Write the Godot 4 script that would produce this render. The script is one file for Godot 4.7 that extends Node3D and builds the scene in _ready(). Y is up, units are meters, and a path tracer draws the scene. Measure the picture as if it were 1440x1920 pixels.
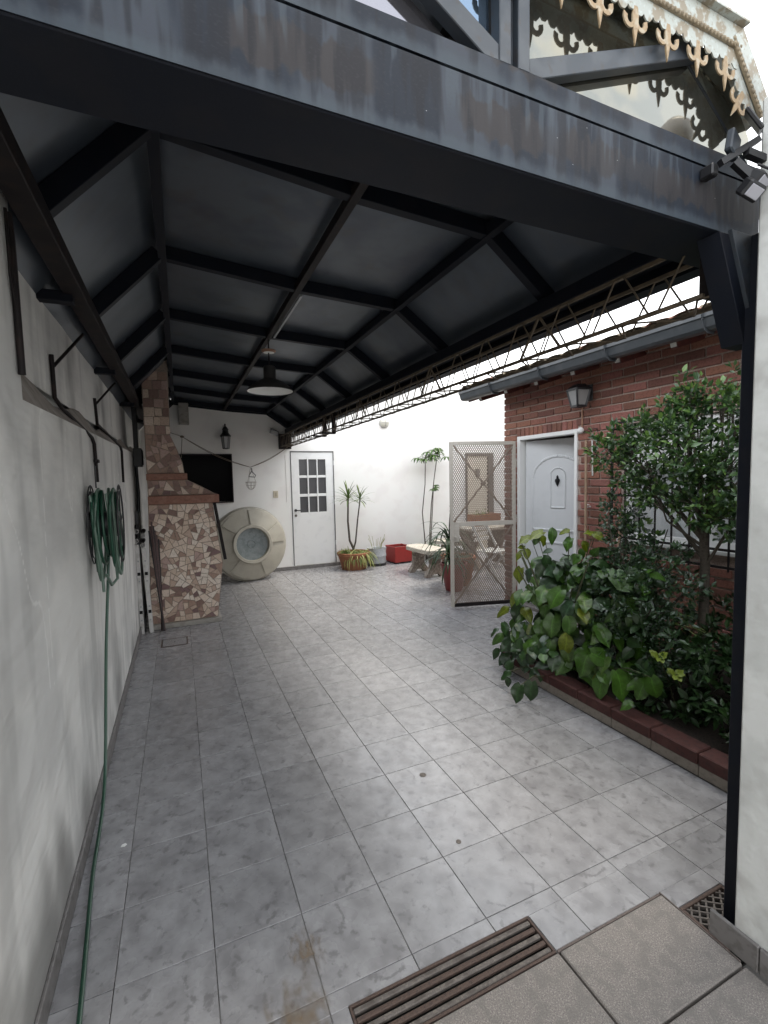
extends Node3D
# A tiled carport with a steel roof, a brick house on its right and a bright patio at its end.

var rng := RandomNumberGenerator.new()
var M := {}
var taken := {}

# ---------------------------------------------------------------- mesh builder
class MB:
	var P := PackedVector3Array()
	var N := PackedVector3Array()
	var U := PackedVector2Array()
	var I := PackedInt32Array()

	func tri_n(a: Vector3, b: Vector3, c: Vector3, na: Vector3, nb: Vector3, nc: Vector3, ua := Vector2.ZERO, ub := Vector2.ZERO, uc := Vector2.ZERO) -> void:
		var k := P.size()
		P.append(a); P.append(b); P.append(c)
		N.append(na); N.append(nb); N.append(nc)
		U.append(ua); U.append(ub); U.append(uc)
		if (b - a).cross(c - a).dot(na + nb + nc) > 0.0:
			I.append(k); I.append(k + 2); I.append(k + 1)
		else:
			I.append(k); I.append(k + 1); I.append(k + 2)

	func tri(a: Vector3, b: Vector3, c: Vector3, out: Vector3) -> void:
		var n := (b - a).cross(c - a)
		if n.length_squared() < 1e-16:
			return
		n = n.normalized()
		if n.dot(out) < 0.0:
			n = -n
		tri_n(a, b, c, n, n, n)

	func quad(a: Vector3, b: Vector3, c: Vector3, d: Vector3, out: Vector3, ua := Vector2.ZERO, ub := Vector2(1, 0), uc := Vector2(1, 1), ud := Vector2(0, 1)) -> void:
		var n := (c - a).cross(d - b)
		if n.length_squared() < 1e-16:
			return
		n = n.normalized()
		if n.dot(out) < 0.0:
			n = -n
		tri_n(a, b, c, n, n, n, ua, ub, uc)
		tri_n(a, c, d, n, n, n, ua, uc, ud)

	func box(c: Vector3, s: Vector3, b := 0.0, B := Basis()) -> void:
		var h := s * 0.5
		b = minf(b, minf(h.x, minf(h.y, h.z)) * 0.9)
		for ax in 3:
			var u := (ax + 1) % 3
			var v := (ax + 2) % 3
			for sg in [-1.0, 1.0]:
				var q: Array[Vector3] = []
				for k in [[-1, -1], [1, -1], [1, 1], [-1, 1]]:
					var p := Vector3.ZERO
					p[ax] = sg * h[ax]
					p[u] = k[0] * (h[u] - b)
					p[v] = k[1] * (h[v] - b)
					q.append(c + B * p)
				var o := Vector3.ZERO
				o[ax] = sg
				quad(q[0], q[1], q[2], q[3], B * o)
				if b > 0.0:
					for s2 in [-1.0, 1.0]:
						# edge running along v between the faces ax and u
						var p1 := Vector3.ZERO
						p1[ax] = sg * h[ax]; p1[u] = s2 * (h[u] - b)
						var p2 := Vector3.ZERO
						p2[ax] = sg * (h[ax] - b); p2[u] = s2 * h[u]
						var e := Vector3.ZERO
						e[v] = h[v] - b
						var oo := Vector3.ZERO
						oo[ax] = sg; oo[u] = s2
						quad(c + B * (p1 - e), c + B * (p1 + e), c + B * (p2 + e), c + B * (p2 - e), B * oo)
		if b > 0.0:
			for x in [-1.0, 1.0]:
				for y in [-1.0, 1.0]:
					for z in [-1.0, 1.0]:
						var o := Vector3(x, y, z)
						tri(c + B * Vector3(x * h.x, y * (h.y - b), z * (h.z - b)), c + B * Vector3(x * (h.x - b), y * h.y, z * (h.z - b)), c + B * Vector3(x * (h.x - b), y * (h.y - b), z * h.z), B * o)

	# a bar of width w (across) and height t (along «up») from a to b
	func bar(a: Vector3, b: Vector3, w: float, t: float, up := Vector3.UP, bev := 0.0) -> void:
		var d := (b - a).normalized()
		var r := d.cross(up)
		if r.length() < 1e-4:
			r = d.cross(Vector3.RIGHT)
		r = r.normalized()
		var uu := r.cross(d).normalized()
		box((a + b) * 0.5, Vector3(w, t, (b - a).length()), bev, Basis(r, uu, -d))

	func tube(pts: Array, r: float, sides := 8, r_end := -1.0, caps := true) -> void:
		var n := pts.size()
		var rings: Array = []
		var nrm: Array = []
		var prev := Vector3.ZERO
		for i in n:
			var d: Vector3 = (pts[mini(i + 1, n - 1)] - pts[maxi(i - 1, 0)]).normalized()
			var s: Vector3
			if i == 0:
				s = d.cross(Vector3.UP if absf(d.y) < 0.9 else Vector3.RIGHT).normalized()
			else:
				s = (prev - d * prev.dot(d)).normalized()
			prev = s
			var t := d.cross(s)
			var rr := r if r_end < 0.0 else lerpf(r, r_end, float(i) / (n - 1))
			var ring: Array = []
			var nn: Array = []
			for k in sides + 1:
				var a := TAU * k / sides
				var o := s * cos(a) + t * sin(a)
				nn.append(o)
				ring.append(pts[i] + o * rr)
			rings.append(ring)
			nrm.append(nn)
		for i in n - 1:
			for k in sides:
				tri_n(rings[i][k], rings[i][k + 1], rings[i + 1][k + 1], nrm[i][k], nrm[i][k + 1], nrm[i + 1][k + 1])
				tri_n(rings[i][k], rings[i + 1][k + 1], rings[i + 1][k], nrm[i][k], nrm[i + 1][k + 1], nrm[i + 1][k])
		if caps:
			for e in [0, n - 1]:
				var out: Vector3 = (pts[0] - pts[1]) if e == 0 else (pts[n - 1] - pts[n - 2])
				for k in range(1, sides - 1):
					tri(rings[e][0], rings[e][k], rings[e][k + 1], out)

	# profile of (radius, height) turned about B's y axis
	func lathe(prof: Array, c: Vector3, segs := 24, B := Basis(), sharp := 40.0) -> void:
		var sn: Array = []
		for i in prof.size() - 1:
			var d: Vector2 = prof[i + 1] - prof[i]
			sn.append(Vector2(d.y, -d.x).normalized())
		for i in prof.size() - 1:
			var n0: Vector2 = sn[i]
			var n1: Vector2 = sn[i]
			if i > 0 and absf(sn[i].angle_to(sn[i - 1])) < deg_to_rad(sharp):
				n0 = (sn[i] + sn[i - 1]).normalized()
			if i < sn.size() - 1 and absf(sn[i].angle_to(sn[i + 1])) < deg_to_rad(sharp):
				n1 = (sn[i] + sn[i + 1]).normalized()
			for k in segs:
				var a0 := TAU * k / segs
				var a1 := TAU * (k + 1) / segs
				var e0 := Vector3(cos(a0), 0, sin(a0))
				var e1 := Vector3(cos(a1), 0, sin(a1))
				var p: Vector2 = prof[i]
				var q: Vector2 = prof[i + 1]
				var a := c + B * (e0 * p.x + Vector3.UP * p.y)
				var b := c + B * (e1 * p.x + Vector3.UP * p.y)
				var cc := c + B * (e1 * q.x + Vector3.UP * q.y)
				var d := c + B * (e0 * q.x + Vector3.UP * q.y)
				var na0 := B * (e0 * n0.x + Vector3.UP * n0.y)
				var na1 := B * (e1 * n0.x + Vector3.UP * n0.y)
				var nb0 := B * (e0 * n1.x + Vector3.UP * n1.y)
				var nb1 := B * (e1 * n1.x + Vector3.UP * n1.y)
				if p.x > 1e-5:
					tri_n(a, b, cc, na0, na1, nb1)
				if q.x > 1e-5:
					tri_n(a, cc, d, na0, nb1, nb0)

	# a polygon in the plane (ex, ey) at o, from 0 to depth along ez; bev chamfers the front rim
	func prism(poly: PackedVector2Array, o: Vector3, ex: Vector3, ey: Vector3, ez: Vector3, depth: float, bev := 0.0) -> void:
		var front := poly
		var bv := 0.0
		if bev > 0.0:
			var ins := Geometry2D.offset_polygon(poly, -bev)
			if ins.size() == 1 and ins[0].size() == poly.size():
				# keep the same order of corners
				var best := 0
				for k in poly.size():
					if ins[0][k].distance_to(poly[0]) < ins[0][best].distance_to(poly[0]):
						best = k
				front = PackedVector2Array()
				for k in poly.size():
					front.append(ins[0][(best + k) % poly.size()])
				bv = bev
		var t := Geometry2D.triangulate_polygon(front)
		for i in range(0, t.size(), 3):
			tri(o + ex * front[t[i]].x + ey * front[t[i]].y + ez * depth, o + ex * front[t[i + 1]].x + ey * front[t[i + 1]].y + ez * depth, o + ex * front[t[i + 2]].x + ey * front[t[i + 2]].y + ez * depth, ez)
		t = Geometry2D.triangulate_polygon(poly)
		for i in range(0, t.size(), 3):
			tri(o + ex * poly[t[i]].x + ey * poly[t[i]].y, o + ex * poly[t[i + 1]].x + ey * poly[t[i + 1]].y, o + ex * poly[t[i + 2]].x + ey * poly[t[i + 2]].y, -ez)
		var cw := Geometry2D.is_polygon_clockwise(poly)
		for k in poly.size():
			var p := poly[k]
			var q := poly[(k + 1) % poly.size()]
			var fp := front[k]
			var fq := front[(k + 1) % poly.size()]
			var d := q - p
			var out := ex * d.y - ey * d.x
			if cw:
				out = -out
			var a := o + ex * p.x + ey * p.y
			var b := o + ex * q.x + ey * q.y
			quad(a, b, b + ez * (depth - bv), a + ez * (depth - bv), out)
			if bv > 0.0:
				quad(a + ez * (depth - bv), b + ez * (depth - bv), o + ex * fq.x + ey * fq.y + ez * depth, o + ex * fp.x + ey * fp.y + ez * depth, out + ez)

	func mesh() -> ArrayMesh:
		var a := []
		a.resize(Mesh.ARRAY_MAX)
		a[Mesh.ARRAY_VERTEX] = P
		a[Mesh.ARRAY_NORMAL] = N
		a[Mesh.ARRAY_TEX_UV] = U
		a[Mesh.ARRAY_INDEX] = I
		var m := ArrayMesh.new()
		m.add_surface_from_arrays(Mesh.PRIMITIVE_TRIANGLES, a)
		return m

# ---------------------------------------------------------------- naming
func numbered(called: String) -> String:
	if not taken.has(called):
		taken[called] = 0
		return called
	taken[called] += 1
	return "%s_%03d" % [called, taken[called]]

func thing(called: String, label: String, category: String, at := Vector3.ZERO, group := "") -> Node3D:
	var o := Node3D.new()
	o.name = numbered(called)
	o.position = at
	add_child(o)
	return tag(o, label, category, group)

func tag(o: Node3D, label: String, category: String, group := "") -> Node3D:
	o.set_meta("label", label)
	o.set_meta("category", category)
	if group:
		o.set_meta("group", group)
	return o

func part(called: String, mesh: Variant, m: Material, parent: Node3D, kind := "") -> MeshInstance3D:
	var o := MeshInstance3D.new()
	o.mesh = mesh.mesh() if mesh is MB else mesh
	o.material_override = m
	var used := 0
	if parent.has_meta("_n_" + called):
		used = parent.get_meta("_n_" + called) + 1
	parent.set_meta("_n_" + called, used)
	o.name = called if used == 0 else "%s_%03d" % [called, used]
	parent.add_child(o, true)
	if kind:
		o.set_meta("kind", kind)
	return o

func solo(called: String, mb: MB, m: Material, label: String, category: String, group := "") -> MeshInstance3D:
	var o := MeshInstance3D.new()
	o.mesh = mb.mesh()
	o.material_override = m
	o.name = numbered(called)
	add_child(o)
	tag(o, label, category, group)
	return o

func structure(called: String, mb: MB, m: Material) -> MeshInstance3D:
	var o := MeshInstance3D.new()
	o.mesh = mb.mesh()
	o.material_override = m
	o.name = numbered(called)
	o.set_meta("kind", "structure")
	add_child(o)
	return o

func clear_counts(o: Node) -> void:
	for k in o.get_meta_list():
		if k.begins_with("_n_"):
			o.remove_meta(k)
	for c in o.get_children():
		clear_counts(c)

# ---------------------------------------------------------------- materials
func col(r: float, g: float, b: float, a := 1.0) -> Color:
	var c := Color(r, g, b).linear_to_srgb()
	c.a = a
	return c

func plain(r: float, g: float, b: float, rough := 0.7, metal := 0.0) -> StandardMaterial3D:
	var m := StandardMaterial3D.new()
	m.albedo_color = col(r, g, b)
	m.roughness = rough
	m.metallic = metal
	return m

func noise_img(seed_: int, freq: float, size: Vector2i, octaves := 4, type := FastNoiseLite.TYPE_SIMPLEX_SMOOTH, stretch := Vector2.ONE, warp := 0.0) -> PackedByteArray:
	var n := FastNoiseLite.new()
	n.seed = seed_
	n.noise_type = type
	n.frequency = freq
	n.fractal_octaves = octaves
	if warp > 0.0:
		n.domain_warp_enabled = true
		n.domain_warp_amplitude = warp
		n.domain_warp_frequency = freq * 0.7
	var im: Image
	if stretch == Vector2.ONE:
		im = n.get_seamless_image(size.x, size.y)
	else:
		im = n.get_image(maxi(4, int(size.x * stretch.x)), maxi(4, int(size.y * stretch.y)))
		im.resize(size.x, size.y, Image.INTERPOLATE_CUBIC)
	im.convert(Image.FORMAT_L8)
	return im.get_data()

# base colour (linear) with layers [bytes, low, high, colour, strength] laid over it
func painted(size: Vector2i, base: Color, layers: Array) -> Image:
	var n := size.x * size.y
	var out := PackedByteArray()
	out.resize(n * 3)
	var luts: Array = []
	for l in layers:
		var lut := PackedFloat32Array()
		lut.resize(256)
		for k in 256:
			lut[k] = smoothstep(l[1], l[2], k / 255.0) * l[4]
		luts.append(lut)
	var b := base.linear_to_srgb()
	var cs: Array[Color] = []
	for l in layers:
		cs.append((l[3] as Color).linear_to_srgb())
	var cnt := layers.size()
	for i in n:
		var r := b.r
		var g := b.g
		var bb := b.b
		for k in cnt:
			var w: float = luts[k][layers[k][0][i]]
			if w > 0.0:
				var c := cs[k]
				r += (c.r - r) * w
				g += (c.g - g) * w
				bb += (c.b - bb) * w
		out[i * 3] = int(r * 255.0)
		out[i * 3 + 1] = int(g * 255.0)
		out[i * 3 + 2] = int(bb * 255.0)
	return Image.create_from_data(size.x, size.y, false, Image.FORMAT_RGB8, out)

func textured(im: Image, rough: float, scale := Vector3.ZERO, world := true) -> StandardMaterial3D:
	var m := StandardMaterial3D.new()
	m.albedo_texture = ImageTexture.create_from_image(im)
	m.roughness = rough
	if scale != Vector3.ZERO:
		m.uv1_triplanar = true
		m.uv1_world_triplanar = world
		m.uv1_scale = scale
	return m

func gray_tex(bytes: PackedByteArray, size: Vector2i, lo: float, hi: float) -> ImageTexture:
	var b := PackedByteArray()
	b.resize(bytes.size())
	for i in bytes.size():
		b[i] = int(255.0 * lerpf(lo, hi, bytes[i] / 255.0))
	return ImageTexture.create_from_image(Image.create_from_data(size.x, size.y, false, Image.FORMAT_L8, b))

func bumps(which: Variant, bytes: PackedByteArray, size: Vector2i, strength: float, scale := 1.0) -> void:
	var im := Image.create_from_data(size.x, size.y, false, Image.FORMAT_L8, bytes)
	im.convert(Image.FORMAT_RGBA8)
	im.bump_map_to_normal_map(strength)
	var tex := ImageTexture.create_from_image(im)
	for m in (which if which is Array else [which]):
		m.normal_enabled = true
		m.normal_texture = tex
		m.normal_scale = scale

# a family of one colour with small shifts of tone
func family(r: float, g: float, b: float, rough: float, count: int, spread: float, tex: Texture2D = null, scale := 1.0) -> Array:
	var out: Array = []
	for i in count:
		var k := 1.0 + spread * (2.0 * (i + 0.5) / count - 1.0)
		var m := plain(r * k, g * k * (1.0 + 0.05 * sin(i * 2.4)), b * k * (1.0 + 0.08 * cos(i * 1.7)), rough)
		if tex:
			m.albedo_texture = tex
			m.uv1_triplanar = true
			m.uv1_world_triplanar = true
			m.uv1_scale = Vector3.ONE * scale
		out.append(m)
	return out

func make_materials() -> void:
	var S := Vector2i(256, 256)
	var S5 := Vector2i(512, 512)
	var fine := noise_img(1, 0.09, S, 4)
	var fine2 := noise_img(2, 0.05, S, 5)
	var soft := noise_img(3, 0.015, S, 4)
	var soft2 := noise_img(4, 0.011, S, 3)
	var grain := noise_img(5, 0.35, S, 2)
	# glazed floor tiles: pale grey clouds with curling darker veins
	var T := Vector2i(1024, 1024)
	var cloud := noise_img(11, 0.009, T, 3, FastNoiseLite.TYPE_SIMPLEX_SMOOTH, Vector2.ONE, 40.0)
	var cloud2 := noise_img(12, 0.022, T, 3, FastNoiseLite.TYPE_SIMPLEX_SMOOTH, Vector2.ONE, 25.0)
	var vein_n := FastNoiseLite.new()
	vein_n.seed = 13
	vein_n.noise_type = FastNoiseLite.TYPE_CELLULAR
	vein_n.frequency = 0.0085
	vein_n.cellular_return_type = FastNoiseLite.RETURN_DISTANCE2_SUB
	vein_n.fractal_type = FastNoiseLite.FRACTAL_NONE
	vein_n.domain_warp_enabled = true
	vein_n.domain_warp_amplitude = 42.0
	vein_n.domain_warp_frequency = 0.014
	var vi := vein_n.get_seamless_image(1024, 1024)
	vi.convert(Image.FORMAT_L8)
	var vein := vi.get_data()
	for i in vein.size():
		# veins only here and there, thinned by the second cloud
		var v: float = 1.0 - smoothstep(0.0, 0.12, vein[i] / 255.0)
		vein[i] = int(255.0 * v * smoothstep(0.42, 0.85, cloud2[i] / 255.0))
	var speck := noise_img(14, 0.06, T, 3)
	var tile_im := painted(T, Color(0.322, 0.318, 0.323), [[cloud, 0.35, 1.0, Color(0.225, 0.22, 0.224), 0.8], [cloud2, 0.45, 1.0, Color(0.235, 0.23, 0.233), 0.5], [cloud, 0.45, 0.1, Color(0.375, 0.373, 0.38), 0.5], [speck, 0.55, 1.0, Color(0.22, 0.215, 0.216), 0.35], [vein, 0.05, 0.7, Color(0.15, 0.145, 0.147), 0.5]])
	var tile_tex := ImageTexture.create_from_image(tile_im)
	var tile_rough := gray_tex(fine2, S, 0.17, 0.38)
	M.tile = []
	for k in 6:
		var m := StandardMaterial3D.new()
		m.albedo_texture = tile_tex
		var t: float = [1.0, 0.975, 1.01, 0.955, 0.985, 0.94][k]
		m.albedo_color = Color(t, t, t * 1.005)
		m.roughness_texture = tile_rough
		m.roughness = 1.0
		m.metallic_specular = 0.5
		M.tile.append(m)
	var uneven := noise_img(15, 0.016, S5, 3, FastNoiseLite.TYPE_SIMPLEX_SMOOTH, Vector2.ONE, 20.0)
	bumps(M.tile, uneven, S5, 2.0, 0.16)
	M.grout = textured(painted(S, Color(0.20, 0.192, 0.187), [[soft, 0.42, 0.65, Color(0.06, 0.055, 0.053), 0.9]]), 0.9, Vector3.ONE * 0.8)
	M.skirting = textured(painted(S, Color(0.17, 0.16, 0.155), [[fine2, 0.45, 0.75, Color(0.12, 0.112, 0.105), 0.8], [soft, 0.5, 0.7, Color(0.21, 0.20, 0.195), 0.6]]), 0.5, Vector3.ONE * 2.0)
	# plaster
	var plaster := painted(S5, Color(0.655, 0.665, 0.64), [[noise_img(21, 0.006, S5, 4), 0.42, 0.72, Color(0.53, 0.54, 0.52), 0.75], [noise_img(22, 0.03, S5, 4), 0.5, 0.95, Color(0.45, 0.44, 0.42), 0.5], [noise_img(24, 0.012, S5, 5), 0.6, 1.0, Color(0.36, 0.35, 0.33), 0.5]])
	M.white_wall = textured(plaster, 0.85, Vector3.ONE * 0.55)
	bumps(M.white_wall, noise_img(23, 0.05, S5, 4), S5, 1.5, 0.35)
	M.bright_wall = textured(painted(S, Color(0.83, 0.815, 0.785), [[soft, 0.5, 0.8, Color(0.77, 0.75, 0.72), 0.6]]), 0.85, Vector3.ONE * 0.5)
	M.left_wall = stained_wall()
	M.ledge = textured(painted(S, Color(0.30, 0.265, 0.235), [[fine2, 0.45, 0.7, Color(0.21, 0.185, 0.165), 0.8], [soft, 0.5, 0.75, Color(0.42, 0.39, 0.36), 0.7]]), 0.95, Vector3.ONE * 1.5)
	# steel
	M.beam_face = weathered_steel()
	M.steel = textured(painted(S, Color(0.0068, 0.0088, 0.0150), [[soft, 0.45, 0.75, Color(0.0105, 0.0115, 0.0155), 0.8], [grain, 0.72, 0.9, Color(0.02, 0.021, 0.027), 0.4]]), 0.55, Vector3.ONE * 1.3)
	M.steel.metallic_specular = 0.3
	M.steel_front = textured(painted(S, Color(0.028, 0.036, 0.047), [[soft, 0.45, 0.75, Color(0.052, 0.06, 0.07), 0.8], [fine2, 0.6, 0.8, Color(0.032, 0.029, 0.03), 0.7]]), 0.5, Vector3.ONE * 1.6)
	M.brown_steel = textured(painted(S, Color(0.016, 0.0135, 0.014), [[soft, 0.45, 0.75, Color(0.028, 0.019, 0.017), 0.8]]), 0.6, Vector3.ONE * 2.0)
	M.rust = textured(painted(S, Color(0.085, 0.066, 0.045), [[soft, 0.45, 0.75, Color(0.13, 0.095, 0.06), 0.8]]), 0.75, Vector3.ONE * 3.0)
	M.roof_panel = textured(painted(S5, Color(0.092, 0.108, 0.128), [[noise_img(31, 0.008, S5, 4), 0.42, 0.8, Color(0.056, 0.068, 0.09), 0.85], [noise_img(32, 0.03, S5, 4), 0.6, 0.85, Color(0.085, 0.092, 0.098), 0.5], [noise_img(33, 0.012, S5, 4), 0.6, 0.8, Color(0.072, 0.07, 0.068), 0.4]]), 0.33, Vector3.ONE * 0.45)
	M.roof_panel.metallic = 0.35
	M.roof_panel.metallic_specular = 0.4
	M.brown_steel.metallic_specular = 0.3
	M.zinc = plain(0.34, 0.35, 0.36, 0.45, 0.4)
	# masonry
	M.mortar = textured(painted(S, Color(0.42, 0.325, 0.28), [[fine, 0.45, 0.75, Color(0.28, 0.21, 0.18), 0.7]]), 0.95, Vector3.ONE * 2.5)
	var brick_tex := ImageTexture.create_from_image(painted(S, Color(0.95, 0.95, 0.95), [[fine2, 0.45, 0.75, Color(0.62, 0.58, 0.58), 0.8], [grain, 0.7, 0.9, Color(0.4, 0.35, 0.35), 0.5], [soft, 0.6, 0.8, Color(1.0, 0.98, 0.95), 0.7]]))
	M.brick = family(0.25, 0.108, 0.08, 0.85, 8, 0.30, brick_tex, 3.0)
	bumps(M.brick, fine, S, 3.0, 0.5)
	M.kerb_brick = textured(painted(S, Color(0.068, 0.021, 0.017), [[fine2, 0.45, 0.75, Color(0.043, 0.015, 0.013), 0.8], [soft, 0.6, 0.8, Color(0.095, 0.04, 0.032), 0.6]]), 0.7, Vector3.ONE * 2.0)
	M.kerb_tile = textured(painted(S, Color(0.27, 0.235, 0.2), [[fine2, 0.45, 0.75, Color(0.2, 0.175, 0.15), 0.7]]), 0.6, Vector3.ONE * 2.0)
	M.soil = textured(painted(S, Color(0.035, 0.026, 0.02), [[fine, 0.45, 0.75, Color(0.015, 0.012, 0.01), 0.8]]), 1.0, Vector3.ONE * 2.0)
	M.granite = textured(painted(S5, Color(0.22, 0.198, 0.18), [[noise_img(41, 0.16, S5, 2), 0.55, 0.7, Color(0.13, 0.12, 0.115), 0.85], [noise_img(42, 0.14, S5, 2), 0.58, 0.75, Color(0.36, 0.33, 0.30), 0.8], [noise_img(43, 0.012, S5, 4), 0.45, 0.75, Color(0.16, 0.147, 0.135), 0.5]]), 0.7, Vector3.ONE * 2.2)
	M.granite_edge = textured(painted(S, Color(0.13, 0.105, 0.095), [[fine, 0.45, 0.75, Color(0.08, 0.065, 0.06), 0.8]]), 0.8, Vector3.ONE * 2.0)
	M.iron = textured(painted(S, Color(0.125, 0.11, 0.10), [[fine, 0.5, 0.7, Color(0.20, 0.175, 0.15), 0.8], [grain, 0.6, 0.8, Color(0.07, 0.06, 0.055), 0.7], [soft, 0.5, 0.8, Color(0.075, 0.062, 0.055), 0.8]]), 0.7, Vector3.ONE * 3.0)
	M.iron_rust = textured(painted(S, Color(0.085, 0.056, 0.045), [[fine, 0.5, 0.75, Color(0.05, 0.034, 0.03), 0.8], [grain, 0.6, 0.8, Color(0.14, 0.11, 0.09), 0.6]]), 0.8, Vector3.ONE * 3.0)
	M.dark = plain(0.006, 0.006, 0.006, 0.9)
	M.black = plain(0.012, 0.012, 0.014, 0.45)
	M.black_glass = plain(0.004, 0.004, 0.0045, 0.12)
	M.black_glass.metallic_specular = 0.06
	var stone_tex := ImageTexture.create_from_image(painted(S, Color(1, 1, 1), [[fine2, 0.45, 0.75, Color(0.78, 0.75, 0.72), 0.7], [grain, 0.7, 0.9, Color(0.65, 0.6, 0.58), 0.4]]))
	M.shard = []
	for c in [[0.50, 0.415, 0.34], [0.43, 0.34, 0.265], [0.36, 0.265, 0.205], [0.25, 0.165, 0.125], [0.16, 0.098, 0.078], [0.135, 0.08, 0.075], [0.53, 0.455, 0.39], [0.32, 0.225, 0.19], [0.22, 0.14, 0.115], [0.47, 0.385, 0.315]]:
		var m := plain(minf(0.72, c[0] * 1.4), minf(0.66, c[1] * 1.4), minf(0.6, c[2] * 1.42), 0.55)
		m.albedo_texture = stone_tex
		m.uv1_triplanar = true
		m.uv1_world_triplanar = true
		m.uv1_scale = Vector3.ONE * 3.0
		M.shard.append(m)
	M.shard_grout = textured(painted(S, Color(0.30, 0.24, 0.195), [[fine, 0.45, 0.75, Color(0.21, 0.17, 0.135), 0.8]]), 0.95, Vector3.ONE * 2.0)
	M.clay_tile = textured(painted(S, Color(0.25, 0.12, 0.085), [[fine2, 0.45, 0.75, Color(0.18, 0.085, 0.06), 0.7], [soft, 0.5, 0.8, Color(0.3, 0.17, 0.13), 0.6]]), 0.75, Vector3.ONE * 2.0)
	M.mossy = textured(painted(S, Color(0.22, 0.175, 0.125), [[soft, 0.45, 0.7, Color(0.12, 0.10, 0.065), 0.8], [fine, 0.5, 0.75, Color(0.30, 0.25, 0.19), 0.6], [fine2, 0.6, 0.8, Color(0.05, 0.045, 0.035), 0.7]]), 0.95, Vector3.ONE * 2.5)
	M.gutter = textured(painted(S, Color(0.04, 0.046, 0.052), [[soft, 0.45, 0.75, Color(0.062, 0.068, 0.073), 0.7]]), 0.42, Vector3.ONE * 1.5)
	M.red_wood = textured(painted(S, Color(0.12, 0.035, 0.028), [[soft, 0.45, 0.75, Color(0.07, 0.022, 0.02), 0.8]]), 0.6, Vector3.ONE * 2.0)
	M.white_paint = plain(0.78, 0.78, 0.77, 0.4)
	M.off_white = plain(0.66, 0.66, 0.63, 0.5)
	M.door_white = textured(painted(S, Color(0.67, 0.685, 0.70), [[soft, 0.5, 0.8, Color(0.62, 0.635, 0.65), 0.6]]), 0.38, Vector3.ONE * 1.0)
	M.door_back = textured(painted(S, Color(0.80, 0.80, 0.79), [[soft, 0.55, 0.8, Color(0.74, 0.735, 0.72), 0.6]]), 0.45, Vector3.ONE * 1.0)
	M.frame_grey = plain(0.10, 0.10, 0.10, 0.5)
	M.pane_grey = plain(0.085, 0.085, 0.088, 0.25)
	M.beige_frame = textured(painted(S, Color(0.52, 0.485, 0.43), [[soft, 0.5, 0.75, Color(0.46, 0.42, 0.37), 0.6], [fine2, 0.7, 0.85, Color(0.34, 0.27, 0.22), 0.5]]), 0.5, Vector3.ONE * 2.0)
	M.beige_mesh = plain(0.225, 0.175, 0.14, 0.6)
	M.tank = textured(painted(S, Color(0.40, 0.375, 0.31), [[soft, 0.45, 0.75, Color(0.345, 0.32, 0.265), 0.7], [fine2, 0.68, 0.85, Color(0.30, 0.28, 0.235), 0.4]]), 0.55, Vector3.ONE * 1.2)
	M.tank_inside = textured(painted(S, Color(0.22, 0.25, 0.25), [[soft, 0.4, 0.7, Color(0.15, 0.175, 0.18), 0.8], [fine2, 0.62, 0.8, Color(0.33, 0.35, 0.34), 0.6]]), 0.4, Vector3.ONE * 2.0)
	M.aluminium = textured(painted(S, Color(0.58, 0.57, 0.55), [[soft, 0.5, 0.75, Color(0.44, 0.42, 0.40), 0.7]]), 0.5, Vector3.ONE * 2.0)
	M.purple_pole = textured(painted(S, Color(0.085, 0.05, 0.048), [[fine2, 0.5, 0.75, Color(0.14, 0.09, 0.085), 0.7]]), 0.55, Vector3.ONE * 3.0)
	M.hose = plain(0.012, 0.058, 0.034, 0.35)
	M.hose_pale = plain(0.10, 0.155, 0.12, 0.35)
	M.wood = textured(painted(S, Color(0.36, 0.25, 0.17), [[noise_img(51, 0.03, S, 4, FastNoiseLite.TYPE_SIMPLEX_SMOOTH, Vector2(1.0, 0.15)), 0.45, 0.75, Color(0.26, 0.17, 0.11), 0.8]]), 0.7, Vector3.ONE * 3.0)
	M.terracotta = textured(painted(S, Color(0.28, 0.115, 0.055), [[soft, 0.45, 0.75, Color(0.2, 0.075, 0.04), 0.7], [fine2, 0.65, 0.85, Color(0.38, 0.22, 0.15), 0.5]]), 0.85, Vector3.ONE * 2.0)
	M.red_pot = textured(painted(S, Color(0.27, 0.055, 0.05), [[soft, 0.45, 0.75, Color(0.2, 0.04, 0.04), 0.7]]), 0.45, Vector3.ONE * 2.0)
	M.red_box = textured(painted(S, Color(0.30, 0.028, 0.024), [[soft, 0.5, 0.8, Color(0.24, 0.024, 0.02), 0.7]]), 0.5, Vector3.ONE * 2.0)
	M.foil = textured(painted(S, Color(0.46, 0.48, 0.50), [[fine2, 0.45, 0.7, Color(0.28, 0.29, 0.31), 0.8], [fine, 0.6, 0.8, Color(0.68, 0.69, 0.7), 0.7]]), 0.45, Vector3.ONE * 3.0)
	M.bench_top = mosaic_mat(61, Color(0.62, 0.58, 0.50), Color(0.50, 0.45, 0.37), Color(0.28, 0.24, 0.20))
	M.bench_leg = mosaic_mat(62, Color(0.40, 0.35, 0.30), Color(0.24, 0.19, 0.16), Color(0.13, 0.11, 0.095))
	M.concrete = textured(painted(S, Color(0.34, 0.32, 0.29), [[soft, 0.45, 0.75, Color(0.25, 0.235, 0.21), 0.8], [grain, 0.7, 0.9, Color(0.2, 0.19, 0.17), 0.4]]), 0.9, Vector3.ONE * 2.0)
	M.frosted = plain(0.27, 0.27, 0.27, 0.2)
	M.lamp_inside = plain(0.80, 0.80, 0.77, 0.4)
	M.lamp_shade = plain(0.05, 0.047, 0.045, 0.45)
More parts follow.
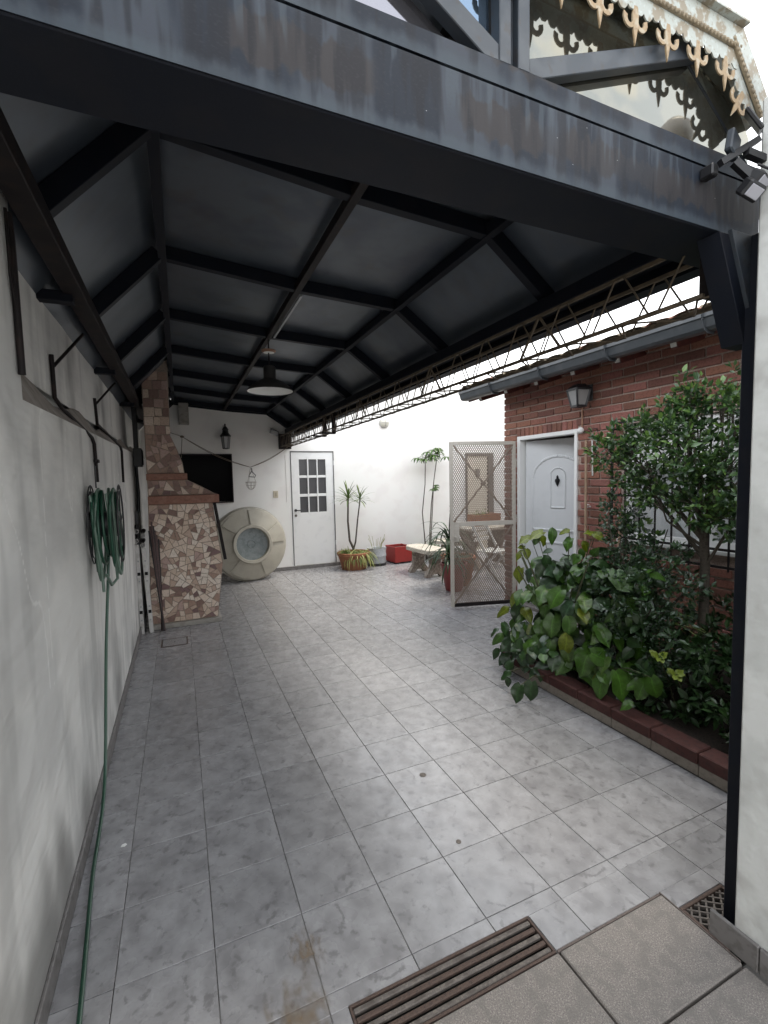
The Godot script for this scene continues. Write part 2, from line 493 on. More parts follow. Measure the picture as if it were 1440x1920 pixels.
	M.gold = textured(painted(S, Color(0.30, 0.21, 0.115), [[fine2, 0.5, 0.75, Color(0.22, 0.15, 0.08), 0.8], [soft, 0.55, 0.75, Color(0.38, 0.34, 0.26), 0.7]]), 0.6, Vector3.ONE * 5.0)
	M.valance = textured(painted(S, Color(0.36, 0.385, 0.355), [[soft, 0.45, 0.65, Color(0.22, 0.18, 0.125), 0.85], [fine2, 0.55, 0.75, Color(0.43, 0.47, 0.45), 0.7], [fine, 0.7, 0.85, Color(0.22, 0.18, 0.13), 0.6]]), 0.6, Vector3.ONE * 3.0)
	M.valance_bead = textured(painted(S, Color(0.26, 0.21, 0.14), [[fine2, 0.5, 0.75, Color(0.16, 0.13, 0.09), 0.8]]), 0.7, Vector3.ONE * 3.0)
	M.cream_pane = textured(painted(S, Color(0.205, 0.20, 0.17), [[soft, 0.45, 0.75, Color(0.16, 0.165, 0.15), 0.8], [soft2, 0.5, 0.75, Color(0.25, 0.225, 0.165), 0.7]]), 0.04, Vector3.ONE * 1.2)
	M.cream_pane.metallic = 0.85
	M.pale_pane = plain(0.22, 0.215, 0.235, 0.06, 0.85)
	M.blue_pane = plain(0.135, 0.19, 0.26, 0.04, 0.85)
	M.lens = plain(0.40, 0.40, 0.44, 0.25)
	M.glass = plain(0.9, 0.95, 0.95, 0.05)
	M.glass.transparency = BaseMaterial3D.TRANSPARENCY_ALPHA
	M.glass.albedo_color.a = 0.12
	M.curtain = plain(0.62, 0.63, 0.64, 0.9)
	M.rope = plain(0.16, 0.13, 0.10, 0.9)
	M.copper = plain(0.35, 0.20, 0.13, 0.5, 0.3)
	# plants
	M.leaf = []
	var vt := leaf_print()
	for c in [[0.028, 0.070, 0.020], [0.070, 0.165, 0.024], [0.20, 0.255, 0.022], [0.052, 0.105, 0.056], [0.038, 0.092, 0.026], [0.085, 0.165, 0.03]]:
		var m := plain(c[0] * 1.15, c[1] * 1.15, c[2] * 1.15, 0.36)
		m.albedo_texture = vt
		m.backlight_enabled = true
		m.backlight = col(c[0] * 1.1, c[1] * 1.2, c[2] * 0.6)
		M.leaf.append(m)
	M.stem = plain(0.06, 0.065, 0.03, 0.7)
	M.bark = textured(painted(S, Color(0.085, 0.07, 0.055), [[fine2, 0.45, 0.75, Color(0.045, 0.038, 0.03), 0.8], [soft, 0.55, 0.8, Color(0.12, 0.11, 0.08), 0.6]]), 0.9, Vector3.ONE * 4.0)
	M.spider = plain(0.30, 0.30, 0.10, 0.6)
	M.spider_dark = plain(0.14, 0.19, 0.05, 0.6)
	M.dry_leaf = plain(0.19, 0.09, 0.035, 0.8)

# veins, a pale midrib and faint blotches, along a leaf's length (v) and width (u)
func leaf_print() -> ImageTexture:
	var im := Image.create(64, 128, false, Image.FORMAT_RGB8)
	var n := FastNoiseLite.new()
	n.seed = 91
	n.frequency = 0.05
	for y in 128:
		for x in 64:
			var u := absf(x - 31.5) / 31.5
			var v := y / 128.0
			var rib := 1.0 - smoothstep(0.02, 0.07, u)
			var side := absf(fposmod(v * 9.0 - u * 2.6, 1.0) - 0.5) * 2.0
			var vein := smoothstep(0.84, 0.98, side) * (1.0 - u)
			var k := 0.80 + 0.16 * n.get_noise_2d(x, y) + 0.3 * maxf(rib, vein * 0.6) - 0.08 * u
			im.set_pixel(x, y, Color(clampf(k * 1.02, 0, 1), clampf(k, 0, 1), clampf(k * 0.97, 0, 1)))
	return ImageTexture.create_from_image(im)

func mosaic_mat(sd: int, a: Color, b: Color, joint: Color) -> StandardMaterial3D:
	var S := Vector2i(256, 256)
	var n := FastNoiseLite.new()
	n.seed = sd
	n.noise_type = FastNoiseLite.TYPE_CELLULAR
	n.frequency = 0.05
	n.fractal_type = FastNoiseLite.FRACTAL_NONE
	n.cellular_return_type = FastNoiseLite.RETURN_DISTANCE2_SUB
	var i1 := n.get_seamless_image(256, 256)
	i1.convert(Image.FORMAT_L8)
	n.cellular_return_type = FastNoiseLite.RETURN_CELL_VALUE
	var i2 := n.get_seamless_image(256, 256)
	i2.convert(Image.FORMAT_L8)
	var d := i1.get_data()
	for k in d.size():
		d[k] = 255 - d[k]
	return textured(painted(S, a, [[i2.get_data(), 0.35, 0.65, b, 0.9], [d, 0.86, 0.97, joint, 0.9]]), 0.7, Vector3.ONE * 2.2)

# the long left wall: grime above the skirting, runs, scuffs and a patch of flaked paint, laid along z (u) and y (v)
func stained_wall() -> StandardMaterial3D:
	var S := Vector2i(1024, 384)
	var a := noise_img(71, 0.008, S, 5, FastNoiseLite.TYPE_SIMPLEX_SMOOTH, Vector2(1.0, 0.999))
	var runs := noise_img(72, 0.03, S, 4, FastNoiseLite.TYPE_SIMPLEX_SMOOTH, Vector2(1.0, 0.12))
	var low := noise_img(73, 0.012, S, 4, FastNoiseLite.TYPE_SIMPLEX_SMOOTH, Vector2(1.0, 0.5))
	var crack := noise_img(74, 0.01, S, 3, FastNoiseLite.TYPE_SIMPLEX_SMOOTH, Vector2(1.0, 0.25))
	var flake := PackedByteArray()
	flake.resize(S.x * S.y)
	var fl := noise_img(75, 0.09, S, 3, FastNoiseLite.TYPE_SIMPLEX_SMOOTH, Vector2(0.999, 1.0))
	for y in S.y:
		var h := 1.0 - float(y) / S.y          # height as a share of 3 m
		for x in S.x:
			var i := y * S.x + x
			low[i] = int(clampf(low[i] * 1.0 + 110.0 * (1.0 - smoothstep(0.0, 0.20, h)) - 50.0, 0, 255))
			var c := absf(crack[i] / 255.0 - 0.5)
			crack[i] = int(255.0 * (1.0 - smoothstep(0.0, 0.006, c))) if h > 0.3 and h < 0.72 else 0
			# z runs 3.6 .. -6.4 over u; the flaked patch lies at z = .55, y = .85
			var z := 3.6 - 10.0 * x / S.x
			var d := Vector2((z - 0.60) / 0.05, (h * 3.0 - 0.93) / 0.10).length()
			flake[i] = int(255.0 * clampf(1.4 - d, 0.0, 1.0) * smoothstep(0.5, 0.62, fl[i] / 255.0))
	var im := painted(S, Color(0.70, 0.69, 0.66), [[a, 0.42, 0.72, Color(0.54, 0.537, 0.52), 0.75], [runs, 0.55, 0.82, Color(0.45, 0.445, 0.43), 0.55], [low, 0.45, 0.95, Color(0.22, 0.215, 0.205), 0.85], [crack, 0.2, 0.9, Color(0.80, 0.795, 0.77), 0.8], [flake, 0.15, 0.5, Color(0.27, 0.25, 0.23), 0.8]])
	var m := textured(im, 0.85)
	var b := noise_img(76, 0.02, Vector2i(512, 512), 5)
	bumps(m, b, Vector2i(512, 512), 5.0, 0.35)
	return m

# painted steel of the front beam: blue-grey, washed out, with brown fields and runs
func weathered_steel() -> StandardMaterial3D:
	var S := Vector2i(1024, 128)
	var runs := noise_img(81, 0.012, S, 4, FastNoiseLite.TYPE_SIMPLEX_SMOOTH, Vector2(1.0, 0.05))
	var runs2 := noise_img(82, 0.05, S, 4, FastNoiseLite.TYPE_SIMPLEX_SMOOTH, Vector2(1.0, 0.06))
	var fields := noise_img(83, 0.0048, S, 3, FastNoiseLite.TYPE_SIMPLEX_SMOOTH, Vector2(1.0, 0.12))
	var edge := noise_img(84, 0.05, S, 4, FastNoiseLite.TYPE_SIMPLEX_SMOOTH, Vector2(1.0, 0.25))
	var dust := noise_img(85, 0.2, S, 3, FastNoiseLite.TYPE_SIMPLEX_SMOOTH, Vector2(0.999, 1.0))
	var bottom := PackedByteArray()
	bottom.resize(S.x * S.y)
	var drips := PackedByteArray()
	drips.resize(S.x * S.y)
	var spots := PackedByteArray()
	spots.resize(S.x * S.y)
	var r2 := RandomNumberGenerator.new()
	r2.seed = 4
	for k in 12:
		spots[r2.randi_range(8, 119) * S.x + r2.randi_range(0, S.x - 1)] = 255
	for y in S.y:
		var v := float(y) / S.y
		for x in S.x:
			var i := y * S.x + x
			var e := edge[i] / 255.0 - 0.5
			bottom[i] = int(255.0 * clampf(smoothstep(0.66, 1.0, v) + 0.5 * e * smoothstep(0.5, 0.9, v), 0.0, 1.0))
			var mid := smoothstep(0.06, 0.34, v + 0.25 * e) * (1.0 - smoothstep(0.60, 0.86, v + 0.2 * e))
			fields[i] = int(clampf(fields[i] * 1.1, 0, 255) * mid)
			# pale drips start at the top edge and die out downwards
			drips[i] = int(255.0 * smoothstep(0.57, 0.74, runs2[i] / 255.0) * (1.0 - smoothstep(0.15, 0.75, v)))
	var im := painted(S, Color(0.011, 0.016, 0.026), [[runs, 0.46, 0.72, Color(0.047, 0.056, 0.07), 0.85], [fields, 0.26, 0.55, Color(0.031, 0.0265, 0.0265), 0.8], [runs2, 0.52, 0.25, Color(0.008, 0.009, 0.013), 0.6], [drips, 0.1, 1.0, Color(0.058, 0.072, 0.087), 0.6], [dust, 0.6, 0.85, Color(0.04, 0.04, 0.044), 0.3], [bottom, 0.3, 1.0, Color(0.052, 0.066, 0.08), 0.7], [spots, 0.5, 1.0, Color(0.6, 0.6, 0.6), 1.0]])
	var m := textured(im, 0.55)
	m.metallic_specular = 0.3
	return m

# ---------------------------------------------------------------- leaves
# an ovate leaf along +y from its base, face towards +z, folded at the midrib and drooping
func leaf_mesh(len_: float, wid: float, droop: float, heart := 0.0, rows := 5, wave := 0.0) -> MB:
	var b := MB.new()
	var cols := 4 if rows > 4 else 2
	var grid: Array = []
	for i in rows + 1:
		var t := float(i) / rows
		var w := wid * 0.5 * pow(sin(PI * pow(t, 0.72)), 0.85)
		if i == 0:
			w = wid * 0.22 * heart
		if i == rows:
			w = 0.0
		var line: Array = []
		for c in cols + 1:
			var u := 2.0 * c / cols - 1.0
			var back := heart * wid * 0.18 * (1.0 - t) * absf(u) if i <= 1 else 0.0
			# folded at the midrib, then the edges roll down again and ripple
			var z := -droop * len_ * t * t + w * (0.34 * absf(u) - 0.16 * u * u) + wave * wid * 0.09 * sin(t * 11.0 + u * 1.3) * u * u
			line.append(Vector3(u * w + wave * 0.05 * wid * sin(t * 5.0), len_ * t - back, z))
		grid.append(line)
	for i in rows:
		for c in cols:
			var p: Vector3 = grid[i][c]
			var q: Vector3 = grid[i][c + 1]
			var r: Vector3 = grid[i + 1][c + 1]
			var s: Vector3 = grid[i + 1][c]
			var u0 := float(c) / cols
			var u1 := float(c + 1) / cols
			var v0 := float(i) / rows
			var v1 := float(i + 1) / rows
			if r.distance_to(s) < 1e-6:
				var n := (q - p).cross(r - p).normalized()
				if n.z < 0.0:
					n = -n
				b.tri_n(p, q, r, n, n, n, Vector2(u0, v0), Vector2(u1, v0), Vector2(0.5, v1))
			else:
				b.quad(p, q, r, s, Vector3(0, 0.2, 1), Vector2(u0, v0), Vector2(u1, v0), Vector2(u1, v1), Vector2(u0, v1))
	if rows > 4:
		# one normal per point, so that the blade shades as a smooth skin
		var sum := {}
		for i in b.P.size():
			var key := "%.4f,%.4f,%.4f" % [b.P[i].x, b.P[i].y, b.P[i].z]
			sum[key] = sum.get(key, Vector3.ZERO) + b.N[i]
		for i in b.P.size():
			b.N[i] = (sum["%.4f,%.4f,%.4f" % [b.P[i].x, b.P[i].y, b.P[i].z]] as Vector3).normalized()
	return b

func append_mesh(dst: MB, src: MB, t: Transform3D) -> void:
	var k := dst.P.size()
	for i in src.P.size():
		dst.P.append(t * src.P[i])
		dst.N.append((t.basis * src.N[i]).normalized())
		dst.U.append(src.U[i])
	for i in src.I:
		dst.I.append(k + i)

func leaf_basis(tip: Vector3, face: Vector3, s := 1.0) -> Basis:
	var y := tip.normalized()
	var z := face - y * face.dot(y)
	if z.length() < 1e-3:
		z = Vector3(0.3, 0.4, 0.9) - y * y.dot(Vector3(0.3, 0.4, 0.9))
	z = z.normalized()
	return Basis(y.cross(z), y, z).scaled(Vector3.ONE * s)

func rdir() -> Vector3:
	return Vector3(rng.randfn(), rng.randfn(), rng.randfn()).normalized()

# ---------------------------------------------------------------- constants of the place
const T := 0.31
const WALL_X := -0.187
const BACK_Z := -6.45
const FACE_X := 4.15
const RIBS := [-0.03, -1.10, -2.15, -3.20, -4.25, -5.30, -6.37]
const E0 := Vector2(-0.12, 2.53)
const KL := Vector2(0.25, 2.93)
const KM := Vector2(1.035, 2.855)
const KR := Vector2(1.74, 2.82)
const ER := Vector2(2.11, 2.555)

func _ready() -> void:
	rng.seed = 20240
	# camera
	var cam := Camera3D.new()
	cam.name = "camera"
	cam.transform = Transform3D(Basis(Vector3(0.91478873, -0.02222423, 0.40332079), Vector3(0.04928683, 0.99716585, -0.05684259), Vector3(-0.40091444, 0.07187736, 0.91329144)).orthonormalized(), Vector3(0.27488632, 1.63713069, 1.95720979))
	cam.fov = 95.575
	cam.near = 0.05
	cam.far = 600.0
	add_child(cam)
	# sky: bright thin overcast
	var env := Environment.new()
	env.background_mode = Environment.BG_SKY
	var sky_m := ProceduralSkyMaterial.new()
	sky_m.sky_top_color = col(0.66, 0.70, 0.755)
	sky_m.sky_horizon_color = col(0.90, 0.885, 0.865)
	sky_m.sky_curve = 0.25
	sky_m.ground_bottom_color = col(0.16, 0.155, 0.15)
	sky_m.ground_horizon_color = col(0.45, 0.45, 0.45)
	sky_m.sun_angle_max = 20.0
	var sky := Sky.new()
	sky.sky_material = sky_m
	env.sky = sky
	env.tonemap_mode = Environment.TONE_MAPPER_LINEAR
	env.tonemap_exposure = 4.2
	env.sdfgi_enabled = true
	env.ssao_enabled = true
	env.ssil_enabled = true
	var we := WorldEnvironment.new()
	we.name = "world"
	we.environment = env
	add_child(we)
	var sun := DirectionalLight3D.new()
	sun.name = "sun"
	sun.light_energy = 0.2
	sun.light_color = Color(1.0, 0.97, 0.92)
	sun.light_angular_distance = 24.0
	sun.shadow_enabled = true
	sun.look_at_from_position(Vector3(5.0, 9.0, 0.8), Vector3(1.0, 0, 0.0))
	add_child(sun)

	make_materials()
	build_ground()
	build_left_wall()
	build_back_wall()
	build_pillar()
	build_house()
	build_carport()
	build_barbecue()
	build_tank()
	build_ladder()
	build_wall_services()
	build_hose()
	build_lamps()
	build_screen_door()
	build_patio()
	build_planter()
	for c in get_children():
		clear_counts(c)

# ---------------------------------------------------------------- ground, tiles, paving, drains
func sheet(rects: Array, y: float) -> MB:
	var b := MB.new()
	for r in rects:
		b.quad(Vector3(r[0], y, r[2]), Vector3(r[1], y, r[2]), Vector3(r[1], y, r[3]), Vector3(r[0], y, r[3]), Vector3.UP)
	return b

func floor_tile(w: float, d: float, full: float, variant: int) -> MB:
	# top at y = 0, centred, with a narrow rounded rim; its own window of the glaze pattern
	var r2 := RandomNumberGenerator.new()
	r2.seed = 900 + variant
	var u0 := r2.randf()
	var v0 := r2.randf()
	var turn := r2.randi_range(0, 3)
	var b := MB.new()
	var e := 0.0012
	var hx := w * 0.5
	var hz := d * 0.5
	var top := [Vector3(-hx + e, 0, -hz + e), Vector3(hx - e, 0, -hz + e), Vector3(hx - e, 0, hz - e), Vector3(-hx + e, 0, hz - e)]
	var rim := [Vector3(-hx, -e, -hz), Vector3(hx, -e, -hz), Vector3(hx, -e, hz), Vector3(-hx, -e, hz)]
	var uvs: Array[Vector2] = []
	for p in top:
		var q := Vector2(p.x, p.z) / full * 0.25
		uvs.append(Vector2(u0, v0) + q.rotated(turn * PI * 0.5))
	b.quad(top[0], top[1], top[2], top[3], Vector3.UP, uvs[0], uvs[1], uvs[2], uvs[3])
	for k in 4:
		var n := (k + 1) % 4
		var mid: Vector3 = (rim[k] + rim[n]) * 0.5
		b.quad(top[k], top[n], rim[n], rim[k], mid + Vector3.UP * 0.2, uvs[k], uvs[n], uvs[n], uvs[k])
		b.quad(rim[k], rim[n], rim[n] - Vector3.UP * 0.006, rim[k] - Vector3.UP * 0.006, mid, uvs[k], uvs[n], uvs[n], uvs[k])
	return b

func build_ground() -> void:
	structure("ground", sheet([[-250.0, 250.0, -250.0, 250.0]], -0.30), textured(painted(Vector2i(64, 64), Color(0.22, 0.215, 0.205), []), 0.95))
	var bed := sheet([[-0.3, 8.4, -6.6, 0.68], [-0.3, 0.68, 0.68, 1.6], [1.385, 1.912, 0.68, 0.825], [1.912, 4.2, 0.68, 0.895], [2.165, 4.2, 0.895, 1.2]], -0.0045)
	# the bed is thick, so that nothing is seen below it
	for r in [[-0.3, 8.4, -6.6, 0.68], [-0.3, 0.68, 0.68, 1.6]]:
		bed.box(Vector3((r[0] + r[1]) * 0.5, -0.15, (r[2] + r[3]) * 0.5), Vector3(r[1] - r[0], 0.25, r[3] - r[2]))
	var fl := structure("floor", bed, M.grout)
	var cells: Array = []
	var g := 0.0014
	var allowed := [[-0.176, 8.2, -6.44, -2.96], [-0.176, 4.14, -2.96, -1.225], [-0.176, 2.748, -1.225, 0.678], [-0.176, 0.676, 0.678, 1.6], [1.388, 2.748, 0.678, 0.818], [1.916, 2.748, 0.818, 0.89], [2.168, 2.748, 0.89, 1.06]]
	for i in range(-1, 28):
		for j in range(-6, 22):
			var x0 := i * T + g
			var x1 := (i + 1) * T - g
			var z0 := -(j + 1) * T + g
			var z1 := -j * T - g
			for a in allowed:
				var cx0: float = maxf(x0, a[0])
				var cx1: float = minf(x1, a[1])
				var cz0: float = maxf(z0, a[2])
				var cz1: float = minf(z1, a[3])
				if cx1 - cx0 > 0.012 and cz1 - cz0 > 0.012:
					cells.append([cx0, cx1, cz0, cz1])
	var eye := Vector3(0.275, 0, 1.957)
	cells.sort_custom(func(p, q): return Vector2((p[0] + p[1]) * 0.5 - eye.x, (p[2] + p[3]) * 0.5 - eye.z).length() < Vector2((q[0] + q[1]) * 0.5 - eye.x, (q[2] + q[3]) * 0.5 - eye.z).length())
	var stock: Array = []
	for v in 28:
		stock.append(floor_tile(T - 2 * g, T - 2 * g, T, v).mesh())
	var rest := MB.new()
	for k in cells.size():
		var c: Array = cells[k]
		var w: float = c[1] - c[0]
		var d: float = c[3] - c[2]
		var at := Vector3((c[0] + c[1]) * 0.5, rng.randf_range(-0.0006, 0.0004), (c[2] + c[3]) * 0.5)
		if k < 300:
			var whole := absf(w - (T - 2 * g)) < 1e-4 and absf(d - (T - 2 * g)) < 1e-4
			var o := part("tile", stock[rng.randi_range(0, 27)] if whole else floor_tile(w, d, T, rng.randi_range(0, 27)).mesh(), M.tile[rng.randi_range(0, 5)], fl)
			o.position = at
		else:
			append_mesh(rest, floor_tile(w, d, T, rng.randi_range(0, 27)), Transform3D(Basis(), at))
	part("far_tiles", rest, M.tile[0], fl, "stuff")
	# brown stains dried onto two tiles
	for s in [[0.52, 0.70, 0.13, 0.22, 31], [0.60, 0.47, 0.07, 0.12, 32], [0.62, 0.83, 0.045, 0.05, 33]]:
		var im := Image.create(96, 96, false, Image.FORMAT_RGBA8)
		var n := FastNoiseLite.new()
		n.seed = s[4]
		n.frequency = 0.05
		n.fractal_octaves = 4
		var c := Color(0.235, 0.175, 0.115).linear_to_srgb()
		for y in 96:
			for x in 96:
				var r := Vector2(x - 48, y - 48).length() / 48.0
				var a := clampf((1.0 - r) * 1.1 + n.get_noise_2d(x, y) * 0.9 - 0.15, 0, 1) * (1.0 - smoothstep(0.8, 1.0, r))
				im.set_pixel(x, y, Color(c.r, c.g, c.b, a * (0.95 if s[4] == 33 else 0.62)))
		var m := StandardMaterial3D.new()
		m.albedo_texture = ImageTexture.create_from_image(im)
		m.transparency = BaseMaterial3D.TRANSPARENCY_ALPHA
		m.roughness = 0.5
		var b := MB.new()
		b.quad(Vector3(-s[2], 0, -s[3]), Vector3(s[2], 0, -s[3]), Vector3(s[2], 0, s[3]), Vector3(-s[2], 0, s[3]), Vector3.UP)
		var o := part("stain", b, m, fl)
		o.position = Vector3(s[0], 0.003, s[1])
	# a chip of white paint lying by the hose
	var chip := MB.new()
	chip.prism(PackedVector2Array([Vector2(-0.012, -0.006), Vector2(0.004, -0.010), Vector2(0.013, 0.001), Vector2(0.005, 0.011), Vector2(-0.008, 0.008)]), Vector3.ZERO, Vector3.RIGHT, Vector3.FORWARD, Vector3.UP, 0.0015)
	var co := solo("paint_chip", chip, M.white_paint, "small white paint chip on the floor tiles beside the trailing hose", "paint chip")
	co.position = Vector3(-0.035, 0.0015, -0.36)
	# granite step
	var pv_b := sheet([[0.3, 1.93, 0.826, 3.6]], -0.03)
	pv_b.box(Vector3(1.1, -0.16, 2.2), Vector3(1.6, 0.2, 2.7))
	var pv := structure("paving", pv_b, M.granite_edge)
	for s in [[1.395, 1.910, 0.828, 1.114], [0.69, 1.387, 0.828, 1.114], [1.395, 1.910, 1.122, 1.62], [0.69, 1.387, 1.122, 1.62], [-0.17, 0.682, 1.612, 2.2], [0.69, 1.387, 1.628, 2.2], [1.395, 1.91, 1.628, 2.2], [-0.17, 0.682, 2.208, 2.8], [0.69, 1.387, 2.208, 2.8], [1.395, 1.91, 2.208, 2.8]]:
		var b := MB.new()
		b.box(Vector3((s[0] + s[1]) * 0.5, -0.008, (s[2] + s[3]) * 0.5), Vector3(s[1] - s[0], 0.022, s[3] - s[2]), 0.004)
		part("slab", b, M.granite, pv)
	var edge := MB.new()
	edge.box(Vector3(1.648, -0.004, 0.823), Vector3(0.52, 0.012, 0.008), 0.002)
	edge.box(Vector3(1.915, -0.004, 0.96), Vector3(0.006, 0.012, 0.29), 0.002)
	part("nosing", edge, M.granite_edge, pv)
	# slotted drain in front of the step
	var dr := thing("slotted_drain", "long rusty iron drain cover with parallel slots beside the granite step", "drain cover", Vector3(1.03, 0, 0.752))
	var fr := MB.new()
	for s in [-1, 1]:
		fr.box(Vector3(0, -0.012, s * 0.069), Vector3(0.704, 0.03, 0.008), 0.001)
		fr.box(Vector3(s * 0.348, -0.012, 0), Vector3(0.008, 0.03, 0.13), 0.001)
	part("frame", fr, M.iron_rust, dr)
	var pit := MB.new()
	pit.box(Vector3(0, -0.09, 0), Vector3(0.72, 0.01, 0.16))
	for s in [-1, 1]:
		pit.box(Vector3(0, -0.06, s * 0.078), Vector3(0.74, 0.1, 0.006))
		pit.box(Vector3(s * 0.358, -0.06, 0), Vector3(0.006, 0.1, 0.15))
	part("pit", pit, M.dark, dr)
	for k in 5:
		var bb := MB.new()
		bb.box(Vector3(0, -0.006, 0), Vector3(0.686, 0.014, 0.0155), 0.003)
		var o := part("bar", bb, M.iron if k % 2 == 0 else M.iron_rust, dr)
		o.position = Vector3(0, 0, -0.053 + 0.0265 * k)
	# lattice grate by the post
	var gr := thing("lattice_grate", "square black floor grate of diamond lattice at the foot of the post", "drain cover", Vector3(2.04, 0, 0.98))
	var f2 := MB.new()
	for s in [-1, 1]:
		f2.box(Vector3(0, -0.01, s * 0.08), Vector3(0.246, 0.026, 0.012), 0.002)
		f2.box(Vector3(s * 0.117, -0.01, 0), Vector3(0.012, 0.026, 0.148), 0.002)
	part("frame", f2, M.iron_rust, gr)
	var p2 := MB.new()
	p2.box(Vector3(0, -0.08, 0), Vector3(0.25, 0.01, 0.18))
	for s in [-1, 1]:
		p2.box(Vector3(0, -0.05, s * 0.088), Vector3(0.25, 0.09, 0.004))
		p2.box(Vector3(s * 0.125, -0.05, 0), Vector3(0.004, 0.09, 0.18))
	part("pit", p2, M.dark, gr)
	for fam in 2:
		for k in range(-8, 9):
			# lines z = +-0.72 x + c, clipped to the opening
			var c := k * 0.032
			var sl := 0.75 if fam == 0 else -0.75
			var x0 := -0.111
			var x1 := 0.111
			var xa := (-0.074 - c) / sl
			var xb := (0.074 - c) / sl
			x0 = maxf(x0, minf(xa, xb))
			x1 = minf(x1, maxf(xa, xb))
			if x1 - x0 > 0.012:
				var lb := MB.new()
				var y := -0.008 if fam == 0 else -0.0095
				lb.bar(Vector3(x0, y, sl * x0 + c), Vector3(x1, y, sl * x1 + c), 0.0065, 0.012)
				part("lattice_bar", lb, M.iron, gr)
	# hatch near the barbecue and two small round drain caps
	var h := thing("floor_hatch", "small square inspection cover let into the floor before the mosaic barbecue", "cover", Vector3(0.155, 0, -3.22))
	var hb := MB.new()
	hb.box(Vector3(0, 0.001, 0), Vector3(0.225, 0.006, 0.225), 0.002)
	part("lid", hb, M.tile[3], h)
	var hf := MB.new()
	for s in [-1, 1]:
		hf.box(Vector3(s * 0.120, 0.001, 0), Vector3(0.012, 0.008, 0.252), 0.001)
		hf.box(Vector3(0, 0.001, s * 0.120), Vector3(0.227, 0.008, 0.012), 0.001)
	part("frame", hf, M.iron_rust, h)
	var hk := MB.new()
	hk.lathe([Vector2(0.0, 0.007), Vector2(0.008, 0.006), Vector2(0.009, 0.003)], Vector3.ZERO, 10)
	part("lifting_stud", hk, M.dark, h)
	var n_cap := 0
	for q in [[Vector3(1.428, 0, -0.216), "larger round metal cap in the floor tile, farther from the step", 0.019], [Vector3(1.347, 0, 0.268), "smaller round metal cap in the floor tile, nearer the step", 0.012]]:
		var b := MB.new()
		b.lathe([Vector2(q[2], 0.0005), Vector2(q[2] * 0.93, 0.0025), Vector2(0.0, 0.003)], Vector3.ZERO, 16)
		var o := solo("drain_cap", b, M.iron, q[1], "drain cap", "round caps in the floor")
		o.position = q[0]

# ---------------------------------------------------------------- walls
func wall_quad(b: MB, x: float, z0: float, z1: float, y0a: float, y0b: float, y1: float) -> void:
	var uv := func(z: float, y: float) -> Vector2: return Vector2((3.6 - z) / 10.0, 1.0 - y / 3.0)
	b.quad(Vector3(x, y0a, z0), Vector3(x, y0b, z1), Vector3(x, y1, z1), Vector3(x, y1, z0), Vector3.RIGHT, uv.call(z0, y0a), uv.call(z1, y0b), uv.call(z1, y1), uv.call(z0, y1))

func build_left_wall() -> void:
	var w := thing("left_wall", "long stained white plaster wall on the left with a dirty ledge", "wall", Vector3.ZERO)
	var b := MB.new()
	wall_quad(b, WALL_X, 3.6, 0.04, 0, 0, 3.0)
	var uv := func(z: float, y: float) -> Vector2: return Vector2((3.6 - z) / 10.0, 1.0 - y / 3.0)
	b.quad(Vector3(WALL_X, 0, 0.04), Vector3(WALL_X, 0, -6.45), Vector3(WALL_X, 2.03, -6.45), Vector3(WALL_X, 1.925, 0.04), Vector3.RIGHT, uv.call(0.04, 0), uv.call(-6.45, 0), uv.call(-6.45, 2.03), uv.call(0.04, 1.925))
	b.quad(Vector3(-0.262, 2.06, 0.04), Vector3(-0.262, 2.10, -6.45), Vector3(-0.262, 3.0, -6.45), Vector3(-0.262, 3.0, 0.04), Vector3.RIGHT, uv.call(0.04, 2.05), uv.call(-6.45, 2.1), uv.call(-6.45, 3.0), uv.call(0.04, 3.0))
	b.quad(Vector3(WALL_X, 1.925, 0.04), Vector3(-0.262, 2.045, 0.04), Vector3(-0.262, 3.0, 0.04), Vector3(WALL_X, 3.0, 0.04), Vector3.FORWARD, uv.call(0.04, 1.9), uv.call(0.0, 2.0), uv.call(0.0, 3.0), uv.call(0.04, 3.0))
	b.quad(Vector3(WALL_X, 3.0, 3.6), Vector3(WALL_X, 3.0, -6.45), Vector3(-0.5, 3.0, -6.45), Vector3(-0.5, 3.0, 3.6), Vector3.UP)
	b.quad(Vector3(WALL_X, 0, 3.6), Vector3(-0.5, 0, 3.6), Vector3(-0.5, 3.0, 3.6), Vector3(WALL_X, 3.0, 3.6), Vector3.BACK)
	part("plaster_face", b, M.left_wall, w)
	var core := MB.new()
	core.box(Vector3(-0.40, 1.35, -1.425), Vector3(0.2, 3.29, 10.04))
	part("core", core, M.white_wall, w)
	var l := MB.new()
	var n := 40
	for i in n:
		var z0 := 0.039 - 6.48 * i / n
		var z1 := 0.039 - 6.48 * (i + 1) / n
		var ya := lerpf(1.9255, 2.0305, float(i) / n) + 0.0
		var yb := lerpf(1.9255, 2.0305, float(i + 1) / n)
		l.quad(Vector3(WALL_X + 0.0, ya, z0), Vector3(WALL_X + 0.0, yb, z1), Vector3(-0.262, lerpf(2.0455, 2.1005, float(i + 1) / n) + 0.03 * sin(i * 0.9 + 0.9), z1), Vector3(-0.262, lerpf(2.0455, 2.1005, float(i) / n) + 0.03 * sin(i * 0.9), z0), Vector3(1, 0.6, 0))
	part("dirty_ledge", l, M.ledge, w)
	for k in 33:
		var z0 := 3.55 - 0.31 * k
		if z0 - 0.155 < -6.3:
			break
		var s := MB.new()
		s.box(Vector3(WALL_X + 0.006, 0.043, z0 - 0.155), Vector3(0.012, 0.086, 0.307), 0.003)
		part("skirting_tile", s, M.skirting, w)

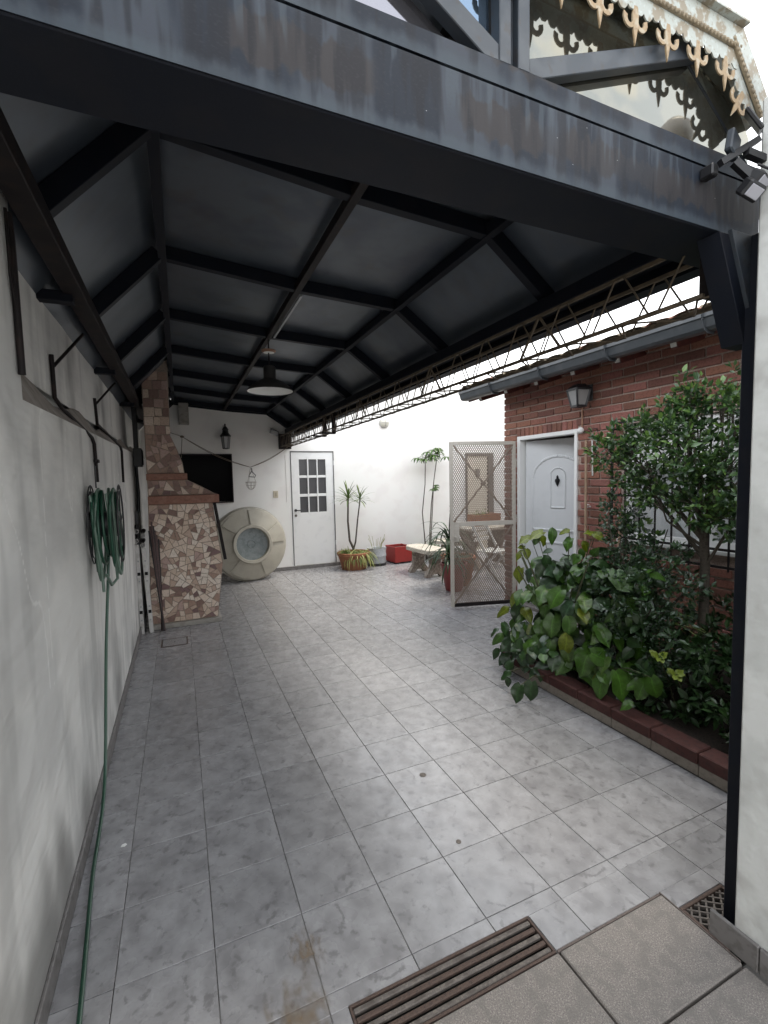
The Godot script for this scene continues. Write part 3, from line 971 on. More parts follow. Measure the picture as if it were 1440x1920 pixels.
func build_back_wall() -> void:
	var w := thing("back_wall", "bright white rendered wall closing the far end of the patio", "wall", Vector3(0, 0, BACK_Z))
	var b := MB.new()
	var D := 0.2
	for r in [[-0.6, 2.135, 0.0, 3.5], [2.955, 9.0, 0.0, 3.5], [2.135, 2.955, 2.17, 3.5], [2.135, 2.955, 0.0, 0.068]]:
		b.box(Vector3((r[0] + r[1]) * 0.5, (r[2] + r[3]) * 0.5, -D * 0.5), Vector3(r[1] - r[0], r[3] - r[2], D))
	b.box(Vector3(2.5, 1.2, -0.6), Vector3(1.4, 2.4, 0.1))
	part("render", b, M.bright_wall, w)
	# grey skirting
	for k in 22:
		var x0 := 0.75 + 0.31 * k
		if x0 > 7.3:
			break
		var s := MB.new()
		s.box(Vector3(x0 + 0.155, 0.0335, 0.006), Vector3(0.307, 0.067, 0.012), 0.003)
		part("skirting_tile", s, M.skirting, w)
	# the steel door with nine panes
	var leaf := MB.new()
	var dx0 := 2.152
	var dx1 := 2.938
	var px := [2.292, 2.444, 2.468, 2.62, 2.644, 2.796]
	var py := [1.045, 1.335, 1.385, 1.68, 1.725, 2.02]
	var zc := -0.022
	var th := 0.04
	var slab := func(x0: float, x1: float, y0: float, y1: float) -> void: leaf.box(Vector3((x0 + x1) * 0.5, (y0 + y1) * 0.5, zc), Vector3(x1 - x0, y1 - y0, th))
	slab.call(dx0, px[0], 0.078, 2.148)
	slab.call(px[5], dx1, 0.078, 2.148)
	slab.call(px[0], px[5], 0.078, py[0])
	slab.call(px[0], px[5], py[5], 2.148)
	for k in 2:
		leaf.box(Vector3((px[1 + 2 * k] + px[2 + 2 * k]) * 0.5, (py[0] + py[5]) * 0.5, zc), Vector3(0.024, py[5] - py[0], th), 0.004)
		for c in 3:
			leaf.box(Vector3((px[2 * c] + px[2 * c + 1]) * 0.5, (py[1 + 2 * k] + py[2 + 2 * k]) * 0.5, zc), Vector3(0.152, py[2 + 2 * k] - py[1 + 2 * k], th - 0.006), 0.004)
	var door := part("door", leaf, M.door_back, w)
	for i in 3:
		for j in 3:
			var p := MB.new()
			p.box(Vector3((px[2 * i] + px[2 * i + 1]) * 0.5, (py[2 * j] + py[2 * j + 1]) * 0.5, zc - 0.006), Vector3(0.156, py[2 * j + 1] - py[2 * j] + 0.004, 0.006))
			part("pane", p, M.pane_grey, door)
	var hd := MB.new()
	hd.tube([Vector3(2.205, 1.09, -0.002), Vector3(2.205, 1.09, 0.045), Vector3(2.30, 1.09, 0.05)], 0.010, 8)
	hd.lathe([Vector2(0.026, 0.0), Vector2(0.026, 0.008), Vector2(0.0, 0.009)], Vector3(2.205, 1.09, -0.002), 14, Basis(Vector3.RIGHT, PI / 2))
	part("handle", hd, M.black, door)
	var lk := MB.new()
	lk.lathe([Vector2(0.024, 0.0), Vector2(0.024, 0.01), Vector2(0.0, 0.012)], Vector3(2.205, 0.995, -0.002), 14, Basis(Vector3.RIGHT, PI / 2))
	part("lock", lk, M.iron, door)
	var fr := MB.new()
	fr.box(Vector3(2.1435, 1.12, -0.02), Vector3(0.013, 2.09, 0.06))
	fr.box(Vector3(2.9465, 1.12, -0.02), Vector3(0.013, 2.09, 0.06))
	fr.box(Vector3(2.545, 2.1595, -0.02), Vector3(0.815, 0.018, 0.06))
	part("door_frame", fr, M.frame_grey, w)
	for y in [0.45, 1.22, 1.95]:
		var hg := MB.new()
		hg.tube([Vector3(2.952, y - 0.045, 0.012), Vector3(2.952, y + 0.045, 0.012)], 0.009, 8)
		part("hinge", hg, M.white_paint, w)
	# dark window beside the barbecue
	var wf := MB.new()
	for s in [[0.10, 1.128, 2.095, 2.115], [0.10, 1.128, 1.285, 1.303]]:
		wf.box(Vector3((s[0] + s[1]) * 0.5, (s[2] + s[3]) * 0.5, 0.02), Vector3(s[1] - s[0], s[3] - s[2], 0.04), 0.002)
	wf.box(Vector3(1.121, 1.70, 0.02), Vector3(0.014, 0.79, 0.04), 0.002)
	wf.box(Vector3(0.107, 1.70, 0.02), Vector3(0.014, 0.79, 0.04), 0.002)
	var win := part("window", wf, M.brown_steel, w)
	var pn := MB.new()
	pn.box(Vector3(0.614, 1.70, 0.008), Vector3(1.0, 0.79, 0.01))
	part("pane", pn, M.black_glass, win)
	# a framed recess with a cream leaf at the right end of the wall
	var fx := 5.90
	var nf := MB.new()
	nf.box(Vector3(6.23, 2.11, 0.03), Vector3(0.70, 0.06, 0.06), 0.004)
	nf.box(Vector3(6.51, 1.05, 0.03), Vector3(0.14, 2.06, 0.06), 0.004)
	nf.box(Vector3(5.892, 1.05, 0.03), Vector3(0.022, 2.06, 0.06), 0.004)
	var nd := part("side_door_frame", nf, plain(0.13, 0.115, 0.10, 0.6), w)
	var nl := MB.new()
	nl.box(Vector3(6.17, 1.05, 0.012), Vector3(0.53, 2.05, 0.022), 0.003)
	part("side_door", nl, plain(0.62, 0.56, 0.46, 0.5), nd)
	var bx := MB.new()
	bx.box(Vector3(6.17, 1.72, 0.04), Vector3(0.085, 0.17, 0.05), 0.004)
	part("letter_flap", bx, plain(0.16, 0.14, 0.12, 0.6), nd)
	# the switch plate
	var sw := MB.new()
	sw.box(Vector3(1.853, 1.397, 0.006), Vector3(0.085, 0.125, 0.012), 0.003)
	var sp := part("switch_plate", sw, plain(0.55, 0.49, 0.38, 0.5), w)
	var sk := MB.new()
	sk.box(Vector3(1.853, 1.397, 0.0145), Vector3(0.03, 0.07, 0.005), 0.001)
	part("rocker", sk, plain(0.42, 0.37, 0.28, 0.5), sp)
	var cr := MB.new()
	cr.tube([Vector3(2.045, 2.1, 0.003), Vector3(2.05, 1.7, 0.003), Vector3(2.047, 1.25, 0.003)], 0.003, 5)
	part("bell_wire", cr, plain(0.5, 0.48, 0.45, 0.7), w)
	# side wall of the patio beyond the house, and the barbecue corner behind
	var sb := MB.new()
	sb.box(Vector3(8.35, 1.75, -4.7), Vector3(0.2, 3.5, 3.5))
	solo("patio_side_wall", sb, M.bright_wall, "white wall at the far right of the patio behind the brick house", "wall")

func build_pillar() -> void:
	var w := thing("gate_pillar", "white plastered pillar and wall at the right edge, with grey skirting", "pillar", Vector3.ZERO)
	var b := MB.new()
	b.box(Vector3(2.10, 1.375, 2.35), Vector3(0.33, 2.75, 2.56), 0.006)
	part("plaster", b, M.white_wall, w)
	for k in 8:
		var s := MB.new()
		s.box(Vector3(1.928, 0.046, 1.152 + 0.31 * k - (0.077 if k == 0 else 0.155)), Vector3(0.014, 0.092, 0.152 if k == 0 else 0.306), 0.003)
		part("skirting_tile", s, M.skirting, w)
	var gl := MB.new()
	gl.lathe([Vector2(0.035, 0.0), Vector2(0.03, 0.02), Vector2(0.055, 0.05), Vector2(0.065, 0.09), Vector2(0.055, 0.14), Vector2(0.03, 0.165), Vector2(0.0, 0.17)], Vector3.ZERO, 20)
	var lamp := thing("pillar_globe", "pale pinkish globe light on top of the white pillar", "globe light", Vector3(2.0, 2.752, 1.14))
	part("globe", gl, plain(0.50, 0.45, 0.44, 0.3), lamp)
	var gr := MB.new()
	gr.lathe([Vector2(0.05, 0.0), Vector2(0.05, 0.014), Vector2(0.036, 0.016)], Vector3.ZERO, 20)
	part("base", gr, plain(0.25, 0.04, 0.045, 0.5), lamp)
	var f := MB.new()
	f.box(Vector3(3.45, 1.05, 1.17), Vector3(2.35, 2.1, 0.18), 0.004)
	solo("front_garden_wall", f, M.white_wall, "white street wall behind the planting bed, to the right of the pillar", "wall")

# ---------------------------------------------------------------- house
func build_house() -> void:
	var h := thing("brick_house", "low red brick house with a tiled roof and dark gutter on the right", "house", Vector3(FACE_X, 0, 0))
	# everything below is in the house's own axes: x into the house, z along the facade
	var dz0 := -2.655
	var dz1 := -1.765
	var dt := 2.095
	var wz0 := -1.19
	var wz1 := 0.25
	var wy0 := 0.985
	var wy1 := 2.10
	var H := 2.772
	var zN := 1.06
	var zF := -2.95
	var core := MB.new()
	var X0 := 0.012
	var TH := 0.22
	for r in [[zF + 0.012, dz0, 0.0, H], [dz0, dz1, dt, H], [dz1, wz0, 0.0, H], [wz0, wz1, 0.0, wy0], [wz0, wz1, wy1, H], [wz1, zN, 0.0, H]]:
		core.box(Vector3(X0 + TH * 0.5, (r[2] + r[3]) * 0.5, (r[0] + r[1]) * 0.5), Vector3(TH, r[3] - r[2], r[1] - r[0]))
	core.box(Vector3(2.1, H * 0.5, zF + 0.112), Vector3(3.7, H, 0.2))
	part("mortar_wall", core, M.mortar, h)
	var inner := MB.new()
	inner.box(Vector3(2.1, H * 0.5, zN - 0.1), Vector3(3.7, H, 0.2))
	inner.box(Vector3(3.9, H * 0.5, -0.95), Vector3(0.2, H, 4.0))
	inner.box(Vector3(2.1, H - 0.02, -0.95), Vector3(3.6, 0.04, 3.6))
	inner.box(Vector3(2.0, 0.02, -0.95), Vector3(3.9, 0.04, 3.7))
	part("inner_shell", inner, M.off_white, h)
	# bricks, running bond; the soldier course stands over the door
	var P := 0.0795
	var L := 0.235
	var jt := 0.0155
	var list: Array = []
	for c in 36:
		var y0 := c * P + 0.004
		var y1 := y0 + P - jt
		if y1 > H:
			break
		var z := zF - (0.0 if c % 2 == 0 else (L + jt) * 0.5)
		while z < zN:
			var a := maxf(z, zF)
			var e := minf(z + L, zN)
			z += L + jt
			# cut by openings
			var spans: Array = [[a, e]]
			var cuts: Array = []
			if y0 < dt + 0.115:
				cuts.append([dz0 - 0.045, dz1 + 0.03] if y0 < dt - 0.02 else [dz0 - 0.055, dz1 + 0.005])
			if y1 > wy0 - 0.05 and y0 < wy1:
				cuts.append([wz0 - 0.01, wz1 + 0.01])
			for cu in cuts:
				var nx: Array = []
				for sp in spans:
					if sp[1] <= cu[0] or sp[0] >= cu[1]:
						nx.append(sp)
					else:
						if cu[0] - sp[0] > 0.03:
							nx.append([sp[0], cu[0]])
						if sp[1] - cu[1] > 0.03:
							nx.append([cu[1], sp[1]])
				spans = nx
			for sp in spans:
				if sp[1] - sp[0] > 0.03:
					list.append([sp[0], sp[1], y0, y1])
	var zz := dz0 - 0.05
	while zz < dz1 - 0.03:
		list.append([zz, zz + 0.0645, dt + 0.012, dt + 0.115])
		zz += 0.0745
	# the 300 largest in view: those nearest the eye and above the planting come first
	list.sort_custom(func(p, q): return brick_rank(p) < brick_rank(q))
	var rest := MB.new()
	var stock := {}
	for k in list.size():
		var r: Array = list[k]
		var sz := Vector3(0.016, r[3] - r[2], r[1] - r[0])
		var at := Vector3(0.008 - rng.randf_range(0.0, 0.004), (r[2] + r[3]) * 0.5 + rng.randf_range(-0.0015, 0.0015), (r[0] + r[1]) * 0.5)
		if k < 300:
			var key := "%d_%d_%d" % [roundi(sz.y * 500), roundi(sz.z * 500), rng.randi_range(0, 2)]
			if not stock.has(key):
				stock[key] = rough_brick(sz).mesh()
			var o := part("brick", stock[key], M.brick[rng.randi_range(0, 7)], h)
			o.position = at
			o.rotation.x = rng.randf_range(-0.006, 0.006)
		else:
			append_mesh(rest, rough_brick(sz), Transform3D(Basis(), at))
	part("brick_courses", rest, M.brick[3], h, "stuff")
	# far gable side seen past the screen door
	var side := MB.new()
	for c in 33:
		var x := 0.0 if c % 2 == 0 else -(L + jt) * 0.5
		while x < 1.6:
			var a := maxf(x, 0.001)
			side.box(Vector3((a + x + L) * 0.5, c * P + 0.004 + (P - jt) * 0.5, zF + 0.004), Vector3(x + L - a, P - jt, 0.014), 0.003)
			x += L + jt
	part("gable_bricks", side, M.brick[2], h, "stuff")
	# front door: frame, and a leaf standing ajar, hinged on the left
	var df := MB.new()
	df.box(Vector3(0.045, dt * 0.5 + 0.01, dz0 - 0.012), Vector3(0.115, dt + 0.02, 0.05), 0.004)
	df.box(Vector3(0.045, dt * 0.5 + 0.01, dz1 + 0.006), Vector3(0.115, dt + 0.02, 0.04), 0.004)
	df.box(Vector3(0.045, dt - 0.004, (dz0 + dz1) * 0.5), Vector3(0.114, 0.045, dz1 - dz0 - 0.02), 0.004)
	part("door_frame", df, M.white_paint, h)
	var sill := MB.new()
	sill.box(Vector3(0.05, 0.02, (dz0 + dz1) * 0.5), Vector3(0.16, 0.04, dz1 - dz0 - 0.03), 0.004)
	part("threshold", sill, M.granite, h)
	var W := 0.83
	var leaf := MB.new()
	leaf.box(Vector3(0, 1.05, W * 0.5), Vector3(0.04, 2.01, W), 0.003)
	var door := part("door", leaf, M.door_white, h)
	door.position = Vector3(0.085, 0, dz0 + 0.03)
	door.rotation.y = deg_to_rad(17.0)
	# raised mouldings: tall arched panel, smaller arched panel in it, and a lower one
	for pn in [[0.10, 0.745, 0.98, 1.60, 0.30, 0.022], [0.335, 0.515, 1.25, 1.64, 0.09, 0.016], [0.10, 0.745, 0.16, 0.83, 0.0, 0.022]]:
		var pts: Array = []
		var f: float = -0.021
		var z0: float = pn[0]
		var z1: float = pn[1]
		pts.append(Vector3(f, pn[2], z0))
		pts.append(Vector3(f, pn[3], z0))
		if pn[4] > 0.0:
			for k in range(1, 14):
				var a: float = PI - PI * k / 14.0
				pts.append(Vector3(f, pn[3] + pn[4] * 0.85 * sin(a), (z0 + z1) * 0.5 + (z1 - z0) * 0.5 * cos(a)))
		pts.append(Vector3(f, pn[3], z1))
		pts.append(Vector3(f, pn[2], z1))
		pts.append(Vector3(f, pn[2], z0))
		var md := MB.new()
		for k in pts.size() - 1:
			md.bar(pts[k], pts[k + 1] + (pts[k + 1] - pts[k]).normalized() * 0.004, pn[5] * 1.5, 0.022, Vector3.RIGHT, 0.009)
		part("moulding", md, M.door_white, door)
	var kn := MB.new()
	kn.lathe([Vector2(0.0, -0.065), Vector2(0.008, -0.05), Vector2(0.016, -0.035), Vector2(0.03, 0.0), Vector2(0.03, 0.02), Vector2(0.012, 0.035), Vector2(0.016, 0.05), Vector2(0.0, 0.075)], Vector3(-0.034, 1.56, 0.425), 10, Basis.from_scale(Vector3(0.45, 1, 1)))
	part("knocker", kn, M.black, door)
	# window: white frame, half-lowered shutter, glass, curtain
	var wf := MB.new()
	var fx := 0.075
	for s in [[wz0 + 0.002, wz0 + 0.052, wy0 + 0.03, wy1], [wz1 - 0.052, wz1 - 0.002, wy0 + 0.03, wy1], [-0.50, -0.44, wy0 + 0.03, wy1], [-0.43, -0.38, wy0 + 0.03, wy1 - 0.01]]:
		wf.box(Vector3(fx, (s[2] + s[3]) * 0.5, (s[0] + s[1]) * 0.5), Vector3(0.06, s[3] - s[2], s[1] - s[0]), 0.004)
	wf.box(Vector3(fx, wy0 + 0.055, (wz0 + wz1) * 0.5), Vector3(0.058, 0.06, wz1 - wz0 - 0.1), 0.004)
	wf.box(Vector3(fx, wy1 - 0.03, (wz0 + wz1) * 0.5), Vector3(0.058, 0.058, wz1 - wz0 - 0.1), 0.004)
	var win := part("window", wf, M.white_paint, h)
	var gl := MB.new()
	gl.box(Vector3(fx + 0.012, 1.5, (wz0 + wz1) * 0.5), Vector3(0.004, 0.95, wz1 - wz0 - 0.08))
	part("pane", gl, M.glass, win)
	for k in 10:
		var sl := MB.new()
		sl.box(Vector3(0, 0, 0), Vector3(0.012, 0.034, wz1 - wz0 - 0.11), 0.004)
		var o := part("shutter_slat", sl, M.white_paint, win)
		o.position = Vector3(fx - 0.02, wy1 - 0.08 - 0.0375 * k, (wz0 + wz1) * 0.5)
		o.rotation.z = 0.12
	var cu := MB.new()
	for k in 36:
		var z0 := wz0 + 0.05 + 0.037 * k
		var z1 := z0 + 0.037
		cu.quad(Vector3(0.18 + 0.012 * sin(k * 1.9), 1.0, z0), Vector3(0.18 + 0.012 * sin((k + 1) * 1.9), 1.0, z1), Vector3(0.18 + 0.012 * sin((k + 1) * 1.9), 2.05, z1), Vector3(0.18 + 0.012 * sin(k * 1.9), 2.05, z0), Vector3.LEFT)
	part("curtain", cu, M.curtain, win)
	var ws := MB.new()
	ws.box(Vector3(0.02, wy0 + 0.01, (wz0 + wz1) * 0.5), Vector3(0.12, 0.032, wz1 - wz0 + 0.06), 0.004)
	part("window_sill", ws, M.off_white, h)
	# roof with overhang: deck, boarded soffit, rafter tails, tiles, gutter
	var sl := deg_to_rad(17.0)
	var ez := -0.40
	var deck := MB.new()
	var dn := Vector2(cos(sl), sin(sl))
	var up := Vector2(-sin(sl), cos(sl))
	var A := Vector2(ez, 2.655)
	for r in [[0.0, 4.4, 0.0, 0.022]]:
		var p := PackedVector2Array([A, A + dn * 4.4, A + dn * 4.4 + up * 0.03, A + up * 0.03])
		deck.prism(p, Vector3(0, 0, -3.16), Vector3.RIGHT, Vector3.UP, Vector3.BACK, 4.25)
	var roof := part("roof", deck, M.red_wood, h)
	for k in 9:
		var z := -3.02 + 0.505 * k
		var rt := MB.new()
		var q0 := A + dn * 0.07 - up * 0.045
		var q1 := A + dn * 0.62 - up * 0.045
		rt.bar(Vector3(q0.x, q0.y, z), Vector3(q1.x, q1.y, z), 0.055, 0.088, Vector3(up.x, up.y, 0), 0.003)
		part("rafter_tail", rt, M.red_wood, roof)
		var cap := MB.new()
		cap.bar(Vector3(q0.x, q0.y, z) - Vector3(dn.x, dn.y, 0) * 0.012, Vector3(q0.x, q0.y, z) - Vector3(dn.x, dn.y, 0) * 0.0005, 0.045, 0.06, Vector3(up.x, up.y, 0), 0.002)
		part("rafter_cap", cap, M.off_white, roof)
	var barge := MB.new()
	barge.prism(PackedVector2Array([A - up * 0.06, A + dn * 4.4 - up * 0.06, A + dn * 4.4 + up * 0.04, A + up * 0.04]), Vector3(0, 0, -3.185), Vector3.RIGHT, Vector3.UP, Vector3.BACK, 0.022)
	part("barge_board", barge, M.red_wood, roof)
	# barrel tiles, two courses deep along the eaves
	var rt2 := RandomNumberGenerator.new()
	rt2.seed = 77
	for row in 3:
		for k in 20:
			var tb := MB.new()
			var z := -3.05 + 0.213 * k
			var s0 := -0.075 + 0.33 * row
			var s1 := s0 + 0.40
			for e in 8:
				var a0 := PI * e / 8.0
				var a1 := PI * (e + 1) / 8.0
				for side_ in 2:
					var rr := 0.108 - 0.014 * side_
					var f0 := func(a: float, s: float, taper: float) -> Vector3:
						var o2 := A + dn * s + up * (0.112 + 0.022 * (1.0 - (s - s0) / 0.4) + sin(a) * rr * 0.22 * taper)
						return Vector3(o2.x, o2.y, z + cos(a) * rr * taper)
					tb.quad(f0.call(a0, s0, 1.0), f0.call(a1, s0, 1.0), f0.call(a1, s1, 0.86), f0.call(a0, s1, 0.86), Vector3(up.x, up.y, 0) + Vector3(0, 0, cos((a0 + a1) * 0.5)) if side_ == 0 else -Vector3(up.x, up.y, 0) - Vector3(0, 0, cos((a0 + a1) * 0.5)))
				var g0 := A + dn * s0
				var rim := func(a: float, r3: float) -> Vector3:
					var o3 := g0 + up * (0.134 + sin(a) * r3 * 0.22)
					return Vector3(o3.x, o3.y, z + cos(a) * r3)
				tb.quad(rim.call(a0, 0.108), rim.call(a1, 0.108), rim.call(a1, 0.094), rim.call(a0, 0.094), -Vector3(dn.x, dn.y, 0))
			part("roof_tile", tb, M.mossy if rt2.randf() < 0.75 else M.clay_tile, roof)
	var far := MB.new()
	far.prism(PackedVector2Array([A + dn * 0.9 + up * 0.035, A + dn * 4.4 + up * 0.035, A + dn * 4.4 + up * 0.10, A + dn * 0.9 + up * 0.10]), Vector3(0, 0, -3.16), Vector3.RIGHT, Vector3.UP, Vector3.BACK, 4.25)
	part("upper_roofing", far, M.mossy, roof)
	var bedm := MB.new()
	for q in 26:
		var za := -3.16 + 4.25 * q / 26.0
		bedm.box(Vector3(A.x - 0.03 + rt2.randf_range(-0.008, 0.008), A.y + 0.095, za + 0.082), Vector3(0.07, 0.105 + rt2.randf_range(-0.012, 0.012), 0.158), 0.012, Basis.from_euler(Vector3(0, 0, sl)))
	part("mortar_bedding", bedm, M.mossy, roof)
	var gut := MB.new()
	# half-round gutter with a rolled lip, hung along the eaves; joints every metre and a quarter
	var gp := [Vector2(-0.495, 2.728), Vector2(-0.515, 2.736), Vector2(-0.528, 2.73), Vector2(-0.528, 2.694), Vector2(-0.515, 2.688), Vector2(-0.495, 2.63), Vector2(-0.47, 2.612), Vector2(-0.405, 2.612), Vector2(-0.395, 2.70)]
	for k in gp.size() - 1:
		var d: Vector2 = gp[k + 1] - gp[k]
		var out := Vector3(-d.y, d.x, 0) if k > 1 else Vector3(-1, 1, 0)
		gut.quad(Vector3(gp[k].x, gp[k].y, -3.20), Vector3(gp[k].x, gp[k].y, 1.05), Vector3(gp[k + 1].x, gp[k + 1].y, 1.05), Vector3(gp[k + 1].x, gp[k + 1].y, -3.20), -out)
	for e in [-3.20, 1.05]:
		var pp := PackedVector2Array()
		for k in range(2, gp.size()):
			pp.append(gp[k])
		gut.prism(pp, Vector3(0, 0, e - 0.002), Vector3.RIGHT, Vector3.UP, Vector3.BACK, 0.004)
	var gt := part("gutter", gut, M.gutter, h)
	for k in 5:
		var z := -2.55 + 0.8 * k
		var js := MB.new()
		for q in range(2, gp.size() - 1):
			js.bar(Vector3(gp[q].x, gp[q].y, z) + Vector3(-0.003, -0.003, 0), Vector3(gp[q + 1].x, gp[q + 1].y, z) + Vector3(-0.003 if q < 5 else 0.003, -0.003, 0), 0.035, 0.004, Vector3.BACK)
		part("gutter_joint", js, M.gutter, gt)
	# window grille standing proud of the wall
	var g := thing("window_grille", "dark iron window grille of upright bars in front of the house window", "grille", Vector3(4.05, 0, 0))
	for z in [-1.225, 0.30]:
		var b := MB.new()
		b.box(Vector3(0, 1.56, z), Vector3(0.02, 1.15, 0.02), 0.002)
		part("side_bar", b, M.brown_steel, g)
	for y in [0.90, 1.035, 1.43, 2.105]:
		var b := MB.new()
		b.box(Vector3(0.0, y, -0.463), Vector3(0.012, 0.02, 1.50), 0.002)
		part("cross_bar", b, M.brown_steel, g)
	for k in 9:
		var b := MB.new()
		b.box(Vector3(-0.001, 1.49, -1.08 + 0.15 * k), Vector3(0.013, 1.24, 0.013), 0.002)
		part("upright_bar", b, M.brown_steel, g)
	for z in [-1.225, 0.30]:
		for y in [1.1, 2.05]:
			var b := MB.new()
			b.box(Vector3(0.055, y, z), Vector3(0.10, 0.014, 0.014))
			part("fixing", b, M.brown_steel, g)

func brick_rank(r: Array) -> float:
	var c := Vector3(FACE_X, (r[2] + r[3]) * 0.5, (r[0] + r[1]) * 0.5)
	var d := c.distance_to(Vector3(0.275, 1.637, 1.957))
	if c.y < 0.95:
		d += 2.2
	if c.z > 0.1:
		d += 6.0
	return d

func rough_brick(s: Vector3) -> MB:
	# box with a chamfer whose front corners are a little uneven
	var b := MB.new()
	b.box(Vector3.ZERO, s, 0.004)
	var seen := {}
	for i in b.P.size():
		var p := b.P[i]
		var key := "%d_%d_%d" % [roundi(p.x * 2000), roundi(p.y * 2000), roundi(p.z * 2000)]
		if not seen.has(key):
			seen[key] = Vector3(rng.randf_range(-0.0015, 0.0015), rng.randf_range(-0.002, 0.002), rng.randf_range(-0.0025, 0.0025))
		b.P[i] = p + seen[key]
	return b

# ---------------------------------------------------------------- carport
func xy(p: Vector2, z: float) -> Vector3:
	return Vector3(p.x, p.y, z)

func build_carport() -> void:
	var c := thing("carport", "dark steel carport with a faceted sheet roof, heavy front beam and lattice girder", "carport")
	# front beam: a box section with a weathered face and an upper strip
	var bx0 := -0.30
	var bx1 := 2.10
	var by0 := 2.397
	var by1 := 2.574
	var bz0 := 0.79
	var bz1 := 0.985
	var face := MB.new()
	face.quad(Vector3(bx0, by1, bz1), Vector3(bx1, by1, bz1), Vector3(bx1, by0 + 0.003, bz1), Vector3(bx0, by0 + 0.003, bz1), Vector3.BACK, Vector2(0, 0), Vector2(1, 0), Vector2(1, 1), Vector2(0, 1))
	var fm := part("front_beam", face, M.beam_face, c)
	var body := MB.new()
	body.box(Vector3((bx0 + bx1) * 0.5, (by0 + by1) * 0.5, (bz0 + bz1 - 0.003) * 0.5), Vector3(bx1 - bx0, by1 - by0, bz1 - bz0 - 0.003), 0.003)
	part("beam_body", body, M.steel, fm)
	var strip := MB.new()
	strip.quad(Vector3(bx0, 2.636, bz1), Vector3(bx1, 2.636, bz1), Vector3(bx1, 2.581, bz1), Vector3(bx0, 2.581, bz1), Vector3.BACK, Vector2(0.1, 0.70), Vector2(0.9, 0.70), Vector2(0.9, 0.98), Vector2(0.1, 0.98))
	strip.quad(Vector3(bx0, 2.636, bz1), Vector3(bx1, 2.636, bz1), Vector3(bx1, 2.636, 0.9), Vector3(bx0, 2.636, 0.9), Vector3.UP)
	strip.quad(Vector3(bx0, 2.581, bz1), Vector3(bx1, 2.581, bz1), Vector3(bx1, 2.581, 0.9), Vector3(bx0, 2.581, 0.9), Vector3.DOWN)
	part("upper_strip", strip, M.beam_face, fm)
	var post := MB.new()
	post.box(Vector3(2.062, 1.20, 1.026), Vector3(0.085, 2.40, 0.076), 0.003)
	post.box(Vector3(2.062, -0.02, 1.026), Vector3(0.085, 0.06, 0.076))
	part("post", post, M.steel, c)
	var gs := MB.new()
	gs.prism(PackedVector2Array([Vector2(1.875, 2.393), Vector2(2.019, 2.06), Vector2(2.104, 2.06), Vector2(2.104, 2.393)]), Vector3(0, 0, 0.925), Vector3.RIGHT, Vector3.UP, Vector3.BACK, 0.071, 0.002)
	part("gusset", gs, M.steel, c)
	var gp := MB.new()
	gp.prism(PackedVector2Array([Vector2(1.915, 2.40), Vector2(2.075, 2.05), Vector2(2.104, 2.05), Vector2(2.104, 2.40)]), Vector3(0, 0, 0.9965), Vector3.RIGHT, Vector3.UP, Vector3.BACK, 0.012, 0.001)
	part("gusset_plate", gp, M.steel_front, c)
	# pediment
	var kp := MB.new()
	kp.box(Vector3(1.050, 2.83, 0.968), Vector3(0.034, 0.39, 0.036), 0.002)
	kp.box(Vector3(1.107, 2.83, 0.968), Vector3(0.036, 0.39, 0.036), 0.002)
	kp.box(Vector3(1.078, 2.83, 0.958), Vector3(0.03, 0.39, 0.014))
	part("king_post", kp, M.steel_front, c)
	var br := MB.new()
	br.prism(PackedVector2Array([Vector2(1.125, 2.637), Vector2(1.165, 2.637), Vector2(1.79, 2.89), Vector2(1.79, 2.94), Vector2(1.125, 2.672)]), Vector3(0, 0, 0.953), Vector3.RIGHT, Vector3.UP, Vector3.BACK, 0.030, 0.002)
	part("brace", br, M.steel_front, c)
	var bl := MB.new()
	bl.prism(PackedVector2Array([Vector2(1.033, 2.637), Vector2(1.033, 2.675), Vector2(0.40, 3.005), Vector2(0.33, 3.005), Vector2(0.99, 2.637)]), Vector3(0, 0, 0.953), Vector3.RIGHT, Vector3.UP, Vector3.BACK, 0.030, 0.002)
	part("brace", bl, M.steel_front, c)
	var panes := [[M.cream_pane, [Vector2(1.125, 2.66), Vector2(1.79, 2.92), Vector2(1.99, 2.84), Vector2(1.90, 2.962), Vector2(1.125, 2.97)]], [M.cream_pane, [Vector2(1.16, 2.632), Vector2(2.10, 2.632), Vector2(2.10, 2.76), Vector2(1.965, 2.93), Vector2(1.79, 2.93)]], [M.blue_pane, [Vector2(1.033, 2.67), Vector2(1.033, 2.97), Vector2(0.42, 2.98)]], [M.pale_pane, [Vector2(1.0, 2.632), Vector2(0.34, 3.0), Vector2(0.0, 2.95), Vector2(-0.2, 2.632)]]]
	for p in panes:
		var mb := MB.new()
		mb.prism(PackedVector2Array(p[1]), Vector3(0, 0, 0.938 - 0.003 * panes.find(p)), Vector3.RIGHT, Vector3.UP, Vector3.BACK, 0.010)
		part("pediment_pane", mb, p[0], c)
	# rafters, one per bay line and facet
	var sec := [E0, KL, KM, KR, ER]
	var rd := 0.075
	for z in RIBS:
		for k in 4:
			var a: Vector2 = sec[k]
			var b: Vector2 = sec[k + 1]
			var d := (b - a).normalized()
			var n := Vector2(-d.y, d.x)
			if n.y < 0:
				n = -n
			var mb := MB.new()
			mb.bar(xy(a + n * rd * 0.5 - d * 0.015, z), xy(b + n * rd * 0.5 + d * 0.01, z), 0.05, rd, xy(n, 0), 0.002)
			part("rafter", mb, M.steel, c)
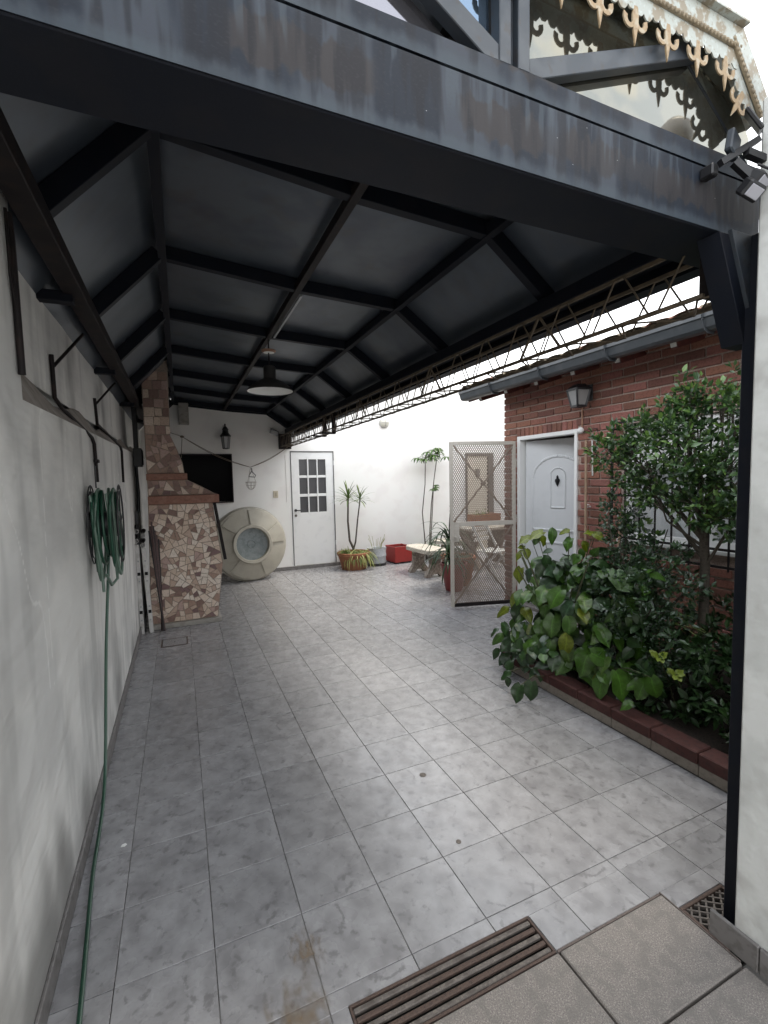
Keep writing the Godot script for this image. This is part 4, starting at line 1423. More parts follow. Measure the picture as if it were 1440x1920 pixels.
	# purlins along the ridge and the two knees, and the eaves tubes
	for q in [[KL, 0.045, 0.06, -0.006], [KM, 0.04, 0.05, -0.008], [KR, 0.045, 0.06, -0.006]]:
		var p: Vector2 = q[0]
		var mb := MB.new()
		mb.box(Vector3(p.x, p.y + q[2] * 0.5 + q[3], (bz0 + BACK_Z) * 0.5), Vector3(q[1], q[2], bz0 - BACK_Z - 0.004), 0.002)
		part("purlin", mb, M.steel if q[1] > 0.042 else M.brown_steel, c)
	var el := MB.new()
	el.box(Vector3(-0.12, 2.535, (bz0 + BACK_Z) * 0.5), Vector3(0.08, 0.07, bz0 - BACK_Z - 0.004), 0.003)
	part("eaves_tube", el, M.brown_steel, c)
	var er := MB.new()
	er.box(Vector3(2.10, 2.52, (bz0 + BACK_Z) * 0.5), Vector3(0.09, 0.07, bz0 - BACK_Z - 0.004), 0.003)
	part("eaves_tube", er, M.steel, c)
	# roof sheets, one per bay and facet
	var zs := [0.95]
	zs.append_array(RIBS)
	zs.append(BACK_Z + 0.01)
	var outer: Array = [Vector2(-0.30, 2.335), KL, KM, KR, Vector2(2.215, 2.485)]
	for i in zs.size() - 1:
		for k in 4:
			var a: Vector2 = outer[k]
			var b: Vector2 = outer[k + 1]
			var d := (b - a).normalized()
			var n := Vector2(-d.y, d.x)
			if n.y < 0:
				n = -n
			var off := n * (rd + 0.004)
			var z0: float = zs[i] - 0.002
			var z1: float = zs[i + 1] + 0.002
			var mb := MB.new()
			var lo := a + off - d * (0.0 if k == 0 else 0.045)
			var hi := b + off + d * (0.0 if k == 3 else 0.045)
			# a sheet that sags a few millimetres between the rafters
			var N := 6
			for s in N:
				var t0 := float(s) / N
				var t1 := float(s + 1) / N
				var sg0 := 0.006 * sin(PI * t0)
				var sg1 := 0.006 * sin(PI * t1)
				var za := lerpf(z0, z1, t0)
				var zb := lerpf(z0, z1, t1)
				mb.quad(xy(lo - n * sg0, za), xy(hi - n * sg0, za), xy(hi - n * sg1, zb), xy(lo - n * sg1, zb), xy(-n, 0))
				mb.quad(xy(lo + n * 0.006, za), xy(hi + n * 0.006, za), xy(hi + n * 0.006, zb), xy(lo + n * 0.006, zb), xy(n, 0))
			mb.quad(xy(lo, z0), xy(lo + n * 0.006, z0), xy(lo + n * 0.006, z1), xy(lo, z1), xy(-d, 0))
			mb.quad(xy(hi, z0), xy(hi + n * 0.006, z0), xy(hi + n * 0.006, z1), xy(hi, z1), xy(d, 0))
			part("roof_sheet", mb, M.roof_panel, c)
	# drip edge along the open side, flashing on the wall side
	var de := MB.new()
	de.box(Vector3(2.225, 2.485, (0.9 + BACK_Z) * 0.5), Vector3(0.012, 0.13, 0.9 - BACK_Z - 0.01))
	de.box(Vector3(2.19, 2.424, (0.9 + BACK_Z) * 0.5), Vector3(0.07, 0.008, 0.9 - BACK_Z - 0.01))
	part("drip_edge", de, M.steel, c)
	var end := MB.new()
	end.prism(PackedVector2Array([Vector2(-0.1, 2.60), E0 + Vector2(0, 0.0), KL + Vector2(0, -0.02), KM + Vector2(0, -0.02), KR + Vector2(0, -0.02), ER, Vector2(2.18, 2.60), Vector2(1.79, 2.91), Vector2(0.25, 3.01)]), Vector3(0, 0, BACK_Z + 0.004), Vector3.RIGHT, Vector3.UP, Vector3.BACK, 0.03)
	part("end_frame", end, M.steel, c)
	# brackets that tie the left eaves tube to the wall
	for z in [-0.62, -2.15, -3.75, -5.2]:
		var mb := MB.new()
		mb.box(Vector3(-0.20, 2.49, z), Vector3(0.15, 0.045, 0.06), 0.003)
		part("wall_bracket", mb, M.steel, c)
	# lattice girder: four chords and rod webbing
	var x0 := 1.957
	var x1 := 2.11
	var y0 := 2.24
	var y1 := 2.425
	var tz0 := 0.90
	var tz1 := BACK_Z + 0.09
	var gd := MB.new()
	gd.bar(Vector3(x0, y0, tz0), Vector3(x0, y0, tz1), 0.014, 0.014)
	var girder := part("lattice_girder", gd, M.rust, c)
	for q in [[x1, y0], [x0, y1], [x1, y1]]:
		var mb := MB.new()
		mb.bar(Vector3(q[0], q[1], tz0), Vector3(q[0], q[1], tz1), 0.014, 0.014)
		part("chord", mb, M.rust, girder)
	var step := 0.30
	var steps := int((tz0 - tz1) / step)
	for sd in 3:
		var mb := MB.new()
		var pts: Array = []
		for k in steps * 2 + 1:
			var z := tz0 - 0.03 - k * step * 0.5
			var hi_ := k % 2 == 0
			var tip := func(dz: float) -> Vector3:
				if sd == 0:
					return Vector3(x0 - 0.009, y1 - 0.005 if hi_ else y0 + 0.004, z + dz)
				if sd == 1:
					return Vector3(x1 + 0.009, y1 - 0.005 if hi_ else y0 + 0.004, z + 0.05 + dz)
				return Vector3(x0 if hi_ else x1, y0 - 0.009, z + 0.03 + dz)
			pts.append(tip.call(0.022))
			pts.append(tip.call(-0.022))
		mb.tube(pts, 0.0042, 5)
		part("web_rod", mb, M.rust, girder)
	for z in [0.1, -1.0, -2.4, -3.6, -4.7, -5.6]:
		for s in [-1, 1]:
			var mb := MB.new()
			mb.bar(Vector3(x0, y1, z), Vector3(x0, y0, z + 0.14 * s), 0.010, 0.010)
			part("stiffener", mb, M.rust, girder)
	for z in [-3.72, -4.12]:
		var mb := MB.new()
		mb.box(Vector3(x1 - 0.01, 2.352, z), Vector3(0.045, 0.27, 0.045), 0.002)
		mb.box(Vector3(x0 + 0.07, 2.222, z), Vector3(0.17, 0.02, 0.045), 0.002)
		part("hanger", mb, M.brown_steel, c)
	var ep := MB.new()
	ep.box(Vector3(2.035, 2.33, BACK_Z + 0.05), Vector3(0.20, 0.24, 0.012), 0.002)
	for s in [-1, 1]:
		ep.box(Vector3(2.035 + s * 0.10, 2.33, BACK_Z + 0.08), Vector3(0.014, 0.26, 0.07), 0.002)
		ep.box(Vector3(2.035, 2.33 + s * 0.124, BACK_Z + 0.08), Vector3(0.186, 0.014, 0.07), 0.002)
	part("girder_shoe", ep, M.brown_steel, c)
	var foot := MB.new()
	foot.box(Vector3(2.04, 2.31, 0.895), Vector3(0.13, 0.14, 0.05), 0.003)
	part("girder_shoe", foot, M.brown_steel, c)
	# a pale cable trunk beside the ridge purlin
	var tr := MB.new()
	tr.box(Vector3(1.074, 2.853, -1.62), Vector3(0.018, 0.018, 0.96), 0.003)
	part("cable_trunk", tr, M.zinc, c)
	# ornamental eaves: zinc band, bead, scalloped band and hanging fleurons
	var zv := 1.0
	var prof := [Vector2(-0.12, 2.72), Vector2(0.10, 2.99), Vector2(1.925, 2.99), Vector2(2.085, 2.80)]
	var val := MB.new()
	val.box(Vector3(1.0, 2.994, 0.985), Vector3(1.86, 0.006, 0.10))
	var band := part("ornamental_eaves", val, M.valance, c)
	for k in 3:
		var a: Vector2 = prof[k]
		var b: Vector2 = prof[k + 1]
		var d := (b - a).normalized()
		var n := Vector2(-d.y, d.x)
		if n.y < 0:
			n = -n
		var up_b := MB.new()
		up_b.prism(PackedVector2Array([a - n * 0.052, b - n * 0.052 - d * (0.02 if k == 1 else 0.0), b, a]), Vector3(0, 0, zv + 0.010 + (0.0022 if k != 1 else 0.0)), Vector3.RIGHT, Vector3.UP, Vector3.BACK, 0.006, 0.001)
		if k == 2:
			up_b.quad(xy(a + n * 0.001, zv + 0.018), xy(b + n * 0.001, zv + 0.018), xy(b + d * 0.1, 0.6), xy(a, 0.6), xy(n, 0))
		part("zinc_band", up_b, M.valance, band)
		var bead := MB.new()
		bead.bar(xy(a - n * 0.056, zv + 0.012), xy(b - n * 0.056, zv + 0.012), 0.012, 0.010, Vector3.BACK, 0.002)
		var cnt := int((b - a).length() / 0.016)
		for q in cnt:
			bead.box(xy(a + d * (0.016 * q + 0.008) - n * 0.057, zv + 0.0165), Vector3(0.010, 0.010, 0.009), 0.003)
		part("bead", bead, M.valance_bead, band)
		# scalloped lower band
		var poly := PackedVector2Array()
		poly.append(a - n * 0.062)
		var teeth := maxi(2, int((b - a).length() / 0.0325))
		for q in teeth:
			var t0 := (b - a).length() * q / teeth
			var w := (b - a).length() / teeth
			var dp := 0.112 + 0.006 * sin(q * 2.1)
			poly.append(a + d * (t0 + w * 0.05) - n * (dp - 0.008))
			poly.append(a + d * (t0 + w * 0.3) - n * dp)
			poly.append(a + d * (t0 + w * 0.7) - n * (dp - 0.001))
			poly.append(a + d * (t0 + w * 0.95) - n * (dp - 0.010))
		poly.append(b - n * 0.062)
		var low := MB.new()
		low.prism(poly, Vector3(0, 0, zv + 0.004 - (0.0022 if k != 1 else 0.0)), Vector3.RIGHT, Vector3.UP, Vector3.BACK, 0.004)
		part("scalloped_band", low, M.valance, band)
		var spots: Array = []
		if k == 1:
			for q in 14:
				spots.append(1.862 - 0.131 * q)
		else:
			spots = [0.12]
		for s in spots:
			var o: Vector2 = Vector2(s, 2.885) if k == 1 else (a.lerp(b, 0.62) - n * 0.10)
			var ang := 0.0 if k == 1 else atan2(d.y, d.x)
			if k == 0:
				ang = atan2(d.y, d.x)
			var fl := part("fleuron", fleuron(), M.gold, band)
			fl.position = Vector3(o.x, o.y, zv + 0.003)
			fl.rotation.z = ang * 0.7

var fleuron_mesh: ArrayMesh = null
func fleuron() -> ArrayMesh:
	if fleuron_mesh:
		return fleuron_mesh
	var b := MB.new()
	b.prism(PackedVector2Array([Vector2(-0.008, 0.012), Vector2(-0.012, -0.012), Vector2(-0.011, -0.034), Vector2(-0.006, -0.062), Vector2(0.0, -0.088), Vector2(0.006, -0.062), Vector2(0.011, -0.034), Vector2(0.012, -0.012), Vector2(0.008, 0.012)]), Vector3.ZERO, Vector3.RIGHT, Vector3.UP, Vector3.BACK, 0.005, 0.0012)
	for s in [-1.0, 1.0]:
		var outer := PackedVector2Array()
		var inner := PackedVector2Array()
		for k in 9:
			var t := k / 8.0
			var a := lerpf(-0.2, PI * 1.12, t)
			var c := Vector2(s * 0.022, -0.024)
			# a hook that leaves the stem low and curls up and over at its end
			var p := Vector2(-s * cos(a) * 0.0165, -sin(a) * 0.0185)
			var w := lerpf(0.0055, 0.0085, t)
			outer.append(c + p + p.normalized() * w)
			inner.append(c + p - p.normalized() * w * 0.8)
		inner.reverse()
		outer.append_array(inner)
		b.prism(outer, Vector3(0, 0, 0.0006), Vector3.RIGHT, Vector3.UP, Vector3.BACK, 0.004, 0.0)
	fleuron_mesh = b.mesh()
	return fleuron_mesh

# ---------------------------------------------------------------- barbecue of broken tiles
func halve(poly: PackedVector2Array, m: Vector2, d: Vector2) -> PackedVector2Array:
	var nx := PackedVector2Array()
	for k in poly.size():
		var a := poly[k]
		var b := poly[(k + 1) % poly.size()]
		var da := (a - m).dot(d)
		var db := (b - m).dot(d)
		if da <= 0.0:
			nx.append(a)
		if (da < 0.0) != (db < 0.0) and absf(da - db) > 1e-9:
			nx.append(a + (b - a) * (da / (da - db)))
	return nx

func poly_area(p: PackedVector2Array) -> float:
	var a := 0.0
	for k in p.size():
		a += p[k].cross(p[(k + 1) % p.size()])
	return absf(a) * 0.5

# snap a field into tiles of about the given area, as a mason breaks them: each piece is cut across its length
func shards(parent: Node3D, poly: PackedVector2Array, count: int, o: Vector3, gap: float, tone: int, called := "tile_shard") -> void:
	var stack: Array = [poly]
	var done: Array = []
	var target := poly_area(poly) / count
	while stack.size() > 0:
		var p: PackedVector2Array = stack.pop_back()
		var c := Vector2.ZERO
		for q in p:
			c += q
		c /= p.size()
		if poly_area(p) < target * rng.randf_range(0.75, 2.1) or p.size() < 3:
			done.append(p)
			continue
		# the longer of the piece's two principal axes
		var sxx := 0.0
		var sxy := 0.0
		var syy := 0.0
		for q in p:
			sxx += (q.x - c.x) * (q.x - c.x)
			syy += (q.y - c.y) * (q.y - c.y)
			sxy += (q.x - c.x) * (q.y - c.y)
		var far := Vector2.from_angle(0.5 * atan2(2.0 * sxy, sxx - syy)) * sqrt(target)
		var d := far.normalized().rotated(rng.randf_range(-0.34, 0.34) + (0.785 if p.size() == 3 else 0.0) * (1.0 if rng.randf() < 0.5 else -1.0))
		var m := c + far * rng.randf_range(-0.14, 0.14)
		var h0 := halve(p, m, d)
		var h1 := halve(p, m, -d)
		if h0.size() < 3 or h1.size() < 3:
			done.append(p)
			continue
		stack.append(h0)
		stack.append(h1)
	for p in done:
		var ins := Geometry2D.offset_polygon(p, -gap * rng.randf_range(0.7, 1.5))
		if ins.is_empty() or ins[0].size() < 3 or poly_area(ins[0]) < 0.0003:
			continue
		var c := Vector2.ZERO
		for q in ins[0]:
			c += q
		c /= ins[0].size()
		var turn := rng.randf_range(-0.07, 0.07)
		var sh := PackedVector2Array()
		for k in ins[0].size():
			var q := c + (ins[0][k] - c).rotated(turn) * rng.randf_range(0.95, 1.0)
			if sh.is_empty() or q.distance_to(sh[sh.size() - 1]) > 0.007:
				sh.append(q)
		if sh.size() < 3:
			continue
		var mb := MB.new()
		mb.prism(sh, o, Vector3.RIGHT, Vector3.UP, Vector3.BACK, 0.006 + rng.randf_range(0.0, 0.003), 0.0012)
		var roll := rng.randf()
		var k2 := 0
		if tone == 0:
			k2 = [0, 0, 6, 6, 9, 9, 1, 1, 2, 7, 8, 3, 4, 5, 3, 0][int(roll * 16.0)]
		else:
			k2 = [2, 7, 8, 8, 3, 3, 4, 4, 5, 9][int(roll * 10.0)]
		part(called, mb, M.shard[k2], parent)

func build_barbecue() -> void:
	var g := thing("barbecue", "built-in barbecue and chimney clad in broken beige and brown tiles", "barbecue", Vector3(0, 0, -3.79))
	var body := MB.new()
	var lower := PackedVector2Array([Vector2(-0.09, 0.055), Vector2(0.625, 0.055), Vector2(0.705, 0.69), Vector2(0.622, 1.405), Vector2(-0.05, 1.405)])
	body.prism(lower, Vector3(0, 0, -0.95), Vector3.RIGHT, Vector3.UP, Vector3.BACK, 0.95)
	part("body", body, M.shard_grout, g)
	var pl := MB.new()
	pl.box(Vector3(0.275, 0.027, -0.46), Vector3(0.77, 0.054, 1.0), 0.005)
	part("plinth", pl, M.concrete, g)
	shards(g, PackedVector2Array([Vector2(-0.085, 0.06), Vector2(0.62, 0.06), Vector2(0.70, 0.69), Vector2(0.618, 1.40), Vector2(-0.045, 1.40)]), 250, Vector3(0, 0, 0.0), 0.0022, 0)
	var slab := MB.new()
	slab.box(Vector3(0.323, 1.453, -0.45), Vector3(0.734, 0.094, 1.06), 0.006)
	part("counter", slab, M.clay_tile, g)
	var hood := MB.new()
	var hp := PackedVector2Array([Vector2(-0.045, 1.501), Vector2(0.665, 1.501), Vector2(0.50, 1.60), Vector2(0.365, 1.672), Vector2(-0.045, 1.672)])
	hood.prism(hp, Vector3(0, 0, -0.80), Vector3.RIGHT, Vector3.UP, Vector3.BACK, 0.80)
	var up := PackedVector2Array([Vector2(-0.045, 1.748), Vector2(0.338, 1.748), Vector2(0.325, 1.86), Vector2(0.272, 2.02), Vector2(0.207, 2.18), Vector2(0.218, 3.05), Vector2(-0.045, 3.05)])
	hood.prism(up, Vector3(0, 0, -0.55), Vector3.RIGHT, Vector3.UP, Vector3.BACK, 0.55)
	var hd := part("hood", hood, M.shard_grout, g)
	var ledge := MB.new()
	ledge.box(Vector3(0.158, 1.710, -0.37), Vector3(0.416, 0.074, 0.82), 0.005)
	part("ledge", ledge, M.clay_tile, g)
	shards(g, PackedVector2Array([Vector2(-0.04, 1.505), Vector2(0.655, 1.505), Vector2(0.495, 1.597), Vector2(0.362, 1.668), Vector2(-0.04, 1.668)]), 18, Vector3.ZERO, 0.0025, 1, "hood_shard")
	shards(g, PackedVector2Array([Vector2(-0.04, 1.752), Vector2(0.334, 1.752), Vector2(0.321, 1.86), Vector2(0.268, 2.02), Vector2(0.205, 2.175), Vector2(-0.04, 2.175)]), 30, Vector3.ZERO, 0.0025, 1, "hood_shard")
	# the flue wears squarer pieces laid in rough rows
	for r in 7:
		var xx := -0.04
		var y0 := 2.182 + 0.098 * r
		while xx < 0.19:
			var w := minf(rng.randf_range(0.06, 0.11), 0.212 - xx)
			if 0.212 - xx - w < 0.04:
				w = 0.212 - xx
			var mb := MB.new()
			var j := func() -> Vector2: return Vector2(rng.randf_range(-0.006, 0.006), rng.randf_range(-0.006, 0.006))
			mb.prism(PackedVector2Array([Vector2(xx + 0.003, y0) + j.call(), Vector2(xx + w - 0.003, y0) + j.call(), Vector2(xx + w - 0.003, y0 + 0.09) + j.call(), Vector2(xx + 0.003, y0 + 0.09) + j.call()]), Vector3.ZERO, Vector3.RIGHT, Vector3.UP, Vector3.BACK, 0.007, 0.0012)
			part("flue_tile", mb, M.shard[[0, 1, 2, 4, 3, 7, 9, 8][rng.randi_range(0, 7)]], g)
			xx += w
	# an iron flat bar along the right-hand edge
	var fb := MB.new()
	fb.bar(Vector3(0.640, 1.40, 0.03), Vector3(0.732, 0.73, 0.03), 0.012, 0.035, Vector3.RIGHT, 0.002)
	part("angle_iron", fb, M.brown_steel, g)
	# stub of pale flue behind the chimney
	var st := MB.new()
	st.box(Vector3(0.40, 2.76, BACK_Z + 0.08), Vector3(0.15, 0.34, 0.14), 0.004)
	solo("wall_pier", st, M.concrete, "short pale pier under the roof behind the barbecue chimney", "pier")

# ---------------------------------------------------------------- water tank end
func build_tank() -> void:
	var t := thing("water_tank_top", "round beige plastic water tank top leaning on the back wall", "water tank", Vector3(1.31, 0.613, -5.86))
	t.rotation.x = deg_to_rad(-5.0)
	t.rotation.z = deg_to_rad(-20)
	t.rotation.y = deg_to_rad(7)
	var B := Basis(Vector3.RIGHT, PI / 2)   # lathe axis y becomes +z
	var b := MB.new()
	b.lathe([Vector2(0.0, -0.30), Vector2(0.575, -0.30), Vector2(0.60, -0.27), Vector2(0.605, -0.06), Vector2(0.59, -0.015), Vector2(0.565, 0.0), Vector2(0.33, 0.068), Vector2(0.30, 0.08)], Vector3.ZERO, 64, B)
	part("shell", b, M.tank, t)
	var r := MB.new()
	r.lathe([Vector2(0.32, 0.065), Vector2(0.318, 0.125), Vector2(0.31, 0.134), Vector2(0.272, 0.134), Vector2(0.264, 0.125), Vector2(0.262, 0.03)], Vector3.ZERO, 56, B)
	part("collar", r, M.tank, t)
	var d := MB.new()
	d.lathe([Vector2(0.264, 0.05), Vector2(0.12, 0.035), Vector2(0.07, 0.036), Vector2(0.066, 0.042), Vector2(0.058, 0.042), Vector2(0.055, 0.035), Vector2(0.0, 0.034)], Vector3.ZERO, 48, B)
	part("sunken_disc", d, M.tank_inside, t)
	for q in [[-0.85, -0.42, 0.03], [0.36, 0.98, 0.032], [1.5, 1.95, 0.03], [2.4, 2.86, 0.034], [3.35, 3.62, 0.03], [4.35, 5.0, 0.032]]:
		# raised wedge between two radii, standing proud of the cone
		var w := MB.new()
		var N := 6
		for s in N:
			var a0 := lerpf(q[0], q[1], float(s) / N)
			var a1 := lerpf(q[0], q[1], float(s + 1) / N)
			var f := func(a: float, rr: float, lift: float) -> Vector3: return Vector3(cos(a) * rr, sin(a) * rr, 0.075 * (0.565 - rr) / 0.265 + lift)
			w.quad(f.call(a0, 0.315, q[2]), f.call(a1, 0.315, q[2]), f.call(a1, 0.56, q[2] * 0.6), f.call(a0, 0.56, q[2] * 0.6), Vector3.BACK)
			if s == 0 or s == N - 1:
				var a := a0 if s == 0 else a1
				w.quad(f.call(a, 0.315, q[2]), f.call(a, 0.56, q[2] * 0.6), f.call(a, 0.56, -0.004), f.call(a, 0.315, -0.004), Vector3(sin(a), -cos(a), 0) * (1.0 if s == 0 else -1.0))
			w.quad(f.call(a0, 0.56, q[2] * 0.6), f.call(a1, 0.56, q[2] * 0.6), f.call(a1, 0.565, -0.003), f.call(a0, 0.565, -0.003), Vector3(cos(a0), sin(a0), 0.3))
		part("raised_rib", w, M.tank, t)
	var rim := MB.new()
	rim.lathe([Vector2(0.603, -0.075), Vector2(0.618, -0.08), Vector2(0.618, -0.11), Vector2(0.603, -0.115)], Vector3.ZERO, 64, B)
	part("rim_band", rim, M.tank, t)

# ---------------------------------------------------------------- ladder and poles
func build_ladder() -> void:
	var l := thing("folding_ladder", "folded white aluminium ladder standing between the left wall and the barbecue", "ladder", Vector3(-0.12, 0, -3.70))
	for k in 2:
		var b := MB.new()
		var x0 := -0.048 + 0.062 * k
		b.bar(Vector3(x0 - 0.002 + 0.03 * k, 0.0, 0.02), Vector3(x0 - 0.008, 0.98 - 0.04 * k, -0.005), 0.042, 0.028, Vector3.BACK, 0.003)
		part("rail", b, M.aluminium, l)
		for y in [0.15, 0.30, 0.58, 0.80]:
			var s := MB.new()
			var t: float = y / 0.98
			s.lathe([Vector2(0.009, 0), Vector2(0.009, 0.004), Vector2(0.0, 0.006)], Vector3(x0 - 0.002 + 0.03 * k * (1.0 - t), y, 0.034 - 0.025 * t), 10, Basis(Vector3.RIGHT, PI / 2))
			part("rivet", s, M.zinc, l)
		for y in [0.24, 0.66]:
			var s := MB.new()
			var t: float = y / 0.98
			s.box(Vector3(x0 - 0.002 + 0.03 * k * (1.0 - t), y, 0.034 - 0.025 * t), Vector3(0.03, 0.035, 0.004), 0.001)
			part("slot", s, M.dark, l)
		for j in 4:
			# rungs seen end-on: short hollow tubes
			var r := MB.new()
			r.lathe([Vector2(0.024, -0.06), Vector2(0.024, 0.02), Vector2(0.019, 0.02), Vector2(0.019, -0.055), Vector2(0.0, -0.055)], Vector3(x0 - 0.012 + 0.004 * j, 1.02 + 0.052 * j - 0.05 * k, 0.0), 8, Basis(Vector3.RIGHT, PI / 2))
			part("rung_end", r, M.aluminium if j % 2 == 0 else M.brown_steel, l)
	var pb := thing("pole_bundle", "bundle of thin purple-brown poles leaning on the barbecue's left edge", "poles", Vector3(0.0, 0, -3.72))
	for k in 7:
		var b := MB.new()
		var x0 := -0.045 + 0.015 * k
		var top := 1.22 - 0.05 * absf(k - 2.0)
		b.tube([Vector3(0.045 - 0.004 * k + 0.012 * (k % 2), 0.0, 0.05 - 0.006 * k), Vector3((x0 + 0.03) * 0.5, top * 0.55, 0.01), Vector3(x0 - 0.01, top, -0.035 + 0.004 * (k % 3))], 0.0085, 7)
		part("pole", b, M.purple_pole if k % 3 else M.black, pb)
	var bd := MB.new()
	bd.bar(Vector3(-0.155, 0.0, -3.76), Vector3(-0.165, 1.34, -3.78), 0.03, 0.05, Vector3.BACK, 0.003)
	solo("dark_board", bd, M.black, "dark narrow board upright against the left wall behind the ladder", "board")

# ---------------------------------------------------------------- conduits, boxes, lines
func build_wall_services() -> void:
	# conduit by the near end of the ledge
	var a := MB.new()
	a.tube([Vector3(-0.176, 2.50, 0.09), Vector3(-0.176, 2.42, 0.075), Vector3(-0.174, 2.0, 0.078)], 0.011, 8)
	a.tube([Vector3(-0.176, 2.50, 0.115), Vector3(-0.177, 2.3, 0.11), Vector3(-0.176, 2.2, 0.078)], 0.005, 6)
	solo("conduit", a, M.brown_steel, "dark straight conduit on the left wall nearest the camera, under the front beam", "conduit", "conduits on the left wall")
	var b := MB.new()
	b.tube([Vector3(-0.250, 2.26, -0.74), Vector3(-0.250, 2.06, -0.745), Vector3(-0.235, 2.02, -0.80), Vector3(-0.178, 1.915, -1.24), Vector3(-0.176, 1.88, -1.30), Vector3(-0.176, 1.655, -1.325)], 0.010, 8)
	b.tube([Vector3(-0.245, 2.21, -0.75), Vector3(-0.17, 2.47, -1.12)], 0.008, 6)
	b.box(Vector3(-0.172, 1.78, -1.315), Vector3(0.026, 0.02, 0.05), 0.002)
	solo("conduit", b, M.brown_steel, "dark bent conduit that follows the ledge down to the hose reel", "conduit", "conduits on the left wall")
	var c := MB.new()
	c.tube([Vector3(-0.250, 2.26, -1.98), Vector3(-0.250, 2.08, -2.03), Vector3(-0.178, 1.965, -2.72), Vector3(-0.176, 1.93, -2.79), Vector3(-0.176, 1.655, -2.77)], 0.010, 8)
	c.tube([Vector3(-0.245, 2.22, -1.99), Vector3(-0.17, 2.47, -2.5)], 0.008, 6)
	solo("conduit", c, M.brown_steel, "dark bent conduit on the left wall between hose reel and switch box", "conduit", "conduits on the left wall")
	var e := thing("switch_box", "black electric switch box high on the left wall beside the chimney", "electric box", Vector3(-0.187, 1.94, -4.12))
	var eb := MB.new()
	eb.box(Vector3(0.045, 0, 0), Vector3(0.09, 0.21, 0.16), 0.006)
	part("case", eb, M.black, e)
	var ec := MB.new()
	ec.box(Vector3(0.094, 0.0, 0), Vector3(0.008, 0.17, 0.13), 0.003)
	part("cover", ec, M.steel, e)
	var ek := MB.new()
	ek.box(Vector3(0.03, 0.36, -0.02), Vector3(0.05, 0.52, 0.05), 0.004)
	ek.tube([Vector3(0.02, -0.1, 0.0), Vector3(0.03, -0.4, 0.03), Vector3(0.02, -0.62, 0.05)], 0.016, 8)
	part("trunking", ek, M.black, e)
	# clothes line
	var ln := MB.new()
	var P0 := Vector3(0.36, 2.395, BACK_Z + 0.05)
	var P1 := Vector3(1.40, 1.88, BACK_Z + 0.22)
	var P2 := Vector3(2.10, 2.25, BACK_Z + 0.10)
	for s in 2:
		var pts: Array = []
		for k in 9:
			var t := k / 8.0
			pts.append(P0.lerp(P1, t) - Vector3.UP * (0.05 + 0.02 * s) * sin(PI * t))
		for k in range(1, 7):
			var t := k / 6.0
			pts.append(P1.lerp(P2, t) - Vector3.UP * (0.03 + 0.015 * s) * sin(PI * t))
		ln.tube(pts, 0.0045, 5)
	ln.tube([P0, Vector3(-0.05, 2.30, -3.86)], 0.004, 5)
	ln.tube([P0, Vector3(0.33, 2.05, BACK_Z + 0.04)], 0.005, 5)
	ln.lathe([Vector2(0.0, -0.02), Vector2(0.03, -0.012), Vector2(0.03, 0.012), Vector2(0.0, 0.02)], P0, 8)
	solo("clothes_line", ln, M.rope, "slack brown cord strung across the back wall from chimney to girder", "cord")
	var cg := thing("wire_basket", "small wire basket lamp guard hanging from the slack cord", "wire basket", Vector3(1.40, 1.87, BACK_Z + 0.22))
	var wm := plain(0.34, 0.31, 0.27, 0.5)
	var cgm := MB.new()
	for k in 8:
		var aa := TAU * k / 8
		var pts: Array = []
		for q in 5:
			var t := q / 4.0
			pts.append(Vector3(cos(aa) * 0.085 * cos(t * 1.45), -0.24 - 0.13 * sin(t * 1.5), sin(aa) * 0.085 * cos(t * 1.45)))
		cgm.tube(pts, 0.0032, 4)
	for q in [[0.086, -0.24], [0.075, -0.30], [0.088, -0.255]]:
		var pts: Array = []
		for k in 17:
			pts.append(Vector3(cos(TAU * k / 16) * q[0], q[1], sin(TAU * k / 16) * q[0]))
		cgm.tube(pts, 0.0035, 4)
	for k in 3:
		var aa := TAU * k / 3
		cgm.tube([Vector3(cos(aa) * 0.085, -0.24, sin(aa) * 0.085), Vector3(0, 0.0, 0)], 0.003, 4)
	part("cage", cgm, wm, cg)
	var hk := MB.new()
	hk.tube([Vector3(0.02, 0.0, 0), Vector3(0.03, -0.07, 0), Vector3(0.085, -0.13, 0), Vector3(0.07, -0.16, 0), Vector3(-0.03, -0.15, 0), Vector3(-0.02, -0.12, 0), Vector3(0.02, -0.06, 0)], 0.007, 6)
	part("hook", hk, M.black, cg)

